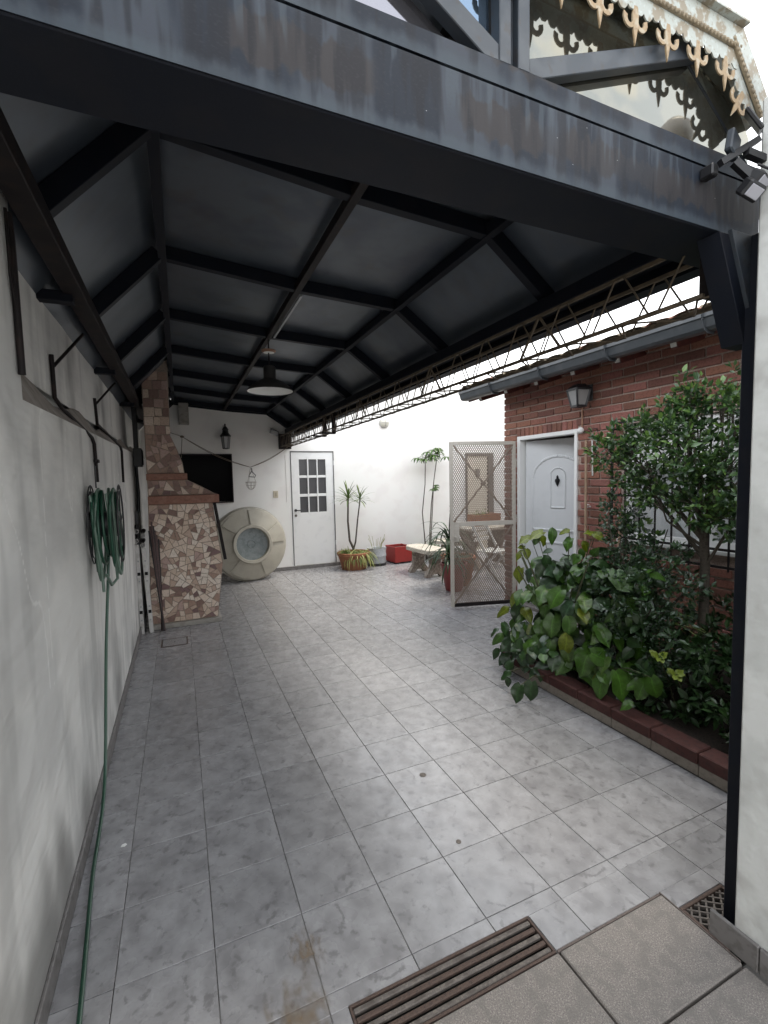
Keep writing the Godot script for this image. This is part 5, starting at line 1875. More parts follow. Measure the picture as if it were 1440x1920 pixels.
# ---------------------------------------------------------------- hose
func build_hose() -> void:
	var r := thing("hose_reel", "wire hose reel on the left wall wound with green hose", "hose reel", Vector3(-0.187, 1.42, -1.0))
	var fr := MB.new()
	for x in [0.02, 0.155]:
		var pts: Array = []
		for k in 25:
			pts.append(Vector3(x, cos(TAU * k / 24) * 0.215, sin(TAU * k / 24) * 0.15))
		fr.tube(pts, 0.0035, 5)
		pts = []
		for k in 25:
			pts.append(Vector3(x, cos(TAU * k / 24) * 0.185, sin(TAU * k / 24) * 0.12))
		fr.tube(pts, 0.003, 4)
		for k in 10:
			var a := TAU * k / 10
			fr.tube([Vector3(x, cos(a) * 0.185, sin(a) * 0.12), Vector3(x, cos(a) * 0.215, sin(a) * 0.15)], 0.003, 4)
			if k % 2 == 0:
				fr.tube([Vector3(x, cos(a) * 0.185, sin(a) * 0.12), Vector3(x, 0, 0)], 0.003, 4)
	fr.lathe([Vector2(0.0, 0.005), Vector2(0.07, 0.005), Vector2(0.07, 0.15), Vector2(0.0, 0.15)], Vector3.ZERO, 16, Basis(Vector3.FORWARD, PI / 2))
	fr.tube([Vector3(0.05, 0.2, 0.02), Vector3(0.05, 0.32, 0.02)], 0.004, 5)
	part("reel_frame", fr, M.black, r)
	# loops hang over the drum in two bundles; each sags by its own length
	var h := MB.new()
	var h2 := MB.new()
	for k in 10:
		var x := 0.032 + 0.0115 * k + (0.012 if k > 4 else 0.0)
		var drop: float = [0.20, 0.26, 0.31, 0.22, 0.17, 0.18, 0.16, 0.24, 0.28, 0.19][k]
		var wz: float = [0.13, 0.10, 0.115, 0.12, 0.09, 0.08, 0.10, 0.12, 0.09, 0.11][k]
		var pts: Array = []
		for q in 25:
			var a := TAU * q / 24
			var y := cos(a)
			pts.append(Vector3(x + 0.008 * sin(a + k * 1.3), 0.17 * y + 0.012 * (k % 3) if y > 0.0 else drop * y, sin(a) * wz + 0.018 * sin(a * 2.0 + k)))
		if k % 3 == 2:
			h2.tube(pts, 0.0078, 7)
		else:
			h.tube(pts, 0.0078, 7)
	h2.tube([Vector3(0.10, 0.17, 0.07), Vector3(0.115, 0.02, 0.09), Vector3(0.125, -0.22, 0.05), Vector3(0.12, -0.31, -0.02), Vector3(0.10, -0.33, 0.06), Vector3(0.085, -0.26, 0.12)], 0.0078, 7)
	h2.tube([Vector3(0.03, 0.16, 0.10), Vector3(0.05, -0.05, 0.13), Vector3(0.06, -0.24, 0.08), Vector3(0.07, -0.35, 0.13)], 0.0078, 7)
	part("wound_hose", h, M.hose, r)
	part("loose_loops", h2, M.hose_pale, r)
	# the tail drops to the floor and runs along the wall towards the street
	var d := MB.new()
	var path: Array = [Vector3(-0.10, 1.50, -1.13), Vector3(-0.105, 1.32, -1.08), Vector3(-0.115, 1.10, -1.02), Vector3(-0.13, 0.80, -0.94), Vector3(-0.142, 0.50, -0.875), Vector3(-0.148, 0.28, -0.82), Vector3(-0.148, 0.14, -0.73), Vector3(-0.146, 0.055, -0.60), Vector3(-0.143, 0.018, -0.42), Vector3(-0.135, 0.012, -0.22), Vector3(-0.112, 0.012, 0.05), Vector3(-0.09, 0.012, 0.30), Vector3(-0.075, 0.012, 0.52), Vector3(-0.072, 0.012, 0.9), Vector3(-0.10, 0.012, 1.5), Vector3(-0.06, 0.012, 2.2)]
	var fine: Array = []
	for k in path.size() - 1:
		for q in 4:
			var pa: Vector3 = path[maxi(k - 1, 0)]
			var pb: Vector3 = path[k]
			var pc: Vector3 = path[k + 1]
			var pd: Vector3 = path[mini(k + 2, path.size() - 1)]
			fine.append(pb.cubic_interpolate(pc, pa, pd, q / 4.0))
	fine.append(path[path.size() - 1])
	d.tube(fine, 0.0078, 8)
	var hs := solo("garden_hose", d, M.hose, "green garden hose that hangs from the reel and trails along the floor", "hose")
	var st := MB.new()
	var lift: Array = []
	for k in fine.size():
		var p: Vector3 = fine[k]
		lift.append(p + Vector3(0.0055, 0.004, 0.0035) if p.y > 0.1 else p + Vector3(0.0035, 0.0062, 0.0))
	st.tube(lift, 0.0032, 5)
	part("pale_stripe", st, M.hose_pale, hs)

# ---------------------------------------------------------------- lamps
func build_lamps() -> void:
	# pendant
	var p := thing("pendant_lamp", "dark pendant lamp with a white-lined metal shade under the ridge", "pendant lamp", Vector3(1.035, 0, -2.16))
	var sh := MB.new()
	sh.lathe([Vector2(0.0, 2.622), Vector2(0.045, 2.62), Vector2(0.052, 2.61), Vector2(0.052, 2.525), Vector2(0.062, 2.51), Vector2(0.11, 2.49), Vector2(0.16, 2.455), Vector2(0.188, 2.425), Vector2(0.192, 2.41)], Vector3.ZERO, 36)
	part("shade", sh, M.lamp_shade, p)
	var ins := MB.new()
	ins.lathe([Vector2(0.192, 2.4085), Vector2(0.186, 2.42), Vector2(0.158, 2.449), Vector2(0.108, 2.484), Vector2(0.05, 2.502), Vector2(0.0, 2.504)], Vector3.ZERO, 36)
	part("shade_lining", ins, M.lamp_inside, p)
	var bulb := MB.new()
	bulb.lathe([Vector2(0.0, 2.43), Vector2(0.022, 2.44), Vector2(0.03, 2.46), Vector2(0.02, 2.49), Vector2(0.014, 2.503)], Vector3.ZERO, 16)
	part("bulb", bulb, M.white_paint, p)
	var rod := MB.new()
	rod.tube([Vector3(0, 2.62, 0), Vector3(0, 2.85, 0)], 0.006, 8)
	part("stem", rod, M.brown_steel, p)
	var can := MB.new()
	can.lathe([Vector2(0.0, 2.738), Vector2(0.05, 2.738), Vector2(0.062, 2.748), Vector2(0.06, 2.756), Vector2(0.0, 2.765)], Vector3.ZERO, 24)
	part("canopy", can, M.copper, p)
	var cw := MB.new()
	cw.lathe([Vector2(0.046, 2.7355), Vector2(0.0, 2.7345)], Vector3.ZERO, 24)
	part("canopy_cap", cw, M.lamp_inside, p)
	# carriage lantern on the back wall
	var l := thing("back_wall_lantern", "black carriage lantern on the back wall above the dark window", "lantern", Vector3(1.03, 2.30, BACK_Z + 0.13))
	lantern(l, 0.075, 0.052, 0.20, -0.13, true)
	# lantern by the front door
	var l2 := thing("door_lantern", "black lantern with frosted panes under the eaves beside the front door", "lantern", Vector3(FACE_X - 0.16, 2.40, -1.58))
	lantern(l2, 0.11, 0.068, 0.165, 0.16, false)
	# conduit down from it, with the white ball
	var cd := MB.new()
	cd.tube([Vector3(FACE_X - 0.012, 2.34, -1.67), Vector3(FACE_X - 0.012, 2.12, -1.672)], 0.007, 8)
	solo("lamp_conduit", cd, M.copper, "thin reddish conduit running down from the door lantern", "conduit")
	var ball := thing("door_bell_ball", "round white ball sensor at the upper right corner of the front door frame", "sensor", Vector3(FACE_X - 0.03, 2.09, -1.675))
	var bb := MB.new()
	bb.lathe([Vector2(0, -0.034), Vector2(0.017, -0.029), Vector2(0.029, -0.017), Vector2(0.034, 0), Vector2(0.029, 0.017), Vector2(0.017, 0.029), Vector2(0, 0.034)], Vector3.ZERO, 18)
	part("ball", bb, M.white_paint, ball)
	var bk := MB.new()
	bk.tube([Vector3(0.02, -0.02, 0.02), Vector3(0.0, 0.0, 0.10), Vector3(0.02, 0.002, 0.19), Vector3(0.028, -0.03, 0.19)], 0.004, 5)
	part("bracket", bk, M.black, ball)
	# small floodlight near the girder's far end
	var f := thing("small_floodlight", "small pale floodlight tilted on the back wall near the girder end", "floodlight", Vector3(1.86, 2.49, BACK_Z + 0.07))
	f.rotation = Vector3(0.45, 0.1, -0.35)
	var fb := MB.new()
	fb.box(Vector3.ZERO, Vector3(0.15, 0.085, 0.05), 0.006)
	part("housing", fb, M.zinc, f)
	var fg := MB.new()
	fg.box(Vector3(0, 0, 0.027), Vector3(0.125, 0.06, 0.004), 0.001)
	part("lens", fg, M.frosted, f)
	var fk := MB.new()
	fk.box(Vector3(0, 0.0, -0.05), Vector3(0.03, 0.03, 0.06))
	part("bracket", fk, M.black, f)
	# round bulkhead lamp
	var g := thing("bulkhead_lamp", "round glass bulkhead lamp high on the bright patio wall", "wall lamp", Vector3(4.0, 2.72, BACK_Z))
	var Bz := Basis(Vector3.RIGHT, PI / 2)
	var gb := MB.new()
	gb.lathe([Vector2(0.10, 0.001), Vector2(0.10, 0.03), Vector2(0.09, 0.04)], Vector3.ZERO, 28, Bz)
	part("base", gb, plain(0.42, 0.41, 0.38, 0.5), g)
	var gg := MB.new()
	gg.lathe([Vector2(0.088, 0.04), Vector2(0.08, 0.07), Vector2(0.055, 0.095), Vector2(0.0, 0.105)], Vector3.ZERO, 24, Bz)
	part("glass", gg, plain(0.58, 0.56, 0.48, 0.15), g)
	var gc := MB.new()
	for s in [0, 1]:
		var pts: Array = []
		for k in 9:
			var t := -1.0 + 2.0 * k / 8.0
			var q := Vector3(t * 0.095, 0, 0.04 + 0.075 * sqrt(maxf(0, 1 - t * t)))
			pts.append(q if s == 0 else Vector3(0, q.x, q.z))
		gc.tube(pts, 0.005, 6)
	part("guard", gc, plain(0.40, 0.39, 0.36, 0.5), g)
	# twin security light by the post, with its little panel
	var t := thing("security_light", "black security light with two heads fixed to the right end of the front beam", "security light", Vector3(1.845, 2.53, 1.05))
	var tb := MB.new()
	tb.box(Vector3(-0.045, 0.015, -0.045), Vector3(0.03, 0.035, 0.04), 0.004)
	tb.bar(Vector3(-0.05, 0.02, -0.01), Vector3(0.06, 0.09, 0.03), 0.018, 0.018)
	tb.bar(Vector3(0.0, 0.03, 0.0), Vector3(0.05, -0.03, 0.03), 0.02, 0.02)
	tb.bar(Vector3(0.02, 0.05, 0.02), Vector3(0.10, 0.04, 0.03), 0.02, 0.02)
	part("bracket", tb, M.black, t)
	for k in 2:
		var hb := MB.new()
		var B := Basis.from_euler(Vector3(0.75, -0.5 + 0.5 * k, -0.45 + 0.2 * k))
		var c := Vector3(0.022, -0.065, 0.035) if k == 0 else Vector3(0.058, -0.03, 0.03)
		hb.box(c, Vector3(0.06, 0.046, 0.042), 0.006, B)
		var hd := part("lamp_head", hb, M.black, t)
		var lb := MB.new()
		lb.box(c + B * Vector3(0.0, 0, 0.0225), Vector3(0.044, 0.03, 0.004), 0.001, B)
		part("lens", lb, M.lens, hd)
	var sp := MB.new()
	sp.box(Vector3(0.035, 0.135, 0.03), Vector3(0.13, 0.075, 0.012), 0.003, Basis.from_euler(Vector3(-0.5, 0.3, 0.45)))
	part("panel", sp, M.black, t)
	var s2 := MB.new()
	s2.box(Vector3(-0.01, 0.075, 0.0), Vector3(0.06, 0.07, 0.02), 0.004, Basis.from_euler(Vector3(0.0, 0.2, -0.3)))
	part("sensor", s2, M.steel_front, t)
	var wr := MB.new()
	wr.tube([Vector3(0.06, 0.02, 0.03), Vector3(0.09, -0.01, 0.06), Vector3(0.12, 0.03, 0.07), Vector3(0.11, 0.11, 0.05)], 0.004, 5)
	part("cable", wr, M.black, t)

func lantern(l: Node3D, rt: float, rb: float, hgt: float, wall: float, carriage: bool) -> void:
	# a tapered six-sided lantern; origin at mid height of the glass
	var N := 6 if carriage else 4
	for k in N:
		var a0 := TAU * k / N + (0.0 if carriage else 0.95)
		var a1 := TAU * (k + 1) / N + (0.0 if carriage else 0.95)
		var t0 := Vector3(cos(a0) * rt, hgt * 0.5, sin(a0) * rt)
		var t1 := Vector3(cos(a1) * rt, hgt * 0.5, sin(a1) * rt)
		var b0 := Vector3(cos(a0) * rb, -hgt * 0.5, sin(a0) * rb)
		var b1 := Vector3(cos(a1) * rb, -hgt * 0.5, sin(a1) * rb)
		var g := MB.new()
		g.quad(b0, b1, t1, t0, (t0 + t1) * 0.5)
		g.quad(b0 * 0.96, b1 * 0.96, t1 * 0.96, t0 * 0.96, -(t0 + t1) * 0.5)
		part("pane", g, M.frosted, l)
		var f := MB.new()
		var bw := 0.009 if carriage else 0.017
		f.bar(b0, t0, bw, bw)
		f.bar(t0, t1, bw * 1.1, bw * 1.1)
		f.bar(b0, b1, bw * 1.1, bw * 1.2)
		part("frame_bar", f, M.black, l)
	var cap := MB.new()
	if carriage:
		cap.lathe([Vector2(rt * 1.18, hgt * 0.5), Vector2(rt * 1.2, hgt * 0.5 + 0.012), Vector2(rt * 0.7, hgt * 0.5 + 0.06), Vector2(rt * 0.62, hgt * 0.5 + 0.10), Vector2(rt * 0.7, hgt * 0.5 + 0.12), Vector2(rt * 0.4, hgt * 0.5 + 0.155), Vector2(0.012, hgt * 0.5 + 0.17), Vector2(0.012, hgt * 0.5 + 0.21), Vector2(0.0, hgt * 0.5 + 0.215)], Vector3.ZERO, 18)
	else:
		cap.lathe([Vector2(rt * 1.05, hgt * 0.5), Vector2(rt * 1.05, hgt * 0.5 + 0.01), Vector2(rt * 0.5, hgt * 0.5 + 0.05), Vector2(0.0, hgt * 0.5 + 0.06)], Vector3.ZERO, 4, Basis(Vector3.UP, -0.95))
	part("cap", cap, M.black, l)
	var bot := MB.new()
	bot.lathe([Vector2(0.0, -hgt * 0.5 - 0.012), Vector2(rb, -hgt * 0.5 - 0.006), Vector2(rb, -hgt * 0.5)], Vector3.ZERO, N, Basis(Vector3.UP, 0.0 if carriage else -0.95))
	part("base", bot, M.black, l)
	var bulb := MB.new()
	bulb.lathe([Vector2(0.0, -0.05), Vector2(0.02, -0.03), Vector2(0.024, 0.0), Vector2(0.014, 0.04)], Vector3.ZERO, 12)
	part("bulb", bulb, M.white_paint, l)
	var arm := MB.new()
	if carriage:
		arm.box(Vector3(0, 0.10, wall + 0.006), Vector3(0.06, 0.20, 0.012), 0.003)
		arm.tube([Vector3(0, 0.10, wall + 0.01), Vector3(0, 0.20, wall * 0.6), Vector3(0, hgt * 0.5 + 0.10, 0)], 0.008, 8)
	else:
		arm.box(Vector3(wall - 0.006, 0.06, 0), Vector3(0.012, 0.16, 0.07), 0.003)
		arm.tube([Vector3(wall, 0.08, 0), Vector3(wall * 0.5, hgt * 0.5 + 0.06, 0), Vector3(0, hgt * 0.5 + 0.045, 0)], 0.009, 8)
	part("arm", arm, M.black, l)

# ---------------------------------------------------------------- screen door
func build_screen_door() -> void:
	var hinge := Vector3(4.118, 0.0, -2.70)
	var d := thing("screen_door", "open beige steel screen door with diamond mesh and crossed braces", "screen door", hinge)
	var W := 0.85
	# its own x runs from the hinge to the latch
	d.rotation.y = atan2(0.21, -0.823)
	var H0 := 0.025
	var H1 := 2.062
	var fb := 0.042
	for q in [[Vector3(fb * 0.5, 0, 0), 0], [Vector3(W - fb * 0.5, 0, 0), 0]]:
		var b := MB.new()
		b.box(Vector3(q[0].x, (H0 + H1) * 0.5, 0), Vector3(fb, H1 - H0, 0.034), 0.003)
		b.box(Vector3(q[0].x, (H0 + H1) * 0.5, -0.0195), Vector3(fb * 0.35, H1 - H0 - 0.01, 0.006), 0.001)
		part("stile", b, M.beige_frame, d)
	for y in [H0 + 0.022, 1.055, H1 - 0.02]:
		var b := MB.new()
		b.box(Vector3(W * 0.5, y, 0), Vector3(W - 2 * fb, 0.044 if y != 1.055 else 0.055, 0.032), 0.003)
		part("rail", b, M.beige_frame if y > 0.1 else M.brown_steel, d)
	for q in [[0.07, 1.03], [1.085, 2.02]]:
		for s in 2:
			var b := MB.new()
			var xa := fb if s == 0 else W - fb
			b.bar(Vector3(xa, q[0], -0.012 - 0.006 * s), Vector3(W - xa, q[1], -0.012 - 0.006 * s), 0.020, 0.005, Vector3.BACK)
			part("brace", b, M.beige_mesh, d)
	var ro := MB.new()
	ro.lathe([Vector2(0.03, 0.0), Vector2(0.026, 0.012), Vector2(0.0, 0.016)], Vector3(W * 0.5, 1.55, -0.004), 14, Basis(Vector3.RIGHT, -PI / 2))
	part("rosette", ro, M.beige_mesh, d)
	var lk := MB.new()
	lk.box(Vector3(W - 0.075, 0.94, 0.0), Vector3(0.07, 0.20, 0.036), 0.003)
	lk.lathe([Vector2(0.016, 0.0), Vector2(0.018, 0.03), Vector2(0.0, 0.034)], Vector3(W - 0.06, 0.90, -0.018), 12, Basis(Vector3.RIGHT, -PI / 2))
	part("lock_box", lk, M.beige_frame, d)
	var ms := MB.new()
	var dw := 0.026
	var dh := 0.046
	var x0 := fb - 0.004
	var x1 := W - fb + 0.004
	var y0 := H0 + 0.03
	var y1 := H1 - 0.03
	var sl := dh / dw
	for fam in [-1.0, 1.0]:
		var n := int((x1 - x0) / dw + (y1 - y0) / dh) + 2
		for k in n:
			# line y = y_start + fam * sl * (x - x0)
			var c: float = (y0 - sl * (x1 - x0) + dh * k) if fam > 0.0 else (y0 + dh * k)
			var xa: float = x0
			var xb: float = x1
			var at_y0: float = x0 + (y0 - c) / (fam * sl)
			var at_y1: float = x0 + (y1 - c) / (fam * sl)
			xa = maxf(xa, minf(at_y0, at_y1))
			xb = minf(xb, maxf(at_y0, at_y1))
			if xb - xa > 0.004:
				ms.bar(Vector3(xa, c + fam * sl * (xa - x0), 0.002 * fam), Vector3(xb, c + fam * sl * (xb - x0), 0.002 * fam), 0.0064, 0.005, Vector3.BACK)
	part("diamond_mesh", ms, M.beige_mesh, d, "stuff")
	for y in [0.3, 1.1, 1.8]:
		var b := MB.new()
		b.tube([Vector3(-0.008, y - 0.05, 0.0), Vector3(-0.008, y + 0.05, 0.0)], 0.009, 8)
		part("hinge", b, M.beige_frame, d)

# ---------------------------------------------------------------- patio at the end
func strap_leaf(b: MB, base: Vector3, dir: Vector3, len_: float, wid: float, arch: float, fold := 0.25, N := 7) -> void:
	# a long leaf that rises along dir and arches over
	var side := dir.cross(Vector3.UP)
	if side.length() < 0.05:
		side = Vector3.RIGHT
	side = side.normalized()
	var p := base
	var d := dir.normalized()
	var pm := base
	var pl := base - side * wid * 0.3
	var pr := base + side * wid * 0.3
	for k in range(1, N + 1):
		var t := float(k) / N
		d = (d + Vector3.DOWN * arch / N).normalized()
		p += d * len_ / N
		var w := wid * 0.5 * pow(sin(PI * clampf(0.16 + 0.84 * t, 0, 1)), 0.7) if k < N else 0.0
		var nrm := side.cross(d).normalized()
		var l := p - side * w + nrm * w * fold
		var r := p + side * w + nrm * w * fold
		b.quad(pm, pl, l, p, nrm)
		b.quad(pm, p, r, pr, nrm)
		pm = p
		pl = l
		pr = r

func pot(rt: float, rb: float, h: float, lip: float) -> MB:
	var b := MB.new()
	b.lathe([Vector2(0.0, 0.0), Vector2(rb, 0.0), Vector2(lerpf(rb, rt, 0.55), h * 0.5), Vector2(rt, h - lip), Vector2(rt * 1.06, h - lip), Vector2(rt * 1.07, h - 0.01), Vector2(rt * 1.03, h), Vector2(rt * 0.94, h), Vector2(rt * 0.92, h - 0.05), Vector2(0.0, h - 0.05)], Vector3.ZERO, 32)
	return b

func build_patio() -> void:
	# bowl with dracaena and spider plant
	var p := thing("terracotta_bowl", "wide terracotta bowl beside the white door", "plant pot", Vector3(3.15, 0, -6.02))
	part("bowl", pot(0.29, 0.22, 0.31, 0.05), M.terracotta, p)
	var so := MB.new()
	so.lathe([Vector2(0.268, 0.262), Vector2(0.0, 0.275)], Vector3.ZERO, 24)
	part("soil", so, M.soil, p)
	var d := thing("dracaena", "dracaena with two bare stems and spiky tufts rising from the terracotta bowl", "dracaena", Vector3(3.15, 0.27, -6.02))
	var st := MB.new()
	st.tube([Vector3(0.0, 0, 0), Vector3(0.0, 0.10, 0), Vector3(-0.07, 0.25, 0.0), Vector3(-0.095, 0.6, 0.0), Vector3(-0.08, 1.0, 0.0)], 0.026, 8, 0.016)
	part("stem", st, M.bark, d)
	var st2 := MB.new()
	st2.tube([Vector3(0.0, 0.09, 0), Vector3(0.04, 0.22, 0.01), Vector3(0.09, 0.62, 0.01), Vector3(0.15, 0.98, 0.0)], 0.018, 8, 0.012)
	part("stem", st2, M.bark, d)
	for q in [[Vector3(-0.08, 1.0, 0), 30, 0.36], [Vector3(0.15, 0.98, 0), 20, 0.30]]:
		for k in q[1]:
			var lf := MB.new()
			var a: float = k * 2.39996
			var el: float = lerpf(1.35, 0.05, float(k) / q[1])
			strap_leaf(lf, q[0] + Vector3(0, 0.06 * (1.0 - float(k) / q[1]) - 0.02, 0), Vector3(cos(a) * cos(el), sin(el), sin(a) * cos(el)), q[2] * rng.randf_range(0.75, 1.1), 0.026, 0.9)
			part("leaf", lf, M.spider_dark if k % 3 else M.leaf[5], d)
	var sp := thing("spider_plant", "yellowish spider plant spilling over the right rim of the terracotta bowl", "spider plant", Vector3(3.20, 0.28, -5.94))
	for k in 210:
		var lf := MB.new()
		var a := rng.randf_range(-2.2, 2.6)
		var el := rng.randf_range(0.15, 1.2)
		var base := Vector3(rng.randf_range(-0.14, 0.14), rng.randf_range(-0.02, 0.03), rng.randf_range(-0.06, 0.1))
		strap_leaf(lf, base, Vector3(sin(a) * cos(el), sin(el), cos(a) * cos(el)), rng.randf_range(0.2, 0.42), 0.019, rng.randf_range(2.2, 3.6), 0.25, 6)
		part("leaf", lf, M.spider if k % 3 else M.spider_dark, sp)
	var sg := thing("low_succulent", "low straggly plant at the left rim of the terracotta bowl", "plant", Vector3(2.98, 0.28, -5.98))
	var sgm := MB.new()
	for k in 60:
		strap_leaf(sgm, Vector3(rng.randf_range(-0.1, 0.1), 0, rng.randf_range(-0.1, 0.1)), Vector3(rng.randf_range(-0.7, 0.4), 0.8, rng.randf_range(-0.5, 0.5)), rng.randf_range(0.08, 0.18), 0.016, 1.2, 0.2, 4)
	part("foliage", sgm, M.spider_dark, sg, "stuff")
	# silver planter bag with dry stalks
	var g := thing("silver_planter_bag", "crinkled silver-grey planter bag between the terracotta bowl and the red box", "planter", Vector3(3.65, 0, -6.12))
	var gb := MB.new()
	var prof := [Vector2(0.0, 0.0), Vector2(0.165, 0.0), Vector2(0.175, 0.03), Vector2(0.172, 0.17), Vector2(0.18, 0.18), Vector2(0.176, 0.31), Vector2(0.182, 0.335), Vector2(0.165, 0.33), Vector2(0.155, 0.29), Vector2(0.0, 0.285)]
	gb.lathe(prof, Vector3.ZERO, 26, Basis.from_scale(Vector3(1.0, 1, 0.9)))
	for i in gb.P.size():
		var q := gb.P[i]
		var a := atan2(q.z, q.x)
		gb.P[i] = q + Vector3(cos(a), 0, sin(a)) * 0.012 * sin(a * 7.0 + q.y * 21.0) * smoothstep(0.0, 0.1, q.y) * minf(1.0, Vector2(q.x, q.z).length() * 9.0)
	part("bag", gb, M.foil, g)
	var gbase := MB.new()
	gbase.lathe([Vector2(0.18, 0.0), Vector2(0.185, 0.045), Vector2(0.176, 0.05)], Vector3.ZERO, 26, Basis.from_scale(Vector3(1.0, 1, 0.9)))
	part("base", gbase, M.black, g)
	var stalks := MB.new()
	for k in 12:
		var a := rng.randf() * TAU
		var b0 := Vector3(cos(a) * 0.08, 0.28, sin(a) * 0.07)
		stalks.tube([b0, b0 + Vector3(cos(a) * 0.03, 0.12, 0.0), b0 + Vector3(cos(a) * 0.09, rng.randf_range(0.18, 0.30), sin(a) * 0.04)], 0.0035, 4)
	part("stalks", stalks, M.spider, g)
	# red cube planter
	var r := thing("red_planter_box", "square dark red planter box against the white patio wall", "planter", Vector3(4.14, 0, -6.18))
	r.rotation.y = 0.10
	var rb := MB.new()
	rb.box(Vector3(0, 0.18, 0.178), Vector3(0.38, 0.30, 0.02), 0.004)
	rb.box(Vector3(0, 0.18, -0.178), Vector3(0.38, 0.30, 0.02), 0.004)
	rb.box(Vector3(0.18, 0.18, 0), Vector3(0.02, 0.298, 0.336), 0.003)
	rb.box(Vector3(-0.18, 0.18, 0), Vector3(0.02, 0.298, 0.336), 0.003)
	part("box", rb, M.red_box, r)
	var rs := MB.new()
	rs.box(Vector3(0, 0.15, 0), Vector3(0.336, 0.27, 0.336))
	part("soil", rs, M.soil, r)
	var rf := MB.new()
	for q in [[-0.13, 0.13], [0.13, 0.13], [-0.13, -0.13], [0.13, -0.13]]:
		rf.box(Vector3(q[0], 0.0155, q[1]), Vector3(0.08, 0.031, 0.08), 0.004)
	part("foot", rf, M.black, r)
	# mosaic benches: thick rounded seat on two waisted slabs
	bench(Vector3(4.06, 0, -4.92), 0.06, 0.46, 0.92, "mosaic-topped concrete bench on waisted legs before the red planter box")
	bench(Vector3(5.02, 0, -5.45), 0.5, 0.44, 0.95, "second mosaic bench, half hidden behind the arching plant")
	# dark red pot with arching plant behind the open screen door
	var rp := thing("tall_red_pot", "tall dull red pot beside the free edge of the screen door", "plant pot", Vector3(3.86, 0, -3.74))
	part("pot", pot(0.185, 0.12, 0.40, 0.03), M.red_pot, rp)
	var rps := MB.new()
	rps.lathe([Vector2(0.17, 0.352), Vector2(0.0, 0.36)], Vector3.ZERO, 20)
	part("soil", rps, M.soil, rp)
	var ap := thing("arching_plant", "dark green plant of long arching strap leaves growing from the tall red pot", "plant", Vector3(3.80, 0.36, -3.76))
	for k in 70:
		var lf := MB.new()
		var a: float = k * 2.39996
		var el: float = lerpf(1.35, 0.35, float(k) / 70.0)
		var top := 0.34 + 0.16 * rng.randf() - 0.18 * float(k % 3)
		strap_leaf(lf, Vector3(cos(a) * 0.02, maxf(0.0, top), sin(a) * 0.02), Vector3(cos(a) * cos(el), sin(el), sin(a) * cos(el)), rng.randf_range(0.36, 0.58), 0.030, rng.randf_range(2.0, 3.0), 0.35, 9)
		part("leaf", lf, M.leaf[0] if k % 3 else M.leaf[4], ap)
	var sk := MB.new()
	sk.tube([Vector3(0, 0, 0), Vector3(0.0, 0.5, 0.0), Vector3(0.03, 0.86, 0.0)], 0.011, 6, 0.006)
	for k in 5:
		sk.lathe([Vector2(0, -0.014), Vector2(0.016, 0), Vector2(0, 0.014)], Vector3(0.012 * (k % 2) + 0.024, 0.72 + 0.035 * k, 0.004), 7)
	part("flower_stalk", sk, M.brown_steel, ap)
	# three tall thin umbrella plants behind the bench
	var us := [[Vector3(4.70, 0.0, -6.16), [Vector3(0.05, 0.0, 0), Vector3(0.0, 0.6, 0.0), Vector3(-0.03, 0.95, 0.0), Vector3(0.04, 1.5, 0.0), Vector3(0.06, 2.08, 0.0)], 0.27, "tallest thin umbrella plant behind the bench, leftmost crown"], [Vector3(4.84, 0.0, -6.2), [Vector3(0.0, 0.0, 0), Vector3(0.02, 0.6, 0.0), Vector3(0.06, 1.1, 0.0), Vector3(0.13, 1.6, 0.0), Vector3(0.22, 2.14, 0.0)], 0.29, "tall thin umbrella plant behind the bench, crown nearest the screen door"], [Vector3(4.82, 0.0, -6.12), [Vector3(0.0, 0.0, 0), Vector3(0.02, 0.5, 0.0), Vector3(0.05, 0.9, 0.0), Vector3(0.09, 1.45, 0.0)], 0.13, "shortest thin umbrella plant, between the two tall ones"]]
	for q in us:
		var u := thing("umbrella_plant", q[3], "plant", q[0], "umbrella plants behind the bench")
		var sm := MB.new()
		sm.tube(q[1], 0.013, 7, 0.008)
		part("stem", sm, M.bark, u)
		var tip: Vector3 = q[1][q[1].size() - 1]
		for w in 7:
			var hub: Vector3 = tip + Vector3(rng.randf_range(-0.75, 0.75), rng.randf_range(-0.45, 0.35), rng.randf_range(-0.4, 0.4)) * q[2]
			var pet := MB.new()
			pet.tube([tip - Vector3(0, 0.05, 0), (tip + hub) * 0.5, hub], 0.004, 5)
			part("leaf_stalk", pet, M.stem, u)
			for k in 9:
				var a: float = TAU * k / 9.0 + w
				var lf := MB.new()
				strap_leaf(lf, hub, Vector3(cos(a), 0.35 + 0.5 * sin(k * 3.1), sin(a)), q[2] * rng.randf_range(0.45, 0.75), 0.036, 1.6, 0.2, 5)
				part("leaf", lf, M.leaf[5] if k % 2 else M.leaf[1], u)
	# grassy plants along the wall
	var n := 0
	for q in [[4.52, -6.2, 0.30, "tuft of thin grassy leaves just right of the red planter box"], [4.95, -6.2, 0.42, "larger tuft of grassy leaves at the foot of the umbrella plants"]]:
		var gt := thing("grass_tuft", q[3], "plant", Vector3(q[0], 0, q[1]))
		var gm := MB.new()
		for k in 90:
			var a := rng.randf() * TAU
			strap_leaf(gm, Vector3(rng.randf_range(-0.16, 0.16), 0.12, rng.randf_range(-0.1, 0.1)), Vector3(cos(a) * 0.6, 1.0, sin(a) * 0.6), q[2] * rng.randf_range(0.6, 1.25), 0.012, rng.randf_range(0.8, 2.2), 0.2, 5)
		part("blades", gm, M.leaf[5], gt, "stuff")
		var gp := MB.new()
		gp.box(Vector3(0, 0.07, 0), Vector3(0.34, 0.14, 0.22), 0.01)
		part("trough", gp, M.concrete, gt)
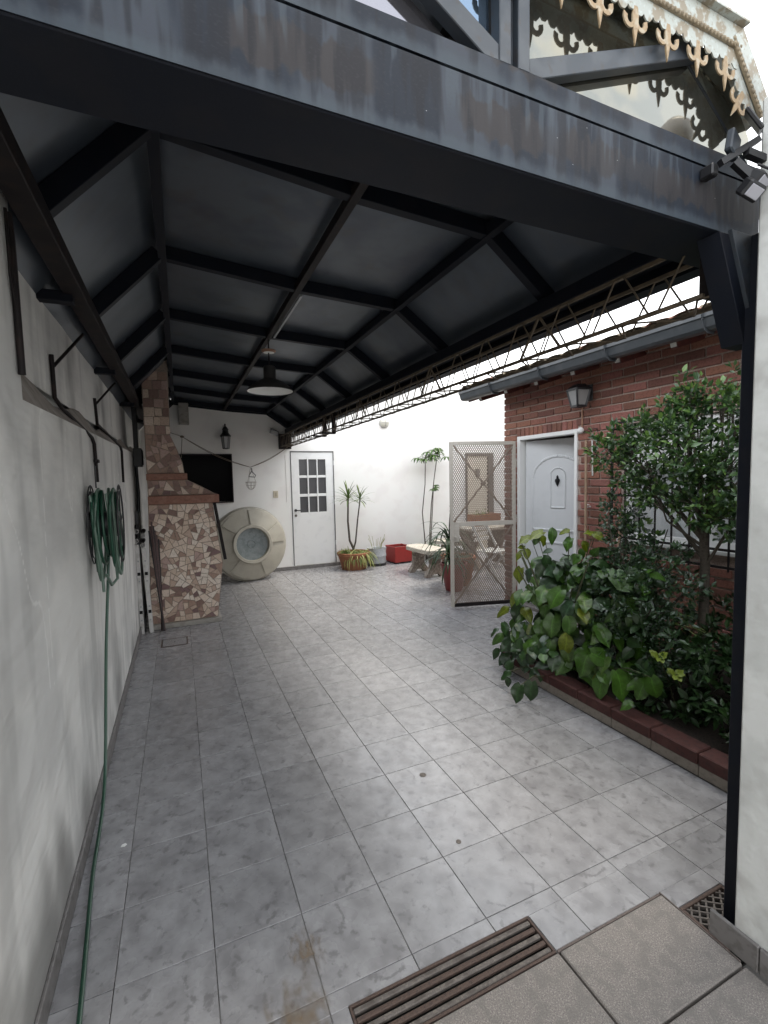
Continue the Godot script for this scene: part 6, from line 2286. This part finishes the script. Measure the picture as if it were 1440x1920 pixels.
	# table with a terracotta trough, folding chair and big pot seen through the mesh
	var tb := thing("garden_table", "pale mosaic garden table behind the screen door", "table", Vector3(5.25, 0, -4.95))
	tb.rotation.y = 0.15
	var tt := MB.new()
	tt.box(Vector3(0, 0.73, 0), Vector3(1.0, 0.07, 0.66), 0.02)
	part("table_top", tt, M.bench_top, tb)
	for s in [-1, 1]:
		var lg := MB.new()
		lg.prism(PackedVector2Array([Vector2(-0.26, 0.0), Vector2(-0.14, 0.06), Vector2(0.14, 0.06), Vector2(0.26, 0.0), Vector2(0.26, 0.05), Vector2(0.12, 0.36), Vector2(0.24, 0.694), Vector2(-0.24, 0.694), Vector2(-0.12, 0.36), Vector2(-0.26, 0.05)]), Vector3(s * 0.33 - 0.04, 0, 0), Vector3.BACK, Vector3.UP, Vector3.RIGHT, 0.08, 0.006)
		part("leg", lg, M.bench_leg, tb)
	var tr := thing("terracotta_trough", "long terracotta trough of soil and weeds standing on the garden table", "plant pot", Vector3(5.26, 0.766, -4.93))
	tr.rotation.y = 0.15
	var tm := MB.new()
	for s in [-1, 1]:
		tm.box(Vector3(0, 0.10, s * 0.10), Vector3(0.62, 0.20, 0.022), 0.005)
		tm.box(Vector3(s * 0.30, 0.10, 0), Vector3(0.022, 0.198, 0.178), 0.005)
	part("walls", tm, M.terracotta, tr)
	var ts := MB.new()
	ts.box(Vector3(0, 0.08, 0), Vector3(0.578, 0.155, 0.178))
	part("soil", ts, M.soil, tr)
	var tw := MB.new()
	for k in 60:
		strap_leaf(tw, Vector3(rng.randf_range(-0.28, 0.1), 0.16, rng.randf_range(-0.07, 0.07)), Vector3(rng.randf_range(-0.5, 0.5), 1.0, rng.randf_range(-0.5, 0.5)), rng.randf_range(0.06, 0.17), 0.012, 1.4, 0.2, 4)
	part("weeds", tw, M.spider_dark, tr, "stuff")
	var ch := thing("folding_chair", "pale slatted folding chair behind the screen door", "chair", Vector3(4.82, 0, -4.10))
	ch.rotation.y = 0.35
	for k in 5:
		var b := MB.new()
		b.box(Vector3(0, 0.45, -0.15 + 0.075 * k), Vector3(0.42, 0.018, 0.058), 0.003)
		part("seat_slat", b, M.off_white, ch)
	for k in 3:
		var b := MB.new()
		b.box(Vector3(0, 0.62 + 0.085 * k, -0.21 - 0.02 * k), Vector3(0.42, 0.06, 0.016), 0.003)
		part("back_slat", b, M.off_white, ch)
	for s in [-1, 1]:
		var b := MB.new()
		b.bar(Vector3(s * 0.19, 0.0, 0.24), Vector3(s * 0.19, 0.85, -0.25), 0.02, 0.035)
		part("leg", b, M.off_white, ch)
		var b2 := MB.new()
		b2.bar(Vector3(s * 0.165, 0.0, -0.24), Vector3(s * 0.165, 0.46, 0.20), 0.02, 0.035)
		part("leg", b2, M.off_white, ch)
	var bp := thing("big_terracotta_pot", "big terracotta pot on the floor just behind the screen door", "plant pot", Vector3(4.12, 0, -4.02))
	part("pot", pot(0.25, 0.18, 0.44, 0.05), M.terracotta, bp)
	var bps := MB.new()
	bps.lathe([Vector2(0.232, 0.392), Vector2(0.0, 0.40)], Vector3.ZERO, 20)
	part("soil", bps, M.soil, bp)
	var bpl := MB.new()
	for k in 120:
		var a := rng.randf() * TAU
		strap_leaf(bpl, Vector3(rng.randf_range(-0.14, 0.14), 0.39, rng.randf_range(-0.14, 0.14)), Vector3(cos(a) * 0.7, 0.8, sin(a) * 0.7), rng.randf_range(0.15, 0.34), 0.02, 1.8, 0.25, 5)
	var pgt := thing("pot_grass", "tangled green plant in the big terracotta pot", "plant", Vector3(4.12, 0.0, -4.02))
	part("foliage", bpl, M.leaf[4], pgt, "stuff")
	# a dead spiny trunk at the house corner
	var dt := thing("spiny_trunk", "dark bare trunk with short spiny shoots at the far corner of the house", "plant", Vector3(4.62, 0, -3.42))
	var tk := MB.new()
	tk.tube([Vector3(0.05, 0, 0), Vector3(0.0, 0.6, 0.02), Vector3(0.05, 1.2, 0.0), Vector3(0.18, 1.7, 0.02), Vector3(0.22, 1.95, 0.0)], 0.045, 8, 0.025)
	part("trunk", tk, M.bark, dt)
	for k in 60:
		var t := 0.7 + 1.25 * k / 60.0
		var a: float = k * 2.39996
		var lf := MB.new()
		strap_leaf(lf, Vector3(0.02 + 0.13 * maxf(0, t - 1.0), t, 0.01), Vector3(cos(a), 0.9, sin(a)), rng.randf_range(0.12, 0.24), 0.022, 0.7, 0.2, 4)
		part("shoot", lf, M.bark if k % 3 == 0 else M.brown_steel, dt)

func bench(at: Vector3, turn: float, h: float, len_: float, label: String) -> void:
	var b := thing("mosaic_bench", label, "bench", at, "mosaic benches on the patio")
	b.rotation.y = turn
	# the bench runs along its own z
	var top := MB.new()
	var poly := PackedVector2Array()
	var w := 0.215
	var l := len_ * 0.5
	for q in [[-w * 0.55, -l], [w * 0.55, -l], [w * 0.95, -l * 0.72], [w, 0.0], [w * 0.95, l * 0.72], [w * 0.55, l], [-w * 0.55, l], [-w * 0.95, l * 0.72], [-w, 0.0], [-w * 0.95, -l * 0.72]]:
		poly.append(Vector2(q[0], q[1]))
	top.prism(poly, Vector3(0, h - 0.065, 0), Vector3.RIGHT, Vector3.BACK, Vector3.UP, 0.065, 0.008)
	part("seat", top, M.bench_top, b)
	for s in [-1, 1]:
		var lg := MB.new()
		var hh := h - 0.067
		lg.prism(PackedVector2Array([Vector2(-0.19, 0.0), Vector2(-0.10, 0.0), Vector2(-0.05, 0.05), Vector2(0.05, 0.05), Vector2(0.10, 0.0), Vector2(0.19, 0.0), Vector2(0.185, 0.04), Vector2(0.11, 0.14), Vector2(0.085, 0.22), Vector2(0.11, 0.30), Vector2(0.16, hh), Vector2(-0.045, hh), Vector2(-0.11, 0.30), Vector2(-0.085, 0.22), Vector2(-0.11, 0.14), Vector2(-0.185, 0.04)]), Vector3(0, 0, s * len_ * 0.28 - 0.04), Vector3.RIGHT, Vector3.UP, Vector3.BACK, 0.08, 0.006)
		part("leg", lg, M.bench_leg, b)

# ---------------------------------------------------------------- planting bed
func cluster_leaves(into: Array, center: Vector3, rad: Vector3, count: int, shell := 0.55) -> void:
	# leaves sit in sprigs: a handful round each twig end, so that the crown has clumps and gaps
	var left := count
	while left > 0:
		var d := rdir()
		var p := center + d * rad * lerpf(shell, 1.05, sqrt(rng.randf()))
		var twig := (d + rdir() * 0.7 + Vector3(-0.15, 0.25, 0.15)).normalized()
		var n := mini(left, rng.randi_range(7, 15))
		left -= n
		var reach := rng.randf_range(0.05, 0.10)
		for k in n:
			var t := float(k) / n
			var o := rdir()
			o = (o - twig * o.dot(twig)).normalized()
			into.append([p + twig * reach * (t - 0.4) + o * 0.012, (o + twig * lerpf(0.2, 1.3, t)).normalized()])

func foliage_thing(o: Node3D, spots: Array, meshes: Array, mats: Array, size: Vector2, singles: int, called: String, up_bias := 0.35) -> void:
	# the leaves nearest the eye are parts of their own, the rest one mass per tone
	var eye := Vector3(0.275, 1.637, 1.957)
	spots.sort_custom(func(a, b): return a[0].distance_squared_to(eye) - a[0].y * 0.9 < b[0].distance_squared_to(eye) - b[0].y * 0.9)
	var built: Array = []
	for m in meshes:
		built.append(m.mesh())
	var rest: Array = []
	for m in mats:
		rest.append(MB.new())
	for k in spots.size():
		var p: Vector3 = spots[k][0]
		var d: Vector3 = spots[k][1]
		var tip := (d + rdir() * 0.3 + Vector3(0, up_bias * 0.5, 0)).normalized()
		var face := (Vector3(0, 0.8, 0) + d * 0.7 + rdir() * 0.55).normalized()
		var B := leaf_basis(tip, face, rng.randf_range(size.x, size.y))
		var mi := rng.randi_range(0, meshes.size() - 1)
		var ti := rng.randi_range(0, mats.size() - 1)
		if k < singles:
			var l := part("leaf", built[mi], mats[ti], o)
			l.transform = Transform3D(B, p - o.position)
		else:
			append_mesh(rest[ti], meshes[mi], Transform3D(B, p - o.position))
	for k in mats.size():
		if rest[k].P.size() > 0:
			part(called, rest[k], mats[k], o, "stuff")

func build_planter() -> void:
	var pl := thing("planting_bed", "raised planting bed with a dark red brick coping along the house", "planter", Vector3(2.75, 0, 0))
	var soil := MB.new()
	soil.box(Vector3(0.76, 0.02, -0.08), Vector3(1.26, 0.14, 2.26))
	# clods
	for k in 160:
		var c := Vector3(rng.randf_range(0.16, 1.35), 0.088, rng.randf_range(-1.15, 1.0))
		var s := rng.randf_range(0.012, 0.035)
		soil.box(c, Vector3(s, s * 0.6, s * 0.9), s * 0.2, Basis.from_euler(Vector3(rng.randf(), rng.randf() * 3.0, rng.randf())))
	part("soil", soil, M.soil, pl)
	var zz := -1.215
	while zz < 1.05:
		var w := minf(0.275, 1.065 - zz)
		var k1 := MB.new()
		k1.box(Vector3(0.062, 0.031, zz + w * 0.5), Vector3(0.114, 0.062, w - 0.004), 0.003)
		part("edge_tile", k1, M.kerb_tile, pl)
		var k2 := MB.new()
		k2.box(Vector3(0.060, 0.0985, zz + w * 0.5 + 0.0), Vector3(0.128, 0.071, w - 0.005), 0.006)
		part("coping_brick", k2, M.kerb_brick, pl)
		zz += 0.275
	var xx := 0.13
	while xx < 1.38:
		var w := minf(0.25, 1.395 - xx)
		var k1 := MB.new()
		k1.box(Vector3(xx + w * 0.5, 0.031, -1.158), Vector3(w - 0.004, 0.062, 0.114), 0.003)
		part("edge_tile", k1, M.kerb_tile, pl)
		var k2 := MB.new()
		k2.box(Vector3(xx + w * 0.5, 0.0985, -1.156), Vector3(w - 0.005, 0.071, 0.126), 0.006)
		part("coping_brick", k2, M.kerb_brick, pl)
		xx += 0.25
	# --- shrub tree: trunk, boughs, glossy small leaves
	var tr := thing("small_tree", "small glossy-leaved tree with a bare trunk in front of the house window", "tree", Vector3(3.5, 0.08, 0.0))
	var tk := MB.new()
	tk.tube([Vector3(0, 0, -0.01), Vector3(0.0, 0.5, -0.015), Vector3(0.01, 0.95, -0.02), Vector3(0.0, 1.15, -0.03)], 0.034, 10, 0.026)
	part("trunk", tk, M.bark, tr)
	var crown: Array = [[Vector3(3.45, 1.80, -0.80), 0.10], [Vector3(3.45, 1.86, -0.64), 0.14], [Vector3(3.5, 1.96, -0.48), 0.15], [Vector3(3.5, 2.03, -0.30), 0.14], [Vector3(3.5, 2.17, -0.15), 0.09], [Vector3(3.5, 2.05, -0.10), 0.13], [Vector3(3.52, 2.13, 0.06), 0.10], [Vector3(3.55, 1.97, 0.14), 0.17], [Vector3(3.42, 1.76, -0.42), 0.19], [Vector3(3.42, 1.80, -0.12), 0.22], [Vector3(3.5, 1.70, 0.16), 0.2], [Vector3(3.5, 1.66, -0.64), 0.13], [Vector3(3.5, 1.56, -0.14), 0.2], [Vector3(3.52, 1.47, 0.18), 0.17], [Vector3(3.48, 1.54, -0.45), 0.14], [Vector3(3.62, 1.82, 0.30), 0.18], [Vector3(3.5, 1.92, -0.2), 0.17], [Vector3(3.42, 1.62, 0.0), 0.17], [Vector3(3.42, 1.40, -0.02), 0.15], [Vector3(3.45, 1.36, 0.16), 0.15], [Vector3(3.40, 1.45, -0.28), 0.14]]
	for q in crown:
		var b := MB.new()
		var c: Vector3 = q[0] - tr.position
		var fork := Vector3(0.0, rng.randf_range(0.88, 1.17), -0.03)
		var bend := Vector3(rng.randf_range(-0.07, 0.07), rng.randf_range(0.0, 0.12), rng.randf_range(-0.08, 0.08))
		b.tube([fork, fork.lerp(c, 0.5) + bend, c], 0.012, 6, 0.003)
		for s in 5:
			var e: Vector3 = c + rdir() * q[1] * 0.85
			b.tube([fork.lerp(c, 0.7) + bend * 0.6, (c + e) * 0.5 + Vector3(0, 0.01, 0), e], 0.004, 5, 0.0015)
		part("bough", b, M.bark, tr)
	var spots: Array = []
	for q in crown:
		cluster_leaves(spots, q[0], Vector3.ONE * q[1] * 1.0, int(8800.0 * q[1] * q[1] + 80.0), 0.12)
	# sprigs at the top and left
	for q in [[Vector3(3.48, 2.27, -0.15), 14, 0.045], [Vector3(3.46, 2.09, -0.42), 12, 0.05], [Vector3(3.40, 1.93, -0.80), 10, 0.05], [Vector3(3.50, 2.22, 0.13), 10, 0.04], [Vector3(3.48, 2.2, -0.12), 16, 0.05], [Vector3(3.5, 2.17, 0.10), 12, 0.05], [Vector3(3.42, 1.80, -0.87), 14, 0.05], [Vector3(3.45, 1.98, -0.70), 12, 0.05], [Vector3(3.4, 1.35, -0.5), 40, 0.12], [Vector3(3.5, 1.25, 0.2), 50, 0.13], [Vector3(3.4, 1.22, -0.35), 50, 0.13]]:
		cluster_leaves(spots, q[0], Vector3.ONE * q[2], q[1], 0.2)
	var lm: Array = [leaf_mesh(0.062, 0.029, 0.12, 0.0, 3), leaf_mesh(0.054, 0.027, 0.25, 0.0, 3), leaf_mesh(0.048, 0.022, 0.05, 0.0, 3)]
	var gloss: Array = []
	for c in [[0.024, 0.052, 0.020], [0.036, 0.078, 0.026], [0.052, 0.105, 0.030], [0.088, 0.155, 0.036]]:
		var m := plain(c[0], c[1], c[2], 0.28)
		m.backlight_enabled = true
		m.backlight = col(c[0] * 0.5, c[1] * 0.5, c[2] * 0.4)
		gloss.append(m)
	foliage_thing(tr, spots, lm, gloss, Vector2(0.62, 1.12), 280, "foliage", 0.5)
	# --- climbing small-leaved shrub under the window, left of the trunk
	var sh := thing("window_shrub", "dense small-leaved shrub with pale glints between the big-leaved plant and the trunk", "shrub", Vector3(3.3, 0.08, -0.45))
	var stm := MB.new()
	for k in 14:
		var e := Vector3(rng.randf_range(-0.2, 0.3), rng.randf_range(0.6, 1.25), rng.randf_range(-0.35, 0.4))
		stm.tube([Vector3(rng.randf_range(-0.06, 0.06), 0, rng.randf_range(-0.06, 0.06)), e * 0.5 + Vector3(0, 0.1, 0), e], 0.010, 5, 0.004)
	part("stems", stm, M.bark, sh)
	var s2: Array = []
	for q in [[Vector3(3.45, 1.28, -0.62), Vector3(0.16, 0.22, 0.14), 330], [Vector3(3.4, 1.05, -0.52), Vector3(0.2, 0.2, 0.22), 420], [Vector3(3.3, 0.85, -0.45), Vector3(0.24, 0.2, 0.3), 560], [Vector3(3.2, 0.62, -0.35), Vector3(0.26, 0.22, 0.34), 620], [Vector3(3.3, 0.8, -0.12), Vector3(0.2, 0.2, 0.22), 340], [Vector3(3.35, 1.05, -0.2), Vector3(0.15, 0.12, 0.16), 200], [Vector3(3.15, 0.42, -0.2), Vector3(0.26, 0.24, 0.4), 560]]:
		cluster_leaves(s2, q[0], q[1], int(q[2] * 1.6), 0.3)
	var pale := plain(0.10, 0.13, 0.10, 0.22)
	foliage_thing(sh, s2, [leaf_mesh(0.042, 0.020, 0.1, 0.0, 3), leaf_mesh(0.036, 0.018, 0.2, 0.0, 3)], [gloss[0], gloss[0], gloss[1], M.leaf[3], pale], Vector2(0.7, 1.25), 200, "foliage", 0.4)
	# --- big soft leaves at the near-left end
	var bl := thing("big_leaved_plant", "bushy plant with big ovate and heart-shaped leaves spilling over the coping", "plant", Vector3(3.05, 0.08, -0.85))
	var anchors := [[3.15,1.11,-1.25,0.14,160,2],[3.13,1.07,-1.13,0.10,70,2],[3.16,1.06,-1.26,0.10,100,1],[3.10,1.13,-1.00,0.14,80,1],[3.15,1.05,-1.40,0.13,165,2],
		[3.12,0.98,-1.41,0.07,190,2],[3.10,0.91,-1.42,0.12,140,2],[3.10,0.93,-1.31,0.10,80,2],[3.20,1.17,-0.96,0.09,170,2],[3.20,1.06,-0.93,0.12,120,1],
		[3.05,0.88,-1.14,0.14,150,1],[3.05,0.90,-0.99,0.16,60,0],[3.00,0.84,-1.03,0.15,110,0],[2.95,0.79,-1.13,0.13,110,3],[3.00,0.75,-1.30,0.14,105,2],
		[3.00,0.73,-0.96,0.17,150,0],[2.98,0.60,-1.13,0.11,100,1],[2.95,0.54,-1.28,0.16,120,2],[2.90,0.42,-1.40,0.14,150,2],[2.90,0.44,-1.20,0.17,110,0],
		[2.88,0.34,-1.23,0.11,120,1],[2.83,0.35,-1.05,0.15,110,3],[2.95,0.62,-0.74,0.18,170,3],[3.00,0.69,-0.60,0.12,0,3],[2.90,0.61,-0.64,0.16,130,3]]
	var anchors2 := [[2.85,0.47,-0.74,0.17,100,1],[2.85,0.36,-0.86,0.16,170,1],[2.85,0.52,-0.57,0.15,85,1],[2.80,0.38,-0.56,0.20,95,2],[2.82,0.27,-0.82,0.19,105,1],
		[2.81,0.31,-0.72,0.12,100,1],[2.82,0.24,-0.93,0.14,95,0],[2.78,0.16,-0.92,0.14,100,0],[2.85,0.36,-0.47,0.13,160,1],[2.80,0.31,-0.37,0.19,110,1],
		[2.85,0.39,-0.27,0.16,20,1],[2.78,0.22,-0.23,0.19,120,1],[2.78,0.28,-0.07,0.20,70,1],[2.85,0.32,-0.01,0.14,170,1],[2.82,0.30,0.05,0.14,120,1],
		[2.85,0.33,0.11,0.14,70,1],[2.75,0.20,0.00,0.09,160,1],[2.52,0.09,-0.88,0.10,140,0],[2.47,0.08,-0.79,0.09,80,0],[2.40,0.09,-0.60,0.13,110,0],
		[2.52,0.08,-0.60,0.14,95,0],[2.85,0.21,-1.29,0.13,110,0],[3.00,0.61,-0.52,0.11,20,0],[3.05,0.63,-0.36,0.13,150,1],[3.10,0.84,-0.73,0.14,150,1],
		[3.12,0.84,-0.61,0.14,160,1],[3.15,0.90,-0.61,0.14,20,0],[3.25,1.15,-0.66,0.10,20,2],[3.25,1.05,-0.79,0.11,60,2],[3.25,1.17,-0.75,0.10,200,2]]
	anchors.append_array(anchors2)
	var kinds: Array = [leaf_mesh(1.0, 0.80, 0.22, 0.9, 7, 0.6).mesh(), leaf_mesh(1.0, 0.62, 0.36, 0.3, 7, 1.0).mesh(), leaf_mesh(1.0, 0.72, 0.08, 0.6, 7, -0.8).mesh(), leaf_mesh(1.0, 0.55, 0.5, 0.2, 7, -1.2).mesh(), leaf_mesh(1.0, 0.76, 0.28, 0.8, 7, 1.4).mesh()]
	var right := Vector3(0.915, -0.022, 0.403)
	var root := Vector3(3.1, 0.1, -0.85)
	for k in anchors.size():
		var a: Array = anchors[k]
		var c := Vector3(a[0], a[1], a[2])
		var ang := deg_to_rad(a[4])
		var tip := (right * cos(ang) + Vector3.DOWN * sin(ang) + Vector3(-0.25, -0.05, 0.2) * rng.randf_range(0.3, 1.3)).normalized()
		var face := (Vector3(-0.45, 0.75, 0.45) + rdir() * 0.35).normalized()
		var B := leaf_basis(tip, face, a[3])
		var l := part("leaf", kinds[k % 5], M.leaf[a[5]], bl)
		l.transform = Transform3D(B, c - tip * a[3] * 0.5 - bl.position)
		var pt := MB.new()
		var b0: Vector3 = c - tip * a[3] * 0.5
		var r0 := Vector3(lerpf(root.x, b0.x, 0.4), b0.y * 0.55, lerpf(root.z, b0.z, 0.45))
		if k % 2 == 0:
			pt.tube([r0 - bl.position, r0.lerp(b0, 0.6) + Vector3(0, 0.04, 0) - bl.position, b0 - bl.position], 0.0045, 5, 0.003)
			part("leaf_stalk", pt, M.stem, bl)
	for k in 150:
		var c := Vector3(rng.randf_range(2.86, 3.35), rng.randf_range(0.14, 0.95), rng.randf_range(-1.12, -0.35))
		c.x = maxf(c.x, 2.92 + 0.22 * c.y)
		var s := rng.randf_range(0.09, 0.16)
		var tip := (Vector3(-0.5, -0.35, 0.45) + rdir() * 0.8).normalized()
		var l := part("leaf", kinds[rng.randi_range(0, 4)], M.leaf[[0, 1, 4, 3, 1][k % 5]], bl)
		l.transform = Transform3D(leaf_basis(tip, (Vector3(-0.45, 0.75, 0.45) + rdir() * 0.5).normalized(), s), c - bl.position)
	for k in 44:
		var c := Vector3(rng.randf_range(2.64, 2.86), rng.randf_range(0.10, 0.42), rng.randf_range(-1.26, -0.62))
		c.x = maxf(c.x, 2.62 + 0.5 * maxf(0.0, c.y - 0.12))
		var tip := (Vector3(-0.55, -0.6, 0.35) + rdir() * 0.6).normalized()
		var l := part("leaf", kinds[rng.randi_range(0, 4)], M.leaf[[1, 0, 4, 3, 0][k % 5]], bl)
		l.transform = Transform3D(leaf_basis(tip, (Vector3(-0.5, 0.7, 0.45) + rdir() * 0.4).normalized(), rng.randf_range(0.09, 0.15)), c - bl.position)
	for k in 46:
		var c := Vector3(0, rng.randf_range(0.24, 0.78), rng.randf_range(-1.15, -0.25))
		c.x = 2.80 + 0.22 * c.y + rng.randf_range(-0.04, 0.08)
		var tip := (Vector3(-0.45, -0.65, 0.4) + rdir() * 0.5).normalized()
		var l := part("leaf", kinds[rng.randi_range(0, 4)], M.leaf[[1, 5, 1, 2, 5, 1][k % 6]], bl)
		l.transform = Transform3D(leaf_basis(tip, (Vector3(-0.5, 0.7, 0.45) + rdir() * 0.35).normalized(), rng.randf_range(0.11, 0.18)), c - bl.position)
	var back: Array = [MB.new(), MB.new(), MB.new()]
	var proto := leaf_mesh(1.0, 0.7, 0.25, 0.5, 5)
	for k in 420:
		var c := Vector3(rng.randf_range(2.95, 3.5), rng.randf_range(0.12, 1.0), rng.randf_range(-1.12, -0.2))
		c.x = maxf(c.x, 2.96 + 0.25 * c.y)
		var tip := (Vector3(-0.5, -0.2, 0.45) + rdir() * 0.9).normalized()
		append_mesh(back[k % 3], proto, Transform3D(leaf_basis(tip, (Vector3(-0.45, 0.75, 0.45) + rdir() * 0.6).normalized(), rng.randf_range(0.07, 0.14)), c - bl.position))
	for k in 3:
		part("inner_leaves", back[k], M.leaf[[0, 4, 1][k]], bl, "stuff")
	var bst := MB.new()
	for k in 12:
		var e := Vector3(rng.randf_range(-0.2, 0.25), rng.randf_range(0.5, 1.0), rng.randf_range(-0.5, 0.45))
		bst.tube([Vector3(rng.randf_range(-0.1, 0.1), 0, rng.randf_range(-0.15, 0.15)), e * 0.55 + Vector3(0, 0.08, 0), e], 0.009, 6, 0.005)
	part("stems", bst, M.stem, bl)
	# --- dark undergrowth filling the bed, a little fern and two yellow-green rosettes
	var ug := thing("undergrowth", "dark tangled undergrowth filling the near half of the planting bed", "shrub", Vector3(3.3, 0.08, 0.35))
	var s3: Array = []
	for q in [[Vector3(3.25, 0.30, 0.25), Vector3(0.35, 0.22, 0.35), 620], [Vector3(3.2, 0.28, 0.65), Vector3(0.34, 0.26, 0.32), 620], [Vector3(3.5, 0.45, 0.55), Vector3(0.35, 0.25, 0.4), 600], [Vector3(3.05, 0.22, 0.05), Vector3(0.2, 0.16, 0.25), 260], [Vector3(3.75, 0.55, 0.2), Vector3(0.3, 0.22, 0.4), 420], [Vector3(3.75, 0.35, -0.3), Vector3(0.3, 0.25, 0.4), 420], [Vector3(3.3, 0.50, 0.15), Vector3(0.25, 0.18, 0.28), 360], [Vector3(3.0, 0.18, 0.7), Vector3(0.14, 0.12, 0.28), 220], [Vector3(3.55, 0.7, 0.8), Vector3(0.3, 0.2, 0.2), 260]]:
		cluster_leaves(s3, q[0], q[1], q[2], 0.3)
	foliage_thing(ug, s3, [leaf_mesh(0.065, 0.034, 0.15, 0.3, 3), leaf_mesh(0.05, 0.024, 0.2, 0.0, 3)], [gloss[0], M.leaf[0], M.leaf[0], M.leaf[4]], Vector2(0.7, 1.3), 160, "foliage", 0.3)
	var rot := plain(0.15, 0.20, 0.02, 0.5)
	for q in [[Vector3(3.0, 0.47, 0.03), "upper yellow-green leaf rosette in the dark undergrowth"], [Vector3(3.0, 0.40, 0.14), "lower yellow-green leaf rosette in the dark undergrowth"]]:
		var ro := thing("leaf_rosette", q[1], "plant", q[0])
		for k in 9:
			var l := part("leaf", kinds[2], rot, ro)
			var a := TAU * k / 9.0
			var tip := Vector3(cos(a) * 0.6 - 0.2, 0.5 * sin(a * 2.0) + 0.2, sin(a))
			l.transform = Transform3D(leaf_basis(tip, Vector3(-0.5, 0.7, 0.4), rng.randf_range(0.04, 0.055)), tip * 0.012)
		var rs := MB.new()
		rs.tube([Vector3(0.0, 0.0, 0.0), Vector3(0.08, -0.2, 0.02), Vector3(0.14, -q[0].y + 0.08, 0.03)], 0.004, 5)
		part("stem", rs, M.stem, ro)
	var fe := thing("pale_grass", "pale yellow-green grass blades leaning right in front of the brick wall", "plant", Vector3(3.32, 0.55, -0.30))
	for k in 26:
		var lf := MB.new()
		strap_leaf(lf, Vector3(rng.randf_range(-0.05, 0.05), rng.randf_range(-0.06, 0.14), rng.randf_range(-0.04, 0.1)), Vector3(rng.randf_range(0.0, 0.4), rng.randf_range(0.3, 0.8), rng.randf_range(0.3, 0.9)), rng.randf_range(0.2, 0.36), 0.017, 1.3, 0.2, 6)
		part("blade", lf, M.spider_dark if k % 2 else M.leaf[5], fe)
	var fs := MB.new()
	fs.tube([Vector3(0, 0.0, 0), Vector3(0.02, -0.47, 0)], 0.008, 5)
	part("stem", fs, M.stem, fe)
	# --- broom handle and a second cane leaning by the door
	var bh := MB.new()
	bh.tube([Vector3(4.02, 0.09, -1.50), Vector3(4.09, 1.98, -1.575)], 0.013, 8)
	solo("broom_handle", bh, M.wood, "wooden broom handle leaning on the brick wall right of the front door", "pole")
	var cn := MB.new()
	cn.tube([Vector3(3.78, 0.10, -1.00), Vector3(3.88, 1.20, -0.98)], 0.014, 8)
	solo("garden_stake", cn, M.wood, "short wooden stake standing in the leaves below the window grille", "stake")
	var pipe := MB.new()
	pipe.tube([Vector3(4.136, 1.62, -1.53), Vector3(4.137, 1.98, -1.54)], 0.008, 6)
	solo("wall_pipe", pipe, M.off_white, "short pale pipe fixed to the brick wall behind the broom handle", "pipe")
	var tap := MB.new()
	tap.tube([Vector3(4.14, 1.30, -1.56), Vector3(4.09, 1.30, -1.56), Vector3(4.07, 1.26, -1.56)], 0.010, 8)
	tap.lathe([Vector2(0.0, 0.0), Vector2(0.022, 0.004), Vector2(0.022, 0.012), Vector2(0, 0.015)], Vector3(4.10, 1.315, -1.56), 10)
	solo("wall_tap", tap, M.off_white, "small pale garden tap on the brick wall below the wall pipe", "tap")
